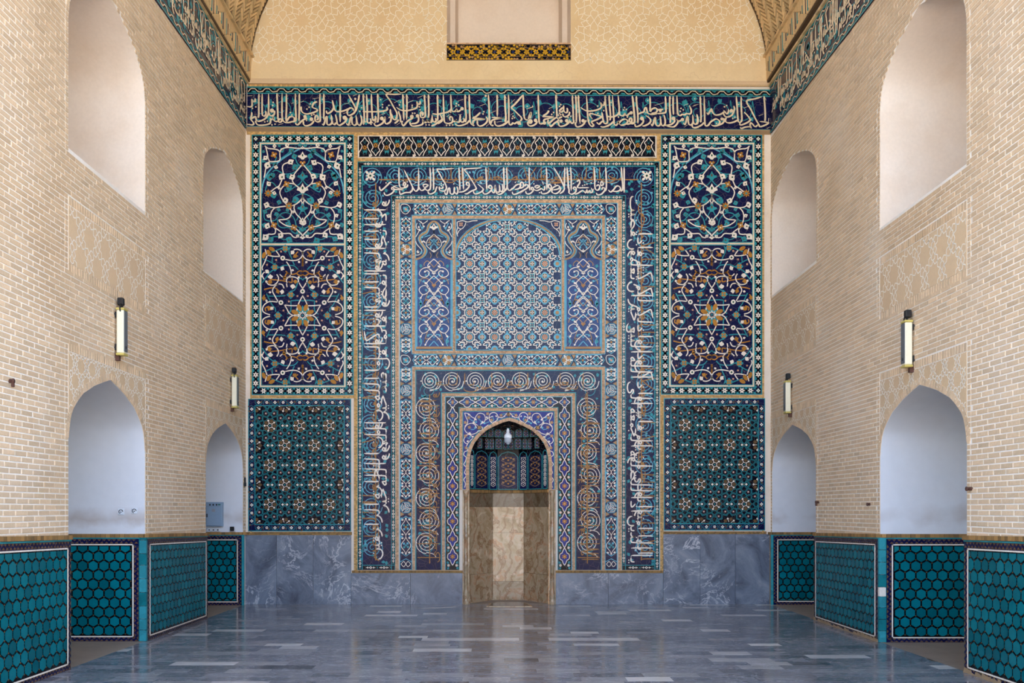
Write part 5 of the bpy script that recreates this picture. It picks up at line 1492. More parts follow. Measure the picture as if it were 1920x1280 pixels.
p.add('white_trellis', wl, stuff=True); p.add('turquoise_leaf', tq, stuff=True)

# ------------------------------------------------------------------ outer inscription frame
X0, X1, Y0 = 670.8, msym(670.8), 303.5
fr = back_panel('inscription_band', 'three-sided blue inscription frame with tall white script enclosing the prayer niche', 'inscription', X0, Y0, X1, 1068)
g = fr.mb()
W_ = 70.2
for r in ((X0, Y0, X1, Y0 + 70.5), (X0, Y0 + 70.5, X0 + W_, 1068), (X1 - W_, Y0 + 70.5, X1, 1068)): g.rect(*r, 'navy', H0)
def frame_lines(b, off, w, mat, h): fillet(b, X0 + off, Y0 + off, X1 - off, 1068, w, mat, h, False)
frame_lines(g, 1.4, 6.2, 'black', HL(.5)); frame_lines(g, 0, 1.4, 'turquoise', HL(1)); frame_lines(g, 7.4, 2.2, 'turquoise', HL(1))
frame_lines(g, 63, 1.3, 'turquoise', HL(1)); frame_lines(g, 64.3, 5, 'black', HL(.5)); frame_lines(g, 69.2, 1.2, 'turquoise', HL(1))
for a in (X0 + 8, X1 - W_): g.rect(a, 1060, a + 62, 1067, 'black', HL(.8)); g.rect(a, 1058.6, a + 62, 1060, 'turquoise', HL(1))
fr.add('ground', g)
chain(fr, [((X0 + 10, Y0 + 4.4), (X1 - 10, Y0 + 4.4)), ((X0 + 4.5, Y0 + 10), (X0 + 4.5, 1066)), ((X1 - 4.5, Y0 + 10), (X1 - 4.5, 1066)), ((X0 + 70, Y0 + 66.8), (X1 - 70, Y0 + 66.8)), ((X0 + 66.8, Y0 + 72), (X0 + 66.8, 1056)), ((X1 - 66.8, Y0 + 72), (X1 - 66.8, 1056)), ((X0 + 12, 1063.6), (X0 + 62, 1063.6)), ((X1 - 62, 1063.6), (X1 - 12, 1063.6))])
sc_ = fr.mb()
def roundel(b, x, y, r):
    spiral(b, x, y, r * 1.15, r * .12, 3.0, R.uniform(0, 6), 1.35, 'sky', HL(1.6), 46, R.choice((1, -1)))
    for k in range(9):
        a = R.uniform(0, 6.3); rr = r * R.uniform(.5, 1.1); leaf(b, x + rr * math.cos(a), y + rr * math.sin(a), a + 1.3, r * .3, 'sky' if R.random() < .5 else 'turquoise', HL(2))
y = Y0 + 30
while y < 1050:
    roundel(sc_, X0 + 27 + R.uniform(-2, 2), y, 17); roundel(sc_, X1 - 27 + R.uniform(-2, 2), y, 17)
    for xx in (X0 + 12, X0 + 54, X1 - 12, X1 - 54):
        for q in range(2): leaf(sc_, xx + R.uniform(-3, 3), y + R.uniform(4, 34), R.uniform(0, 6.3), 8, 'turquoise', HL(1.5))
    y += 38.5
x = X0 + 72
while x < X1 - 60:
    roundel(sc_, x, Y0 + 27, 17)
    for q in range(3): leaf(sc_, x + R.uniform(0, 38), Y0 + 54 + R.uniform(-4, 4), R.uniform(0, 6.3), 8, 'turquoise', HL(1.5))
    x += 40.5
fr.add('scrollwork', sc_, stuff=True)
T_UP = 'يا ايها الذين امنوا اذا نودي للصلوة من يوم الجمعة فاسعوا الى ذكر الله وذروا البيع ذلكم خير لكم ان كنتم تعلمون فاذا قضيت'
T_TOP = 'الصلوة فانتشروا في الارض وابتغوا من فضل الله واذكروا الله كثيرا لعلكم تفلحون'
T_DN = 'واذا راوا تجارة او لهوا انفضوا اليها وتركوك قائما قل ما عند الله خير من اللهو ومن التجارة والله خير الرازقين'
KU = 'الله لا اله الا هو الحي القيوم لا تاخذه سنة ولا نوم له ما في السموات وما في الارض'
KT = 'من ذا الذي يشفع عنده الا باذنه يعلم ما بين ايديهم'
KD = 'ولا يحيطون بشيء من علمه الا بما شاء وسع كرسيه السموات والارض ولا يؤده حفظهما وهو العلي العظيم'
bU, bT = 50.5, 53
toR = lambda s, q: (X1 - bU - 3 + q, 1054 - s)
toT = lambda s, q: (X1 - 66 - s, Y0 + bT + 2 - q)
toL = lambda s, q: (X0 + bU + 3 - q, Y0 + 74 + s)
write(fr, KU, 4.2, .0, 680, 6.2, lambda s, q: (X1 - 34 + q, 1054 - s), 1.8, 'kufic', 3, split=False, name='kufic_lettering')
write(fr, KT, 3.9, .0, 420, 6.2, lambda s, q: (X1 - 66 - s, Y0 + 34 - q), 1.8, 'kufic', 3, split=False, name='kufic_lettering')
write(fr, KD, 4.2, .0, 680, 6.2, lambda s, q: (X0 + 34 - q, Y0 + 74 + s), 1.8, 'kufic', 3, split=False, name='kufic_lettering')
ln = fr.mb(); ln.rect(X0 + 33, Y0 + 40, X0 + 35, 1050, 'kufic', HL(3)); ln.rect(X1 - 35, Y0 + 40, X1 - 33, 1050, 'kufic', HL(3)); ln.rect(X0 + 40, Y0 + 33, X1 - 40, Y0 + 35, 'kufic', HL(3)); fr.add('kufic_baseline', ln)
write(fr, T_UP, 5.4, 1.7, 690, 7.6, toR, 2.5, 'white', 5)
TOPS = [(700, .9673, '''12,46 14,53 17,53 26,45 33,38 36,39;21,57 23,62 28,63 35,60 40,55 40,50 37,48 36,51 39,53;39,51 48,52 57,52 50,50 42,47 38,46;t 38,46 42,45 47,44;50,9 50,30 51,44 55,49 62,48 66,46 67,42;58,45 59,40 61,38 63,41 60,47
60,14 66,26 73,40 78,50 82,55 86,53 88,46 88,10;76,46 76,52 72,57 62,58 54,61 52,60 51,54;72,54 72,60;88,46 92,53 97,53 101,49;96,44 99,42 104,42 106,44 100,48 96,44;100,48 103,53 108,53 111,48 111,30 110,9;116,9 117,30 117,53
106,55 108,60 114,60 120,56 122,50 124,46;t 92,40 104,36;t 78,41 84,38 80,36;d 25,39 58,35 66,37;128,48 133,50 136,46'''),
(820, .9673, '''33,11 20,12 8,13 0,13 5,22 10,32 15,40 18,48 16,53 13,55 6,54 4,50 4,46;d 8,40 8,44 12,43 32,41 85,39;14,56 16,61 19,60 21,52 24,49 25,58 28,61 32,59 33,52 33,47;33,55 36,60 39,59 40,52 38,46;42,9 43,30 44,54;49,9 50,30 51,52
86,10 70,11 53,13 60,23 68,36 74,46 75,51 66,55 58,60 53,60;41,57 50,56 58,51 62,45 61,39 57,38 57,43 62,44;78,41 84,46 89,51 86,56 78,60 72,60 70,55;94,9 95,30 96,53;88,55 90,60 96,60 103,55 106,49 104,44 100,45 100,49 106,50
105,53 108,58 111,56 112,44 114,55 119,57 121,52 120,42;121,53 124,56 127,52 126,41;128,9 129,30 130,53;113,57 118,61 124,60 130,55 134,50'''),
(940, .9673, '''2,58 6,55 11,48 11,30 10,9;11,46 14,53 18,53 22,49;5,9 5,30 6,54;22,51 28,44 34,42 37,45 34,50 26,52;36,50 43,46 41,38 37,40 38,45;46,46 47,42 51,43 51,48 40,55 30,60 23,61 21,56;t 36,61 44,54;d 34,36 27,38 47,36 63,41 80,38 81,41 74,58 104,42
54,9 54,30 55,54;47,55 49,60 55,60 61,55 62,49 59,48 58,52 62,53;62,51 68,54 74,52 78,49;64,46 70,44 74,46 68,49 64,46;78,50 82,53 84,50 83,45;87,9 88,30 88,53;77,55 79,60 88,59 94,54 97,47 94,42 91,44 92,49 96,49
98,50 104,46 109,44 113,47 109,51 100,53;99,50 98,57 105,60 113,55 115,48;t 90,38 101,35;101,9 108,20 115,32 120,44 122,50 119,56 113,60;123,9 122,30 122,48;127,9 129,30 129,50'''),
(1060, 1.3393, '''2,6 3,20 5,38 5,42 9,44 14,41 15,36 13,34 11,36 14,38;7,6 8,20 8,39;16,27 19,24 20,28 17,33 18,35 25,35 33,35;13,44 17,43 24,39 28,42 30,38 31,42 34,39 35,42 38,40 36,35;38,40 40,36;40,6 41,20 41,33 43,38 46,38 48,34 46,31 43,33;43,42 45,45 50,44 54,40 55,36 52,35 51,38
49,29 51,26 53,30 50,32 49,29;56,6 57,20 57,36 54,40;60,38 63,41 67,38 71,33 75,33 77,37 73,40 66,40;78,6 79,20 80,36 77,40;82,6 82,25 82,42;t 64,29 72,27;t 25,27 33,26;d 24,32 27,31 30,30 36,28 11,29 46,27 50,27''')]
strokes(fr, TOPS, 306, 2.9, 'white', 5, 1.5)
write(fr, T_DN, 5.4, 1.7, 676, 7.6, toL, 2.5, 'white', 5)
for x, y in ((X0 + 24, Y0 + 27), (X1 - 24, Y0 + 27)):
    m_ = fr.mb(); m_.star(x, y, 8.5, 5, 8, 'white', HL(6)); m_.disc(x, y, 2.2, 'green', HL(7), 8)
    for a in (PI / 4, 3 * PI / 4, 5 * PI / 4, 7 * PI / 4): m_.disc(x + 9 * math.cos(a), y + 9 * math.sin(a), 3.4, 'white', HL(5.5), 6, 2.4, a)
    fr.add('corner_rosette', m_)
# ------------------------------------------------------------------ cartouche frame
CA, CB = 749.5, 773.0          # outer and inner x of the left strip
cf = back_panel('cartouche_band', 'blue ladder frame of pointed cartouches, knots and tan triangles around the centre panels', 'tile panel', CA, 381, msym(CA), 1068)
g = cf.mb()
Wc = CB - CA
STR = [(CA, 381, msym(CA), 404.5), (CA, 404.5, CB, 1068), (msym(CB), 404.5, msym(CA), 1068), (CB, 663.3, msym(CB), 687.6)]
for r in STR: g.rect(*r, 'navy', H0)
for x0, y0, x1, y1 in ((CA, 381, msym(CA), 382.2), (CB - 1.2, 403.3, msym(CB) + 1.2, 404.5), (CB, 663.3, msym(CB), 664.5), (CB, 686.4, msym(CB), 687.6)): g.rect(x0, y0, x1, y1, 'sky', HL(1))
for xa in (CA, msym(CA) - 1.2): g.rect(xa, 382, xa + 1.2, 1068, 'sky', HL(1))
for xa in (CB - 1.2, msym(CB)): g.rect(xa, 404, xa + 1.2, 663.3, 'sky', HL(1)); g.rect(xa, 687.6, xa + 1.2, 1068, 'sky', HL(1))
g.rect(CA, 1066.6, CB, 1068, 'sky', HL(1)); g.rect(msym(CB), 1066.6, msym(CA), 1068, 'sky', HL(1))
cf.add('ground', g)
hexk = cf.motif(); RH = 11.4
hexk.disc(0, 0, RH + .6, 'sky', 0, 6); hexk.disc(0, 0, RH - .6, 'navy', .002, 6)
for rr, mt, a0_ in ((9.4, 'white', 0), (7.2, 'sky', .5), (5.3, 'white', 1), (3.3, 'sky', .3), (1.8, 'white', 0)):
    for k in range(6):
        a, b_ = k * PI / 3, (k + 1) * PI / 3; f0, f1 = (.0, .82) if k % 2 else (.15, 1.0)
        pa, pb = (rr * math.cos(a), rr * math.sin(a)), (rr * math.cos(b_), rr * math.sin(b_))
        hexk.ribbon([(pa[0] + (pb[0] - pa[0]) * f0, pa[1] + (pb[1] - pa[1]) * f0), (pa[0] + (pb[0] - pa[0]) * f1, pa[1] + (pb[1] - pa[1]) * f1)], 1.0, mt, .004)
for k in range(3):
    a = k * 2 * PI / 3; hexk.ribbon([(2 * math.cos(a), 2 * math.sin(a)), (9.4 * math.cos(a + .25), 9.4 * math.sin(a + .25))], .9, 'white', .0045)
hexk = hexk.mesh('knot_hexagon')
hexs = cf.motif(); hexs.disc(0, 0, RH + .6, 'sky', 0, 6); hexs.disc(0, 0, RH - .4, 'green', .002, 6)
for k in range(3):
    a = k * 2 * PI / 3; hexs.disc(5.6 * math.cos(a + PI / 3), 5.6 * math.sin(a + PI / 3), 3.8, 'gold', .003, 7)
    for e in (-.3, .3): hexs.ribbon([(0, 0), (5 * math.cos(a + e), 5 * math.sin(a + e)), (9.8 * math.cos(a), 9.8 * math.sin(a))], 1.3, 'white', .005)
    hexs.disc(9 * math.cos(a), 9 * math.sin(a), 1.9, 'white', .0055, 6)
    hexs.ribbon([(6.5 * math.cos(a), 6.5 * math.sin(a)), (9 * math.cos(a + .62), 9 * math.sin(a + .62))], .9, 'white', .005); hexs.ribbon([(6.5 * math.cos(a), 6.5 * math.sin(a)), (9 * math.cos(a - .62), 9 * math.sin(a - .62))], .9, 'white', .005)
hexs = hexs.mesh('star_hexagon')
cb = cf.mb()
def tri_pair(x, y, ver):
    for e in (1, -1):
        for s_ in (1, -1):
            q = [(e * 1.6, s_ * 9.2), (e * 10.2, s_ * 9.2), (e * 10.2, s_ * 13.4)] if 0 else [(e * 3.2, s_ * 12.6), (e * 10.4, s_ * 8.6), (e * 10.4, s_ * 16.6)]
            m_ = cf.mb(); m_.poly([(x + a, y + b) if ver else (x + b, y + a) for a, b in q], 'tan', HL(2)); cf.add('tan_triangle', m_)
def cartouche(x0, y0, x1, y1):
    """pointed cartouche from end (x0,y0) to end (x1,y1), white ogee chain on blue"""
    ver = abs(y1 - y0) > abs(x1 - x0); L = abs(y1 - y0) + abs(x1 - x0); w = 10.2
    xm, ym = (x0 + x1) / 2, (y0 + y1) / 2
    o = (lambda a, c: (xm + c, ym + a)) if ver else (lambda a, c: (xm + a, ym + c))
    m_ = cf.mb()
    hx = [o(-L / 2, 0), o(-L / 2 + 7, -w), o(L / 2 - 7, -w), o(L / 2, 0), o(L / 2 - 7, w), o(-L / 2 + 7, w)]
    m_.ribbon(hx, 1.3, 'sky', HL(2), True)
    n = max(2, round(L / 30)); n = n + 1 if n % 2 == 0 and L > 90 else n
    l2 = L - 6; s_ = l2 / n
    for e in (1, -1):
        pts = [o(-l2 / 2, 0)]
        for k in range(n):
            a = -l2 / 2 + k * s_
            amp = 8.2 if (n < 3 or k % 2 == 0 or n > 3) else 8.2
            pts += [o(a + s_ * .2, e * 2.6), o(a + s_ * .42, e * amp), o(a + s_ * .6, e * amp), o(a + s_ * .82, e * 2.4), o(a + s_, 0)]
        m_.ribbon(pts, 1.15, 'white', HL(4), sm=3)
    for k in range(n):
        a = -l2 / 2 + (k + .5) * s_
        q = o(a, 0); m_.disc(q[0], q[1], 2.2, 'gold' if k % 2 == 0 else 'turquoise', HL(3.5), 6)
        for e in (1, -1):
            for d in (1, -1):
                q = o(a + d * 1.6, e * 1.6); leaf(m_, q[0], q[1], math.atan2(e, d) if not ver else math.atan2(d, e), 5.4, 'sky' if (k + (d > 0)) % 2 else 'turquoise', HL(3), .5)
                q = o(a + d * s_ * .42, e * 4.2); leaf(m_, q[0], q[1], math.atan2(e, -d * .4) if not ver else math.atan2(-d * .4, e), 5.0, 'white', HL(3.6), .42)
            q = o(-l2 / 2 + k * s_, e * 5.5); leaf(m_, q[0], q[1], (e * 1.2) if not ver else (PI / 2 - e * 1.2), 5.6, 'sky', HL(2.4), .4)
    q = o(-L / 2 + 4, 0); m_.disc(q[0], q[1], 1.7, 'white', HL(4.5), 6); q = o(L / 2 - 4, 0); m_.disc(q[0], q[1], 1.7, 'white', HL(4.5), 6)
    cf.add('cartouche', m_)
def corner(x, y):
    m_ = cf.mb(); m_.ribbon([(x - 8.5, y + 3), (x - 8.5, y - 8.5), (x + 3, y - 8.5), (x + 8.5, y), (x, y + 9)], 1.1, 'white', HL(4), True, sm=3)
    for k in range(4): leaf(m_, x, y, k * PI / 2 + .8, 7, ('sky', 'turquoise')[k % 2], HL(3), .5)
    m_.disc(x, y, 2.4, 'pink', HL(4), 6); cf.add('corner_rosette', m_)
for mir in (0, 1):
    X = lambda v: msym(v) if mir else v
    xs = X((CA + CB) / 2); corner(xs, 393); corner(xs, 675.5)
    for y, m__ in ((468.4, hexs), (617, hexk), (732, hexk), (842.3, hexk), (951, hexk)):
        cf.put('star_hexagon' if m__ is hexs else 'knot_hexagon', m__, xs, y, HL(2), rot=PI / 2 * 0, ); tri_pair(xs, y, True)
    for a, b_ in ((406, 454), (484.5, 600.5), (632.5, 663), (688, 716.5), (748.5, 826.5), (858.5, 935), (967.5, 1042)): cartouche(xs, a, xs, b_)
    m_ = cf.mb(); yb = 1057
    m_.ribbon([(xs - 9, yb), (xs - 4, yb - 5), (xs, yb), (xs + 4, yb + 5), (xs + 9, yb)], 1.1, 'white', HL(4), sm=3); m_.ribbon([(xs - 9, yb), (xs - 4, yb + 5), (xs, yb), (xs + 4, yb - 5), (xs + 9, yb)], 1.1, 'white', HL(4), sm=3)
    m_.ribbon([(xs - 11, 1053), (xs, 1047), (xs + 11, 1053)], 1.3, 'sky', HL(2)); cf.add('half_cartouche', m_)
for x, y, m__ in ((840, 393, hexk), (952.5, 393, hexs), (1061, 393, hexk), (839, 675.5, hexs), (952.5, 675.5, hexk), (1063, 675.5, hexs)):
    cf.put('star_hexagon' if m__ is hexs else 'knot_hexagon', m__, x, y, HL(2)); tri_pair(x, y, False)
for y in (393, 675.5):
    for a, b_ in ((774, 825), (855, 937.5), (968, 1046.5), (1077, 1133)): cartouche(a, y, b_, y)

# ------------------------------------------------------------------ centre lattice of rosettes
LX0, LY0, LX1, LY1 = 854.3, 411, 1052.6, 657.5
p = back_panel('rosette_lattice_panel', 'light blue rosette lattice panel under a shallow arch in the middle of the back wall', 'tile panel', LX0, LY0, LX1, LY1)
g = p.mb(); g.rect(LX0, LY0, LX1, LY1, 'navy', H0); p.add('ground', g)
r8 = p.motif(); r8.disc(0, 0, 8.6, 'black', -.0005, 12); r8.disc(0, 0, 7.6, 'sky', 0, 12); r8.disc(0, 0, 6.2, 'brown', .0015, 8, ph=PI / 8)
for k in range(8): r8.disc(3.7 * math.cos(k * PI / 4), 3.7 * math.sin(k * PI / 4), 2.4, 'pink', .003, 6, 1.25, k * PI / 4)
r8.disc(0, 0, .9, 'white', .004, 5); r8 = r8.mesh('rosette')
lz = p.motif(); lz.poly([(0, -10.5), (2.5, -7), (7.6, -2), (7.6, 2), (2.5, 7), (0, 10.5), (-2.5, 7), (-7.6, 2), (-7.6, -2), (-2.5, -7)], 'sky', 0)
lz.disc(0, 0, 4.7, 'tan', .0015, 8); lz.disc(0, 0, 3.9, 'brown', .0022, 8)
for k in range(4): lz.disc(2.2 * math.cos(k * PI / 2), 2.2 * math.sin(k * PI / 2), 1.9, 'white', .0035, 6, .8, k * PI / 2)
lz_ = lz.mesh('lozenge')
lh = p.motif(); lh.poly([(-10.5, 0), (-7, 2.5), (-2, 7.6), (2, 7.6), (7, 2.5), (10.5, 0), (7, -2.5), (2, -7.6), (-2, -7.6), (-7, -2.5)], 'sky', 0)
lh.disc(0, 0, 4.7, 'tan', .0015, 8); lh.disc(0, 0, 3.9, 'brown', .0022, 8)
for k in range(4): lh.disc(2.2 * math.cos(k * PI / 2), 2.2 * math.sin(k * PI / 2), 1.9, 'white', .0035, 6, .8, k * PI / 2)
lh = lh.mesh('lozenge')
b4 = p.motif()
for k in range(4): leaf(b4, 1 * math.cos(k * PI / 2 + PI / 4), 1 * math.sin(k * PI / 2 + PI / 4), k * PI / 2 + PI / 4, 8, 'turquoise', 0, .32)
b4.ribbon([(8 * math.cos(a * PI / 4 + PI / 4), 8 * math.sin(a * PI / 4 + PI / 4)) if a % 2 == 0 else (3.6 * math.cos(a * PI / 4 + PI / 4), 3.6 * math.sin(a * PI / 4 + PI / 4)) for a in range(8)], 1.1, 'white', .002, True); b4.disc(0, 0, 1, 'pink', .003, 5); b4 = b4.mesh('blue_flower')
px, py = 46.9, 45.8; ox, oy = 880.6, 449
wl = p.mb(); wl.clip = (LX0 + 1, LY0 + 1, LX1 - 1, LY1 - 1)
edge = p.mb(); edge.clip = wl.clip
spx, spy = 953.5, 470
def in_arch(x, y):
    if y > 478: return True
    return ((x - spx) / 98.) ** 2 + ((y - 478) / 67.) ** 2 < 1.0
for i in range(-2, 6):
    for j in range(-2, 6):
        for kind in range(4):
            x, y = ox + (i + (.5 if kind in (1, 3) else 0)) * px, oy + (j + (.5 if kind in (2, 3) else 0)) * py
            if not (LX0 - 14 < x < LX1 + 14 and LY0 - 14 < y < LY1 + 14): continue
            inside = LX0 + 9 < x < LX1 - 9 and LY0 + 9 < y < LY1 - 9 and in_arch(x, y - 9 if y < 478 else y)
            me, nm = ((r8, 'rosette'), (lz_, 'lozenge'), (lh, 'lozenge'), (b4, 'blue_flower'))[kind]
            if inside: p.put(nm, me, x, y, HL(3))
            elif LX0 < x + 9 and kind in (1, 2): edge.disc(x, y, 7.2, 'sky', HL(3), 8); edge.disc(x, y, 3.6, 'tan', HL(3.5), 8)
            elif kind == 0: edge.disc(x, y, 7.6, 'sky', HL(3), 10); edge.disc(x, y, 5.6, 'pink', HL(3.5), 8)
    for j in range(-2, 6):
        x, y = ox + i * px, oy + j * py
        for a in (1, -1):
            for b_ in (1, -1):
                for q in ([(0, 9.6), (4.5, 8.6), (8.6, 4.4), (9.6, 0)], [(8.2, 6.0), (11.5, 5.2), (14.2, 7.4), (13.2, 10.6), (10.8, 9.8), (11.6, 8.4)], [(6.0, 8.2), (5.2, 11.5), (7.4, 14.2), (10.6, 13.2), (9.8, 10.8), (8.4, 11.6)],
                          [(13.2, 10.4), (17.5, 11.0), (21.6, 15.2), (15.4, 15.6)], [(10.4, 13.2), (11, 17.5), (15.2, 21.6), (15.6, 15.4)], [(15.5, 9.8), (20, 8.0)], [(9.8, 15.5), (8.0, 20)]):
                    wl.ribbon([(x + a * u * px / 46.9, y + b_ * v * py / 46.9) for u, v in q], 1.5, 'white', HL(2), sm=3)
                wl.poly([(x + a * 16.4, y + b_ * 13.4), (x + a * 14.4, y + b_ * 16.4), (x + a * 12.4, y + b_ * 12.4)], 'sky', HL(1))
                wl.ribbon([(x + a * 23.4, y + b_ * 8), (x + a * 21.4, y + b_ * 12.5)], 1.1, 'sky', HL(1)); wl.ribbon([(x + a * 8, y + b_ * 23), (x + a * 12.5, y + b_ * 21)], 1.1, 'sky', HL(1))
p.add('white_curl', wl, stuff=True); p.add('edge_motif', edge, stuff=True)
# spandrel corners above the shallow arch
sp = p.mb()
for e in (1, -1):
    F = lambda a: (spx + e * a[0], a[1])
    arc = [(98 * math.cos(t * PI / 2 / 12), 478 - 67 * math.sin(t * PI / 2 / 12)) for t in range(13)]
    sp.poly([F((99.1, LY0)), F((99.1, 478))] + [F(q) for q in arc[:11]] + [F((25, LY0))], 'navy', HL(5), .005)
    sp.ribbon([F(q) for q in arc], 2.6, 'tan', HL(6)); sp.ribbon([F((q[0] - 2.4 if i < 9 else q[0], q[1] + 2.4)) for i, q in enumerate(arc)], 2.0, 'sky', HL(6)); sp.ribbon([F((q[0] + 1.6, q[1] - 1.8)) for q in arc[:11]], 1.2, 'sky', HL(6))
    flower(sp, spx + e * 89, 421.5, 4.6, 4, 'pink', HL(6.5), 'brown', PI / 4)
    for q in ([(96, 417), (86, 414.5), (77, 417), (68, 415), (58, 414.5)], [(96, 417), (95, 427), (88, 430), (82, 424), (80, 418)], [(95, 427), (97, 436), (95, 444)], [(88, 430), (93, 434), (96, 440)]): sp.ribbon([F(v) for v in q], 1.3, 'white', HL(6.5), sm=3)
p.add('arch_spandrel', sp)
fl = p.mb(); fillet(fl, LX0, LY0, LX1, LY1, 1.4, 'sky', HL(6.5)); p.add('fillet', fl)

# ------------------------------------------------------------------ slim side panels with a lobed finial
for side, mir in (('left', 0), ('right', 1)):
    ax0, ax1 = (778.4, 849) if not mir else (msym(849), msym(778.4))
    p = back_panel('lobed_panel', 'slim blue scroll panel with a lobed tan finial, %s of the rosette lattice' % side, 'tile panel', ax0, 410.5, ax1, 657.5, 'lobed panels')
    xm = (ax0 + ax1) / 2
    g = p.mb(); g.rect(ax0, 410.5, ax1, 657.5, 'navy', H0); fillet(g, ax0, 410.5, ax1, 657.5, 1.8, 'sky', HL(1))
    g.rect(ax0 + 1.8, 650, ax1 - 1.8, 654, 'tan', HL(1.4)); g.rect(ax0 + 3.2, 484, xm + 30.6 + .9, 650, 'royal', HL(.3))
    for xa in (ax0 + 2.2, ax1 - 4.2): g.rect(xa, 486, xa + 2, 650, 'sky', HL(1))
    p.add('ground', g)
    # zoom coordinates (10.67 px per px, origin 740,370) relative to the axis 793
    K = 1 / 10.67
    def Z(q, s_): return (xm + s_ * (q[0] - 79.3) * 10 * K, 370 + q[1] * 10 * K)
    tn = p.mb(); wl = p.mb(); tq = p.mb()
    LOB = '79.3,48.5 74,51 69.5,56 67,62 66.5,66 63,71 57,74 52.5,77.5 50.5,83 53,90 58,97 62,104 62,110 58,117 51,122 44,124 42,124'
    for s_ in (1, -1):
        pts = [Z(q, s_) for q in P(LOB)]
        tn.ribbon(pts, 3.4, 'tan', HL(3), sm=4)
        tq.ribbon([Z((q[0] - 2.6, q[1] + .4) if q[1] < 60 or q[1] > 75 else (q[0] - 1.2, q[1] - 2.4), s_) for q in P(LOB)], 1.3, 'sky', HL(2.5), sm=4)
        tq.ribbon([Z((q[0] + 3.0, q[1] + .8) if q[1] < 66 or q[1] > 78 else (q[0] + 1.6, q[1] + 3), s_) for q in P(LOB)[1:-2]], 1.5, 'sky', HL(2.5), sm=4)
        for t_ in ('79.3,74 74,79 68,84 65,90 64,96 68,101 74,106 79.3,110', '79.3,64 79.3,74', '62,90 58,87', '57,88 63,92', '79.3,116 79.3,108', '48,47 52,49 57,53 62,51 67,47', '57,53 58,60', '46,52 44,58 46,64 50,66 47,73 43,80', '43,88 45,94 50,100 55,106 54,112 48,116 43,116', '45,110 48,106'):
            wl.ribbon([Z(q, s_) for q in P(t_)], 1.25, 'white', HL(4), sm=3)
        for t_ in ('72,84 76,88 79.3,92 72,100', '66,96 72,94 79.3,84', '60,80 66,78 72,76', '50,52 54,60 56,66'): tq.ribbon([Z(q, s_) for q in P(t_)], 1.6, 'sky', HL(2), sm=3)
        for t_ in ('79.3,78 73,82 70,88 74,92', '67,92 70,90 73,95 68,96', '71,110 74,116 72,122'): tn.ribbon([Z(q, s_) for q in P(t_)], 1.2, 'tan', HL(2.4), sm=3)
        for x, y, a, L, mt in ((58, 88, 2.6, 5, 'white'), (48, 58, 1.2, 5, 'white'), (48, 65, .4, 6, 'white'), (54, 108, 1.6, 6, 'sky'), (46, 112, -.6, 5, 'white'), (60, 57, 1.8, 4, 'white'), (58, 79, 2.6, 5, 'sky'), (55, 60, .8, 5, 'sky'), (74, 99, 2.0, 5, 'sky'), (52, 50, .6, 4, 'white')):
            m_ = p.mb(); q = Z((x, y), s_); leaf(m_, q[0], q[1], a if s_ > 0 else PI - a, L, mt, HL(4.5)); p.add('leaf', m_)
        # the scroll column: two and a half repeats of 72 px  (zoom 6.4, origin 740,480, axis 475)
        for rep in (0, 1):
            Yo = rep * 72.2
            V = lambda q: (xm + s_ * (q[0] - 47.5) * 10 / 6.4, 480 + q[1] * 10 / 6.4 + Yo)
            for t_ in ('47.5,4 43,8 40,12 43,17 47.5,20', '47.5,20 52,16 57,14 63,17 65,22 61,25.5 56,25 53,21 55,18 59,19', '47.5,24 53,29 56,33 54,37 59,35.5 64,38 65,42 61,46.5 56,45 53,41 56,37.5', '47.5,46 51,42 53,38', '47.5,46 53,42', '47.5,48 54,54 57,59', '61,46.5 63,50'):
                wl.ribbon([V(q) for q in P(t_)], 1.45, 'white', HL(4), sm=3)
            for t_ in ('47.5,14 51,10 55,6 59,9 59,12', '47.5,35 51,31 56,27 63,28 65,34', '51,55 53,53 58,54 59,58 57,50 55,45', '47.5,38 50,34'): tn.ribbon([V(q) for q in P(t_)], 1.4, 'tan', HL(3), sm=3)
            for t_ in ('47.5,28 52,24 55,20', '47.5,52 51,48 56,49', '62,30 66,28', '66,50 62,56 64,62', '47.5,56 53,62'): tq.ribbon([V(q) for q in P(t_)], 1.6, 'sky', HL(2), sm=3)
            for x, y, a, L, mt in ((57, 18, .6, 5, 'white'), (56, 34, -.8, 6, 'white'), (63, 49, 1.3, 5, 'white'), (52, 43, -1.4, 5, 'white'), (57, 59, 1, 5, 'white'), (43, 12, 2.4, 5, 'white'), (58, 30, .3, 6, 'sky'), (58, 40, 2.2, 6, 'sky'), (64, 54, 1.7, 8, 'turquoise'), (64, 10, 1.8, 8, 'turquoise'), (53, 49, .4, 5, 'sky'), (58, 22, 2, 5, 'sky')):
                m_ = p.mb(); q = V((x, y)); leaf(m_, q[0], q[1], a if s_ > 0 else PI - a, L, mt, HL(4.5)); p.add('leaf', m_)
    for rep in (0, 1):
        for y in (20, 45):
            m_ = p.mb(); palm(m_, xm, 480 + y * 1.5625 + rep * 72.2 + 4, 7, 'white', HL(6), 'navy'); p.add('palmette', m_)
        m_ = p.mb(); palm(m_, xm, 480 + 36 * 1.5625 + rep * 72.2 - 3, -7, 'gold', HL(5), None); p.add('palmette', m_)
    m_ = p.mb(); palm(m_, xm, 370 + 66 * .937, 13, 'white', HL(6), 'navy'); p.add('palmette', m_)
    m_ = p.mb(); palm(m_, xm, 370 + 111 * .937, 7, 'white', HL(6), 'navy'); p.add('palmette', m_)
    p.add('finial', tn, stuff=True); p.add('white_scroll', wl, stuff=True); p.add('sky_scroll', tq, stuff=True)

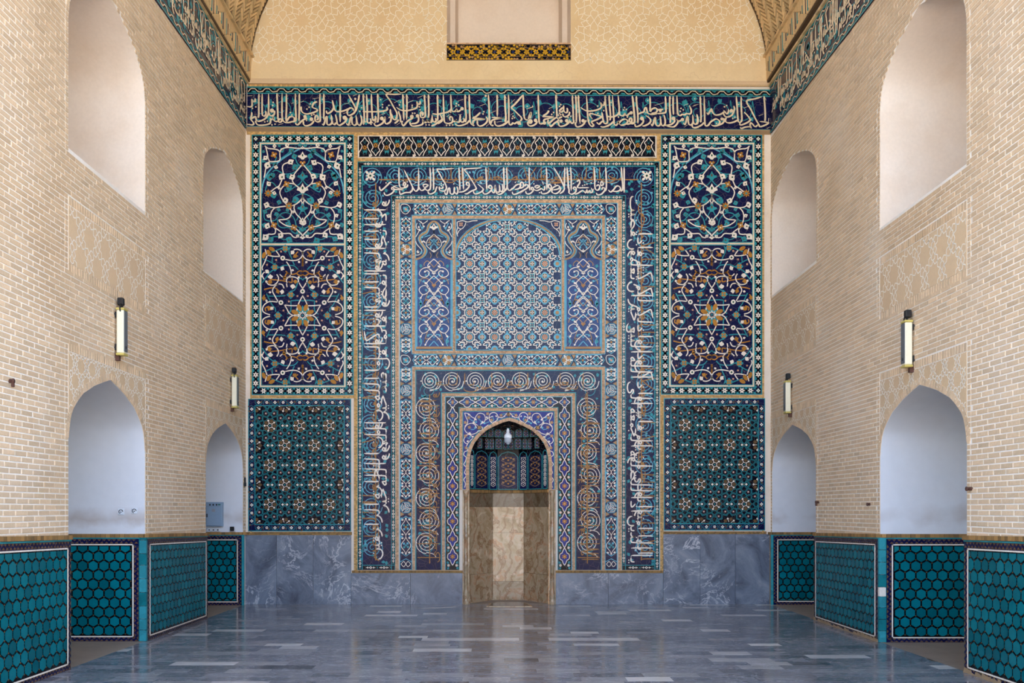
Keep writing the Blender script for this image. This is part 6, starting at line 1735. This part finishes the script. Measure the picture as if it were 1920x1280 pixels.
# ------------------------------------------------------------------ spiral frame with gold kufic
SA, SB, SY = 779, 828.5, 693.5
p = back_panel('spiral_band', 'three-sided blue frame of white spirals crossed by gold angular script', 'inscription', SA, SY, msym(SA), 1068)
g = p.mb(); wd = SB - SA
for r in ((SA, SY, msym(SA), SY + 43.5), (SA, SY + 43.5, SB, 1068), (msym(SB), SY + 43.5, msym(SA), 1068)): g.rect(*r, 'navy', H0)
fillet(g, SA, SY, msym(SA), 1068, 1.6, 'turquoise', HL(1), False)
g.rect(SB - 1.6, SY + 42, SB, 1068, 'turquoise', HL(1)); g.rect(msym(SB), SY + 42, msym(SB) + 1.6, 1068, 'turquoise', HL(1)); g.rect(SB, SY + 41.9, msym(SB), SY + 43.5, 'turquoise', HL(1))
p.add('ground', g)
def spir(x, y, r, d, ver):
    m_ = p.mb(); spiral(m_, x, y, r * 1.12, 1.6, 3.2, PI * .5, 1.25, 'white', HL(3), 60, d)
    m_.disc(x - r, y, 1.4, 'white', HL(3.2), 5); palm(m_, x, y + 2, 4, 'white', HL(3.4), None); 
    q = (x, y + r * d); m_.ribbon([(x + r * .0, y + r), (x + r * .7, y + r * 1.15), (x + r, y + r * 1.5)] if ver else [(x, y + r), (x + r * 1.0, y + r * .8), (x + r * 1.3, y)], 1.4, 'white', HL(3), sm=3)
    p.add('spiral', m_)
bg = p.mb()
for mir in (0, 1):
    xs = SA + 23.5; xs = msym(xs) if mir else xs
    k = 0
    for y in [716 + 42.1 * i for i in range(9)]:
        if y > 1050: break
        if k > 0: spir(xs - (3 if k % 2 else -1), y + 6, 18.5, 1 if k % 2 else -1, True)
        for q in range(6): leaf(bg, xs + R.uniform(-19, 19), y + R.uniform(-18, 18), R.uniform(0, 6.3), R.uniform(5, 9), 'turquoise', HL(1.4))
        spiral(bg, xs, y + 16, 15, 3, 1.6, R.uniform(0, 6), 1.2, 'turquoise', HL(1.2)); k += 1
x = 806.
k = 0
while x < 1110:
    spir(x, 714.5, 16.5, 1 if k % 2 else -1, False)
    for q in range(5): leaf(bg, x + R.uniform(-20, 20), 714 + R.uniform(-15, 15), R.uniform(0, 6.3), 7, 'turquoise', HL(1.4))
    x += 42.2; k += 1
p.add('turquoise_scroll', bg, stuff=True)
K1, K2, K3 = 'الا الذين تابوا واصلحوا وبينوا فاولئك اتوب عليهم وانا التواب', 'انما يعمر مساجد الله من امن بالله', 'واليوم الاخر واقام الصلوة واتى الزكوة ولم يخش الا الله فعسى'
write(p, K1, 5.0, 1.4, 320, 6.6, lambda s, q: (msym(SA) - 38 + q, 1052 - s), 1.7, 'kufic', 5, name='kufic_word')
write(p, K2, 4.8, 1.2, 290, 6.4, lambda s, q: (msym(SA) - 28 - s, SY + 36 - q), 1.7, 'kufic', 5, name='kufic_word')
write(p, K3, 5.0, 1.4, 320, 6.6, lambda s, q: (SA + 40 - q, SY + 44 + s), 1.7, 'kufic', 5, name='kufic_word')
bl = p.mb(); bl.rect(SA + 26, SY + 46, SA + 27.8, 1056, 'kufic', HL(5)); bl.rect(msym(SA) - 27.8, SY + 46, msym(SA) - 26, 1056, 'kufic', HL(5))
y = 760
while y < 1050:
    for xa in (SA + 4, msym(SA) - 45): bl.rect(xa, y, xa + 41, y + 1.5, 'kufic', HL(4.8))
    y += R.choice((18, 26, 34))
p.add('kufic_line', bl, stuff=True)

# ------------------------------------------------------------------ inner floral frame
IA, IB, IY = 834.5, 861.5, 743
p = back_panel('floral_band', 'three-sided black floral frame of white ogee medallions close around the prayer niche', 'tile panel', IA, IY, msym(IA), 1068)
g = p.mb()
for r in ((IA, IY, msym(IA), IY + 21.5), (IA, IY + 21.5, IB, 1068), (msym(IB), IY + 21.5, msym(IA), 1068)): g.rect(*r, 'black', H0)
fillet(g, IA, IY, msym(IA), 1068, 1.4, 'sky', HL(1), False); g.rect(IB - 1.2, IY + 20, IB, 1068, 'turquoise', HL(1)); g.rect(msym(IB), IY + 20, msym(IB) + 1.2, 1068, 'turquoise', HL(1)); g.rect(IB, IY + 20.3, msym(IB), IY + 21.5, 'turquoise', HL(1))
p.add('ground', g)
def ogee(nm, ver, core, rx=9.4, L=32.8):
    m_ = p.motif(); o = (lambda a, c: (c, a)) if ver else (lambda a, c: (a, c))
    h = L / 2
    side = [(-h, 0), (-h * .72, rx * .28), (-h * .42, rx * .5), (-h * .3, rx * .86), (0, rx), (h * .3, rx * .86), (h * .42, rx * .5), (h * .72, rx * .28), (h, 0)]
    m_.poly([o(a, c * .8) for a, c in side] + [o(a, -c * .8) for a, c in reversed(side[1:-1])], core, 0)
    for e in (1, -1): m_.ribbon([o(a, e * c) for a, c in side], 1.35, 'white', .003, sm=3)
    m_.poly([o(-h * .55, 0), o(0, 2.6), o(h * .55, 0), o(0, -2.6)], 'royal' if core != 'royal' else 'sky', .0015, .002)
    flower(m_, 0, 0, 5.0, 6, 'gold', .004, 'pink', PI / 6 if ver else 0); return m_.mesh(nm)
mv1, mv2, mh = ogee('medallion', True, 'royal'), ogee('medallion', True, 'cobalt'), ogee('medallion', False, 'royal')
fw = p.motif(); flower(fw, 0, 0, 2.9, 5, 'white', 0, 'pink'); fw = fw.mesh('flower'); vn = p.mb()
for mir in (0, 1):
    xs = IA + 14.2; xs = msym(xs) if mir else xs
    for k in range(9):
        y = 779 + 33.0 * k
        if y > 1058: break
        p.put('medallion', mv1 if k < 3 else mv2, xs, y, HL(2))
        for e in (1, -1):
            p.put('flower', fw, xs + e * 7.6, y + 16.4, HL(2.5)) if y + 18 < 1068 else None
            for d in (1, -1): leaf(vn, xs + e * 7.6, y + 16.4 + d * 2.6, d * 1.2 + (0 if e > 0 else PI - 2 * d * 1.2), 6, 'turquoise', HL(1.2))
    p.put('medallion', mh, xs, 754, HL(2), sx=.62)
k = 0
for x in [876 + 31.0 * i for i in range(6)]:
    p.put('medallion', mh, x, 754, HL(2), sx=.95)
    for e in (1, -1):
        for f in ((x + 15.5),) if k < 5 else ():
            p.put('flower', fw, f, 754 + e * 6.6, HL(2.5))
            for d in (1, -1): leaf(vn, f + d * 2.4, 754 + e * 6.6, 0 if d > 0 else PI, 5.5, 'turquoise', HL(1.2))
    k += 1
p.add('vine', vn, stuff=True)

# ------------------------------------------------------------------ cobalt spandrels round the niche arch
QX0, QX1, QY0, QY1 = 867.5, msym(867.5), 770.5, 917
p = back_panel('spandrel_panel', 'cobalt spandrel panel with white scrolls over the pointed arch of the prayer niche', 'tile panel', QX0, QY0, QX1, QY1)
ro = niche_arch(6.4, 10); half = len(ro) // 2
g = p.mb()
for mir in (0, 1):
    F = (lambda q: (msym(q[0]), q[1])) if mir else (lambda q: q)
    L = ro[:half + 1]
    pts = [(QX0, QY1), (QX0, QY0), (953.5, QY0)] + [q for q in reversed(L)] + [(L[0][0], QY1)]
    # split into quads between the rim and the frame so that the face stays convex
    for a, b_ in zip(L, L[1:]): g.poly([F(a), F(b_), F((b_[0], QY0)), F((a[0], QY0))], 'cobalt', H0)
    g.rect(*( (QX0, QY0, L[0][0], QY1) if not mir else (msym(L[0][0]), QY0, QX1, QY1)), 'cobalt', H0)
    g.rect(*((QX0, QY0, QX0 + 1.3, QY1) if not mir else (QX1 - 1.3, QY0, QX1, QY1)), 'turquoise', HL(1))
    g.ribbon([F((q[0] - .6, q[1] - .8)) for q in L], 1.2, 'turquoise', HL(1))
g.rect(QX0, QY0, QX1, QY0 + 1.3, 'turquoise', HL(1)); p.add('ground', g)
wl = p.mb(); tq = p.mb()
KS = 1 / 6.733
for mir in (0, 1):
    s_ = -1 if mir else 1
    V = lambda q: (953.5 + s_ * ((840 + q[0] * 10 * KS) - 953.5), 740 + q[1] * 10 * KS)
    for t_ in ('21,23 26,24 30,28 34,30', '21,23 23,29 25,33 24,37 21,40', '34,30 38,24 44,24 47,28 46,34 41,37', '34,30 33,35 38,39 43,41 43,45', '43,45 38,46 36,48 30,50 24,48 21,43 24,38 30,36 34,38 36,42', '47,32 52,29 57,27', '57,35 62,32 63,27 60,23 55,23 52,27 53,33 57,36 61,34', '63,28 68,29 72,26 76,23 80,24', '43,45 47,41 51,38', '22,52 26,50 30,52', '22,52 20,58 24,62 28,58 31,55', '25,62 23,66 25,70 21,72 20,76 23,79 22,84 20,88 23,92 21,98 23,102 20,107 22,112 21,117'):
        wl.ribbon([V(q) for q in P(t_)], 1.35, 'white', HL(3), sm=4)
    for t_ in ('24,27 28,31 33,34', '38,30 42,34 40,40', '26,42 32,44 36,40', '55,27 58,31 56,34', '24,54 28,56', '47,36 52,34', '66,25 72,24', '22,68 26,66'): tq.ribbon([V(q) for q in P(t_)], 1.3, 'sky', HL(1.5), sm=3)
    for x, y in ((26, 29), (39, 28), (27, 41), (55, 32), (22, 35), (67, 26), (77, 25), (22, 52), (23, 67), (50, 24)):
        m_ = p.mb(); q = V((x, y)); flower(m_, q[0], q[1], 3.6, 5, 'tan', HL(4), 'pink'); p.add('flower', m_)
    for x, y, a, L in ((34, 30, 1, 5), (44, 33, 2, 5), (31, 36, -.5, 5), (60, 26, 1, 4), (26, 48, .4, 5), (38, 41, 1, 6), (25, 24, .7, 5), (24, 60, -.8, 5), (50, 30, -2, 5), (70, 27, .2, 4), (30, 54, -.6, 5)):
        q = V((x, y)); leaf(wl, q[0], q[1], a if s_ > 0 else PI - a, L, 'white', HL(3.4)); q = V((x + 3, y + 4)); leaf(tq, q[0], q[1], a + 2, L, 'sky', HL(1.6)) if in_arch else None
    m_ = p.mb(); q = V((39.5, 41.5)); m_.rect(q[0] - 4, q[1] - 4, q[0] + 4, q[1] + 4, 'black', HL(4.2)); flower(m_, q[0], q[1], 4, 4, 'tan', HL(4.6), 'gold', PI / 4); p.add('square_tile', m_)
p.add('white_scroll', wl, stuff=True); p.add('sky_scroll', tq, stuff=True)

# ------------------------------------------------------------------ yellow tile strip under the upper window
p = back_panel('yellow_tile_strip', 'black and yellow floral tile strip under the upper window of the back wall', 'tile panel', 837.5, 84.5, 1070.5, 114.5)
g = p.mb(); g.rect(837.5, 84.5, 1070.5, 114.5, 'black', .034, .034); fillet(g, 837.5, 84.5, 1070.5, 114.5, .9, 'tan', .036)
for yy in (91.5, 107): g.rect(838.5, yy, 1069.5, yy + .8, 'tan', .036)
p.add('ground', g); b = p.mb()
x = 842.
while x < 1067:
    for yy in (88.6, 111): leaf(b, x, yy, R.choice((.4, 2.7, -.4)), 5.6, R.choice(('yellow', 'yellow', 'tan')), .037); 
    x += 5.2
x = 850.; k = 0
while x < 1062:
    m_ = p.mb(); flower(m_, x, 99.6, 5.6, 6 if k % 2 else 5, 'yellow', .038, 'gold' if k % 3 else 'royal', R.uniform(0, 1)); p.add('flower', m_)
    for e in (1, -1):
        for d in (1, -1):
            leaf(b, x + e * 4, 99.6 + d * 4, math.atan2(d, e), 6.2, 'yellow', .037); b.ribbon([(x + e * 2, 99.6 + d * 1.5), (x + e * 5, 99.6 + d * 6), (x + e * 9, 99.6 + d * 3)], .9, 'yellow', .0365, sm=3)
    if k % 2 == 0: b.disc(x + 8.6, 99.6, 2.2, 'royal', .037, 6)
    x += 17.2; k += 1
p.add('yellow_leaf', b, stuff=True)
c_ = p.mb(); x = 838.
while x < 1070:
    c_.tint = R.random(); c_.rect(x + .2, 82, min(x + 6.6, 1070), 84.6, 'edge_pale', .03, .03); x += 7
p.add('brick_lip', c_, stuff=True)
# ------------------------------------------------------------------ prayer niche
PN = thing('prayer_niche', 'arched prayer niche with onyx slabs below and dark tiled honeycomb vault above', 'prayer niche', (0, .3, 0))
NB = Vector((0, .3, 0))
def facet(A, B, z0, z1):
    """vertical canvas between plan points A and B, metres; origin at A, height absolute; h out of the face"""
    A, B = Vector((A[0], A[1], 0)), Vector((B[0], B[1], 0)); d = (B - A); L = d.length; d /= L
    n = Vector((d.y, -d.x, 0))
    def conv(u, v, h): q = A + d * u + n * h - NB; return (q.x, q.y, v)
    return MB(conv), L
def nadd(name, mb, stuff=False): return child(name, mb.mesh(name), PN, stuff=stuff) if mb.f else None
PL = [(-.632, .03), (-.256, .6), (.256, .6), (.632, .03)]
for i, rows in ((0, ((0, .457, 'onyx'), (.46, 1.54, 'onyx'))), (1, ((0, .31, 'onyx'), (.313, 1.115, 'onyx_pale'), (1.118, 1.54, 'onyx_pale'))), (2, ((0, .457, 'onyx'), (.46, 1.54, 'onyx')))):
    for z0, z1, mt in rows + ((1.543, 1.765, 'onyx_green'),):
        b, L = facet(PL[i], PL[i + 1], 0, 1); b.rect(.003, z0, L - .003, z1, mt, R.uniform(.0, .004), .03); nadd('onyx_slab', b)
b = MB(lambda x, y, z: (x, y - .3, z))
for i in range(3):
    q, L = facet(PL[i], PL[i + 1], 0, 1); u = 0
    while u < L:
        q.tint = R.random(); q.rect(u, 1.768, min(u + .026, L) - .003, 1.815, 'brown_strip', .02, .04); u += .026
    nadd('brick_band', q, True)
# tiled facets
PU = [(-.625, .03), (-.545, .14), (-.325, .5), (-.175, .6), (.175, .6), (.325, .5), (.545, .14), (.625, .03)]
for i in range(7):
    b, L = facet(PU[i], PU[i + 1], 0, 1); z0, z1 = 1.815, 2.5; wide = i in (1, 3, 5)
    b.rect(0, z0, L, z1 + .25, 'black', 0, .02); 
    a = .016; zt = z1 - .1
    b.ribbon([(a, z0 + a), (a, zt - .04), (L * .2, zt + .02), (L / 2, zt + .05), (L * .8, zt + .02), (L - a, zt - .04), (L - a, z0 + a)], .011, 'turquoise', .006, True)
    b.rect(a * 1.6, z0 + a * 1.6, L - a * 1.6, zt - .02, 'navy', .002, .002)
    rows = 5 if wide else 7; 
    for k in range(rows):
        zc = z0 + .06 + (zt - z0 - .1) * (k + .5) / rows; hh = (zt - z0 - .1) / rows / 2
        for e in (1, -1):
            X_ = lambda f: L / 2 + e * (L / 2 - .035) * f
            b.ribbon([(X_(0), zc - hh), (X_(.55), zc - hh * .5), (X_(.8), zc), (X_(.4), zc + hh * .6), (X_(0), zc + hh)], .006, 'tan' if wide else 'white', .006, sm=3)
            if wide: leaf(b, X_(.5), zc, e * .8 if e > 0 else PI - .8, .05, 'tan', .006); leaf(b, X_(.2), zc + hh * .5, PI / 2 - e * .9, .04, 'gold', .006)
            else: b.disc(X_(.7), zc + hh * .7, .009, 'white', .006, 6)
        b.disc(L / 2, zc, .016 if wide else .01, 'gold' if wide else 'white', .007, 6)
    nadd('tile_facet', b)
# honeycomb tiers: small tiled cells stepping forward, dark glazes coloured darker still for the overhang's shade
def tier(cells, z0, z1, arch, dk):
    for xa, xb, dp in cells:
        b = MB(lambda x, z, h: (x, dp - h - .3, z)); L = xb - xa
        b.rect(xa, z0, xb, z1, 'black', 0, .76 - dp)
        b.rect(xa + .004, z0 + .004, xb - .004, z0 + .014, 'teal', .004)
        pts = [(xa + .008, z0 + .008), (xa + .008, z1 - .05), (xa + L * .25, z1 - .015), ((xa + xb) / 2, z1 - .004), (xb - L * .25, z1 - .015), (xb - .008, z1 - .05), (xb - .008, z0 + .008)] if arch else [(xa + .008, z0 + .008), (xa + .008, z1 - .008), (xb - .008, z1 - .008), (xb - .008, z0 + .008)]
        b.ribbon(pts, .008, 'teal', .005, True)
        for k in range(3):
            zc = z0 + (z1 - z0) * (k + .6) / 3.4; b.disc((xa + xb) / 2, zc, .011, 'plum' if k % 2 else 'brown', .005, 6)
            for e in (1, -1): b.disc((xa + xb) / 2 + e * L * .24, zc + .02, .007, 'tan', .005, 5); leaf(b, (xa + xb) / 2 + e * L * .12, zc, e * .8 if e > 0 else PI - .8, .03, 'cobalt', .004)
        nadd('honeycomb_cell', b)
tier([(-.085, .0, .5), (.0, .085, .5), (-.215, -.1, .4), (.1, .215, .4), (-.31, -.23, .44), (.23, .31, .44), (-.395, -.315, .42), (.315, .395, .42), (-.56, -.42, .22), (.42, .56, .22)], 2.48, 2.66, True, 0)
tier([(-.1, .1, .36), (-.225, -.11, .3), (.11, .225, .3), (-.33, -.235, .28), (.235, .33, .28), (-.47, -.34, .2), (.34, .47, .2), (-.6, -.49, .1), (.49, .6, .1)], 2.665, 2.8, True, 0)
b = MB(lambda x, y, z: (x, y - .3, z))
for e in (1, -1):
    for k in range(3):
        x0_, x1_ = e * .16 * k, e * .16 * (k + 1)
        n0 = len(b.v); b.v += [(x0_, .24 - .3, 2.79), (x1_, .22 - .3, 2.79), (x1_ * .5, .02 - .3, 2.95), (x0_ * .5, .02 - .3, 2.95)]; b.face([n0, n0 + 1, n0 + 2, n0 + 3], b.m('black'))
        b.disc((x0_ + x1_) / 2 * .8, .14, .018, 'tan', 2.84, 6)
nadd('hood', b)
for e in (1, -1):
    b = MB(lambda x, z, h: (e * x, .22 - h - .3, z))
    b.ribbon([(.0, 2.79), (.06, 2.825), (.14, 2.84), (.22, 2.815), (.24, 2.79)], .01, 'turquoise', .01, sm=3); b.ribbon([(.25, 2.79), (.3, 2.81), (.36, 2.79)], .01, 'turquoise', .01, sm=3); nadd('rib', b)
# shell that closes the niche behind everything
me = bpy.data.meshes.new('shell')
me.from_pydata([(-.66, y, z) for y, z in ((-.27, 0), (.46, 0), (.46, 3.1), (-.27, 3.1))] + [(.66, y, z) for y, z in ((-.27, 0), (.46, 0), (.46, 3.1), (-.27, 3.1))], [], [(0, 1, 2, 3), (4, 5, 6, 7), (1, 2, 6, 5), (2, 3, 7, 6)])
me.materials.append(MATS['black']); me.update(); child('shell', me, PN)
# floor and its sunk green onyx half-octagon
b = MB(lambda x, y, h: (x, y - .3, h))
b.poly([(-.63, -.005), (.63, -.005), (.3, .64), (-.3, .64)], 'niche_floor', .004, .016); nadd('niche_floor', b)
b = MB(lambda x, y, h: (x, y - .3, h))
b.poly([(-.34, -.42), (.36, -.42), (.33, -.06), (.2, .26), (-.18, .26), (-.31, -.06)], 'onyx_pale', .008, .02)
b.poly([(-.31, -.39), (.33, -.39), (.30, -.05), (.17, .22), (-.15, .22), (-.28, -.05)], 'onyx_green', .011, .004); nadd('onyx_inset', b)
# colonnettes and their pilaster strips at the jambs
def lathe(prof_, n, mat, name):
    v = []; f = []
    for r, z in prof_:
        for k in range(n): v.append((r * math.cos(2 * PI * k / n), r * math.sin(2 * PI * k / n), z))
    for i in range(len(prof_) - 1):
        for k in range(n): f.append((i * n + k, i * n + (k + 1) % n, (i + 1) * n + (k + 1) % n, (i + 1) * n + k))
    f.append(tuple(range(n))); f.append(tuple(range((len(prof_) - 1) * n, len(prof_) * n)))
    me = bpy.data.meshes.new(name); me.from_pydata(v, [], f); me.materials.append(MATS[mat]); me.update()
    for q in me.polygons: q.use_smooth = len(q.vertices) == 4
    return me
CPR = [(.044, 0), (.044, .05), (.03, .06), (.042, .1), (.046, .16), (.034, .22), (.03, .25), (.032, .26), (.03, .6), (.038, .61), (.038, .64), (.03, .65), (.03, 1.05), (.038, 1.06), (.038, 1.1), (.031, 1.11), (.03, 1.68), (.038, 1.69), (.036, 1.72), (.046, 1.76), (.046, 1.8)]
CM = lathe(CPR, 14, 'onyx', 'colonnette')
for xa, xb in ((867.6, 880), (1029, 1041.5)):
    b = MB(lambda x, y, h: ((x - CX) / S, -h - .3, (FY - y) / S)); b.rect(xa, 918, xb, 1132, 'onyx', .03, .06); nadd('pilaster', b)
    child('colonnette', CM, PN, ((xa + xb) / 2 / S - CX / S, -.045 - .3, 0))

# ------------------------------------------------------------------ hanging bulb
HB = thing('hanging_bulb', 'white energy-saving bulb hanging in front of the dark niche vault', 'light bulb', ((952.5 - CX) / S, .09, 2.555))
child('glass', lathe([(.02, -.02), (.035, 0), (.058, .015), (.06, .075), (.058, .08)], 14, 'bulb_grey', 'glass'), HB)
child('ballast', lathe([(.06, .08), (.062, .1), (.06, .125), (.034, .15), (.024, .17)], 14, 'bulb_white', 'ballast'), HB)
child('socket', lathe([(.024, .17), (.024, .205), (.016, .23), (.006, .24)], 12, 'bulb_white', 'socket'), HB)
child('cord', lathe([(.004, .24), (.004, .335)], 6, 'black_plastic', 'cord'), HB)

# ------------------------------------------------------------------ wall lamps
def wall_at(side, x, y):
    t = (461 - VX) / (x - VX) if side == 'left' else (1445 - VX) / (x - VX)
    return Yt(t), ZC + (VY - y) * t / S
def boxm(name, a, b_, mat, bev=.0):
    m_ = bpy.data.meshes.new(name); bm = bmesh.new(); bmesh.ops.create_cube(bm, size=1)
    for v in bm.verts: v.co = Vector([(a[i] + b_[i]) / 2 + v.co[i] * (b_[i] - a[i]) for i in range(3)])
    if bev: bmesh.ops.bevel(bm, geom=list(bm.edges), offset=bev, segments=1, affect='EDGES')
    bm.to_mesh(m_); bm.free(); m_.materials.append(MATS[mat]); m_.update(); return m_
LENS_W = .075
def lamp(side, x, y0, y1, label):
    Y, z1 = wall_at(side, x, y0); _, z0 = wall_at(side, x, y1); h = z1 - z0
    o = thing('wall_lamp', label, 'wall lamp', (WX[side], Y, z0), PI / 2 * SG[side], 'wall lamps over the niches')
    # local: x along the wall, -y out of the wall
    child('housing', boxm('housing', (-.05, -.108, .02), (.05, -.03, h - .02), 'housing', .012), o)
    child('lens', boxm('lens', (-.042, -.115, .04), (.042, -.107, h - .03), 'lens', .003), o)
    for z in (0, h - .024): child('end_cap', boxm('end_cap', (-.055, -.114, z), (.055, -.026, z + .024), 'cap', .006), o)
    child('screw', boxm('screw', (-.012, -.12, .07), (.012, -.114, .1), 'black_plastic', .003), o)
    for z in (.06, h - .1): child('bracket', boxm('bracket', (-.03, -.03, z), (.03, 0, z + .06), 'black_plastic'), o)
    child('clamp', boxm('clamp', (-.02, -.05, -.05), (.02, 0, .03), 'rust'), o)
    s_ = child('sensor', boxm('sensor', (-.03, -.09, h + .03), (.03, -.03, h + .11), 'black_plastic', .008), o)
    child('stem', boxm('stem', (-.01, -.08, h - .002), (.01, -.06, h + .04), 'black_plastic'), o)
    cb_ = MB(lambda u, v, k: (u, -.07 - k, v)); cb_.ribbon([(0, h + .06), (-.05, h + .03), (-.06, h - .02), (-.03, h - .05), (0, h - .03)], .01, 'black_plastic', .01, sm=4, th=.01)
    child('cable', cb_.mesh('cable'), o); return o
lamp('left', 216, 578, 667, 'cream wall lamp over the large left niche')
lamp('left', 432, 703, 765, 'cream wall lamp over the small left niche by the back wall')
lamp('right', 1713, 601, 689, 'cream wall lamp over the large right niche')
lamp('right', 1485, 714, 775, 'cream wall lamp over the small right niche by the back wall')

# ------------------------------------------------------------------ fittings in the left niches
def jamb_at(side, k, x, y):
    o = OPEN[side][k]; d = o.y1 + D0
    return (XC + (x - VX) * d / (S * D0), o.y1, ZC + (VY - y) * d / (S * D0))
def outlet(x, y, w, label):
    a = jamb_at('left', 0, x, y)
    o = thing('wall_socket', label, 'socket', a, 0, 'white wall sockets')
    child('plate', boxm('plate', (-w, -.012, -w), (w, 0, w), 'switch_white', .004), o)
    b = MB(lambda u, v, h: (u, -h, v)); b.ribbon([(.022 * math.cos(k * .5), .022 * math.sin(k * .5)) for k in range(10)], .007, 'black_plastic', .016); b.disc(0, -.004, .007, 'black_plastic', .016, 6)
    child('contact_ring', b.mesh('contact_ring'), o)
outlet(227.5, 959, .036, 'left one of the two white sockets in the large left niche')
outlet(252.5, 957.5, .033, 'right one of the two white sockets in the large left niche')
a = jamb_at('left', 1, 388.5, 986.5); b_ = jamb_at('left', 1, 419.5, 941)
cw, chh = b_[0] - a[0], b_[2] - a[2]
o = thing('fuse_box', 'grey-blue metal fuse box in the small left niche', 'fuse box', (a[0], a[1], a[2]))
child('casing', boxm('casing', (0, -.07, 0), (cw, 0, chh), 'cabinet_grey', .004), o)
dr = child('door', boxm('door', (.012, -.082, .012), (cw - .02, -.07, chh - .07), 'cabinet_grey', .004), o)
child('latch', boxm('latch', (.018, -.096, chh * .38), (.034, -.082, chh * .52), 'black_plastic', .002), dr)
child('sticker', boxm('sticker', (cw * .38, -.0835, chh * .6), (cw * .58, -.082, chh * .72), 'sticker'), dr)
hdr = child('header', boxm('header', (.012, -.08, chh - .066), (cw - .012, -.07, chh - .02), 'cabinet_grey', .003), o)
for f in (.27, .47, .67):
    b = MB(lambda u, v, h: (u, -h, v)); b.disc(cw * f, chh - .043, .014, 'black_plastic', .086, 10, th=.006); child('dial', b.mesh('dial'), hdr)
child('display', boxm('display', (cw * .76, -.083, chh - .05), (cw * .9, -.08, chh - .032), 'led_green'), hdr)
for k, x in enumerate((393.5, 401.5, 409.5)):
    a = jamb_at('left', 1, x, 993)
    o = thing('wall_socket', ('leftmost', 'middle', 'rightmost')[k] + ' of three small white sockets in a row under the fuse box', 'socket', (a[0], a[1], a[2]), 0, 'white wall sockets')
    child('plate', boxm('plate', (-.031, -.044, -.028), (.031, 0, .028), 'switch_white', .004), o); child('slot', boxm('slot', (-.008, -.048, -.008), (.016, -.044, .008), 'black_plastic'), o)
a = jamb_at('left', 1, 437, 991)
o = thing('outlet_box', 'small black outlet box low in the small left niche, right of the sockets', 'outlet box', a)
child('body', boxm('body', (-.032, -.06, -.034), (.032, 0, .034), 'black_plastic', .008), o); child('rim', boxm('rim', (-.04, -.042, -.042), (.04, 0, .042), 'switch_white', .006), o)
# iron stubs left in the brickwork
def stub(side, x, y, L, label, bent=False):
    Y, z = wall_at(side, x, y); o = thing('iron_stub', label, 'iron stub', (WX[side], Y, z), PI / 2 * SG[side], 'iron stubs in the brickwork')
    m_ = lathe([(.016, 0), (.018, L * .3), (.014, L), (.02, L), (.02, L + .012), (.004, L + .014)], 8, 'rust', 'stub'); child('rod', m_, o, rot=(PI / 2, 0, 0))
    if bent: child('hook', boxm('hook', (-.012, -L - .012, -.05), (.012, -L + .008, .006), 'rust', .003), o)
stub('right', 1823, 916, .045, 'thick rusty pipe stub in the brick right of the large right niche')
stub('right', 1632, 945, .03, 'short iron stub in the right pier left of the large niche')
stub('right', 1536, 941, .04, 'bent iron hook right of the small right niche', True)
stub('left', 17, 714, .03, 'bent iron hook high on the near left brick pier', True)
Y, z = wall_at('left', 456.6, 903); o = thing('cable_clip', 'black cable clip on the brick edge right of the small left niche', 'cable clip', (XL, Y, z), PI / 2)
child('body', boxm('body', (-.02, -.04, -.07), (.02, 0, -.01), 'black_plastic', .004), o); child('loop', boxm('loop', (-.014, -.035, -.01), (.014, -.01, .07), 'black_plastic', .006), o)

# ------------------------------------------------------------------ open court in front of the hall
m_ = bpy.data.meshes.new('court_ground'); m_.from_pydata([(-60, -80, -.02), (60, -80, -.02), (60, YEND, -.02), (-60, YEND, -.02)], [], [(0, 1, 2, 3)]); m_.materials.append(MATS['court_stone']); m_.update(); structure('court_ground', m_)
m_ = boxm('court_wall', (-30, -52, 0), (30, -51, 9), 'court_brick'); structure('court_wall', m_)
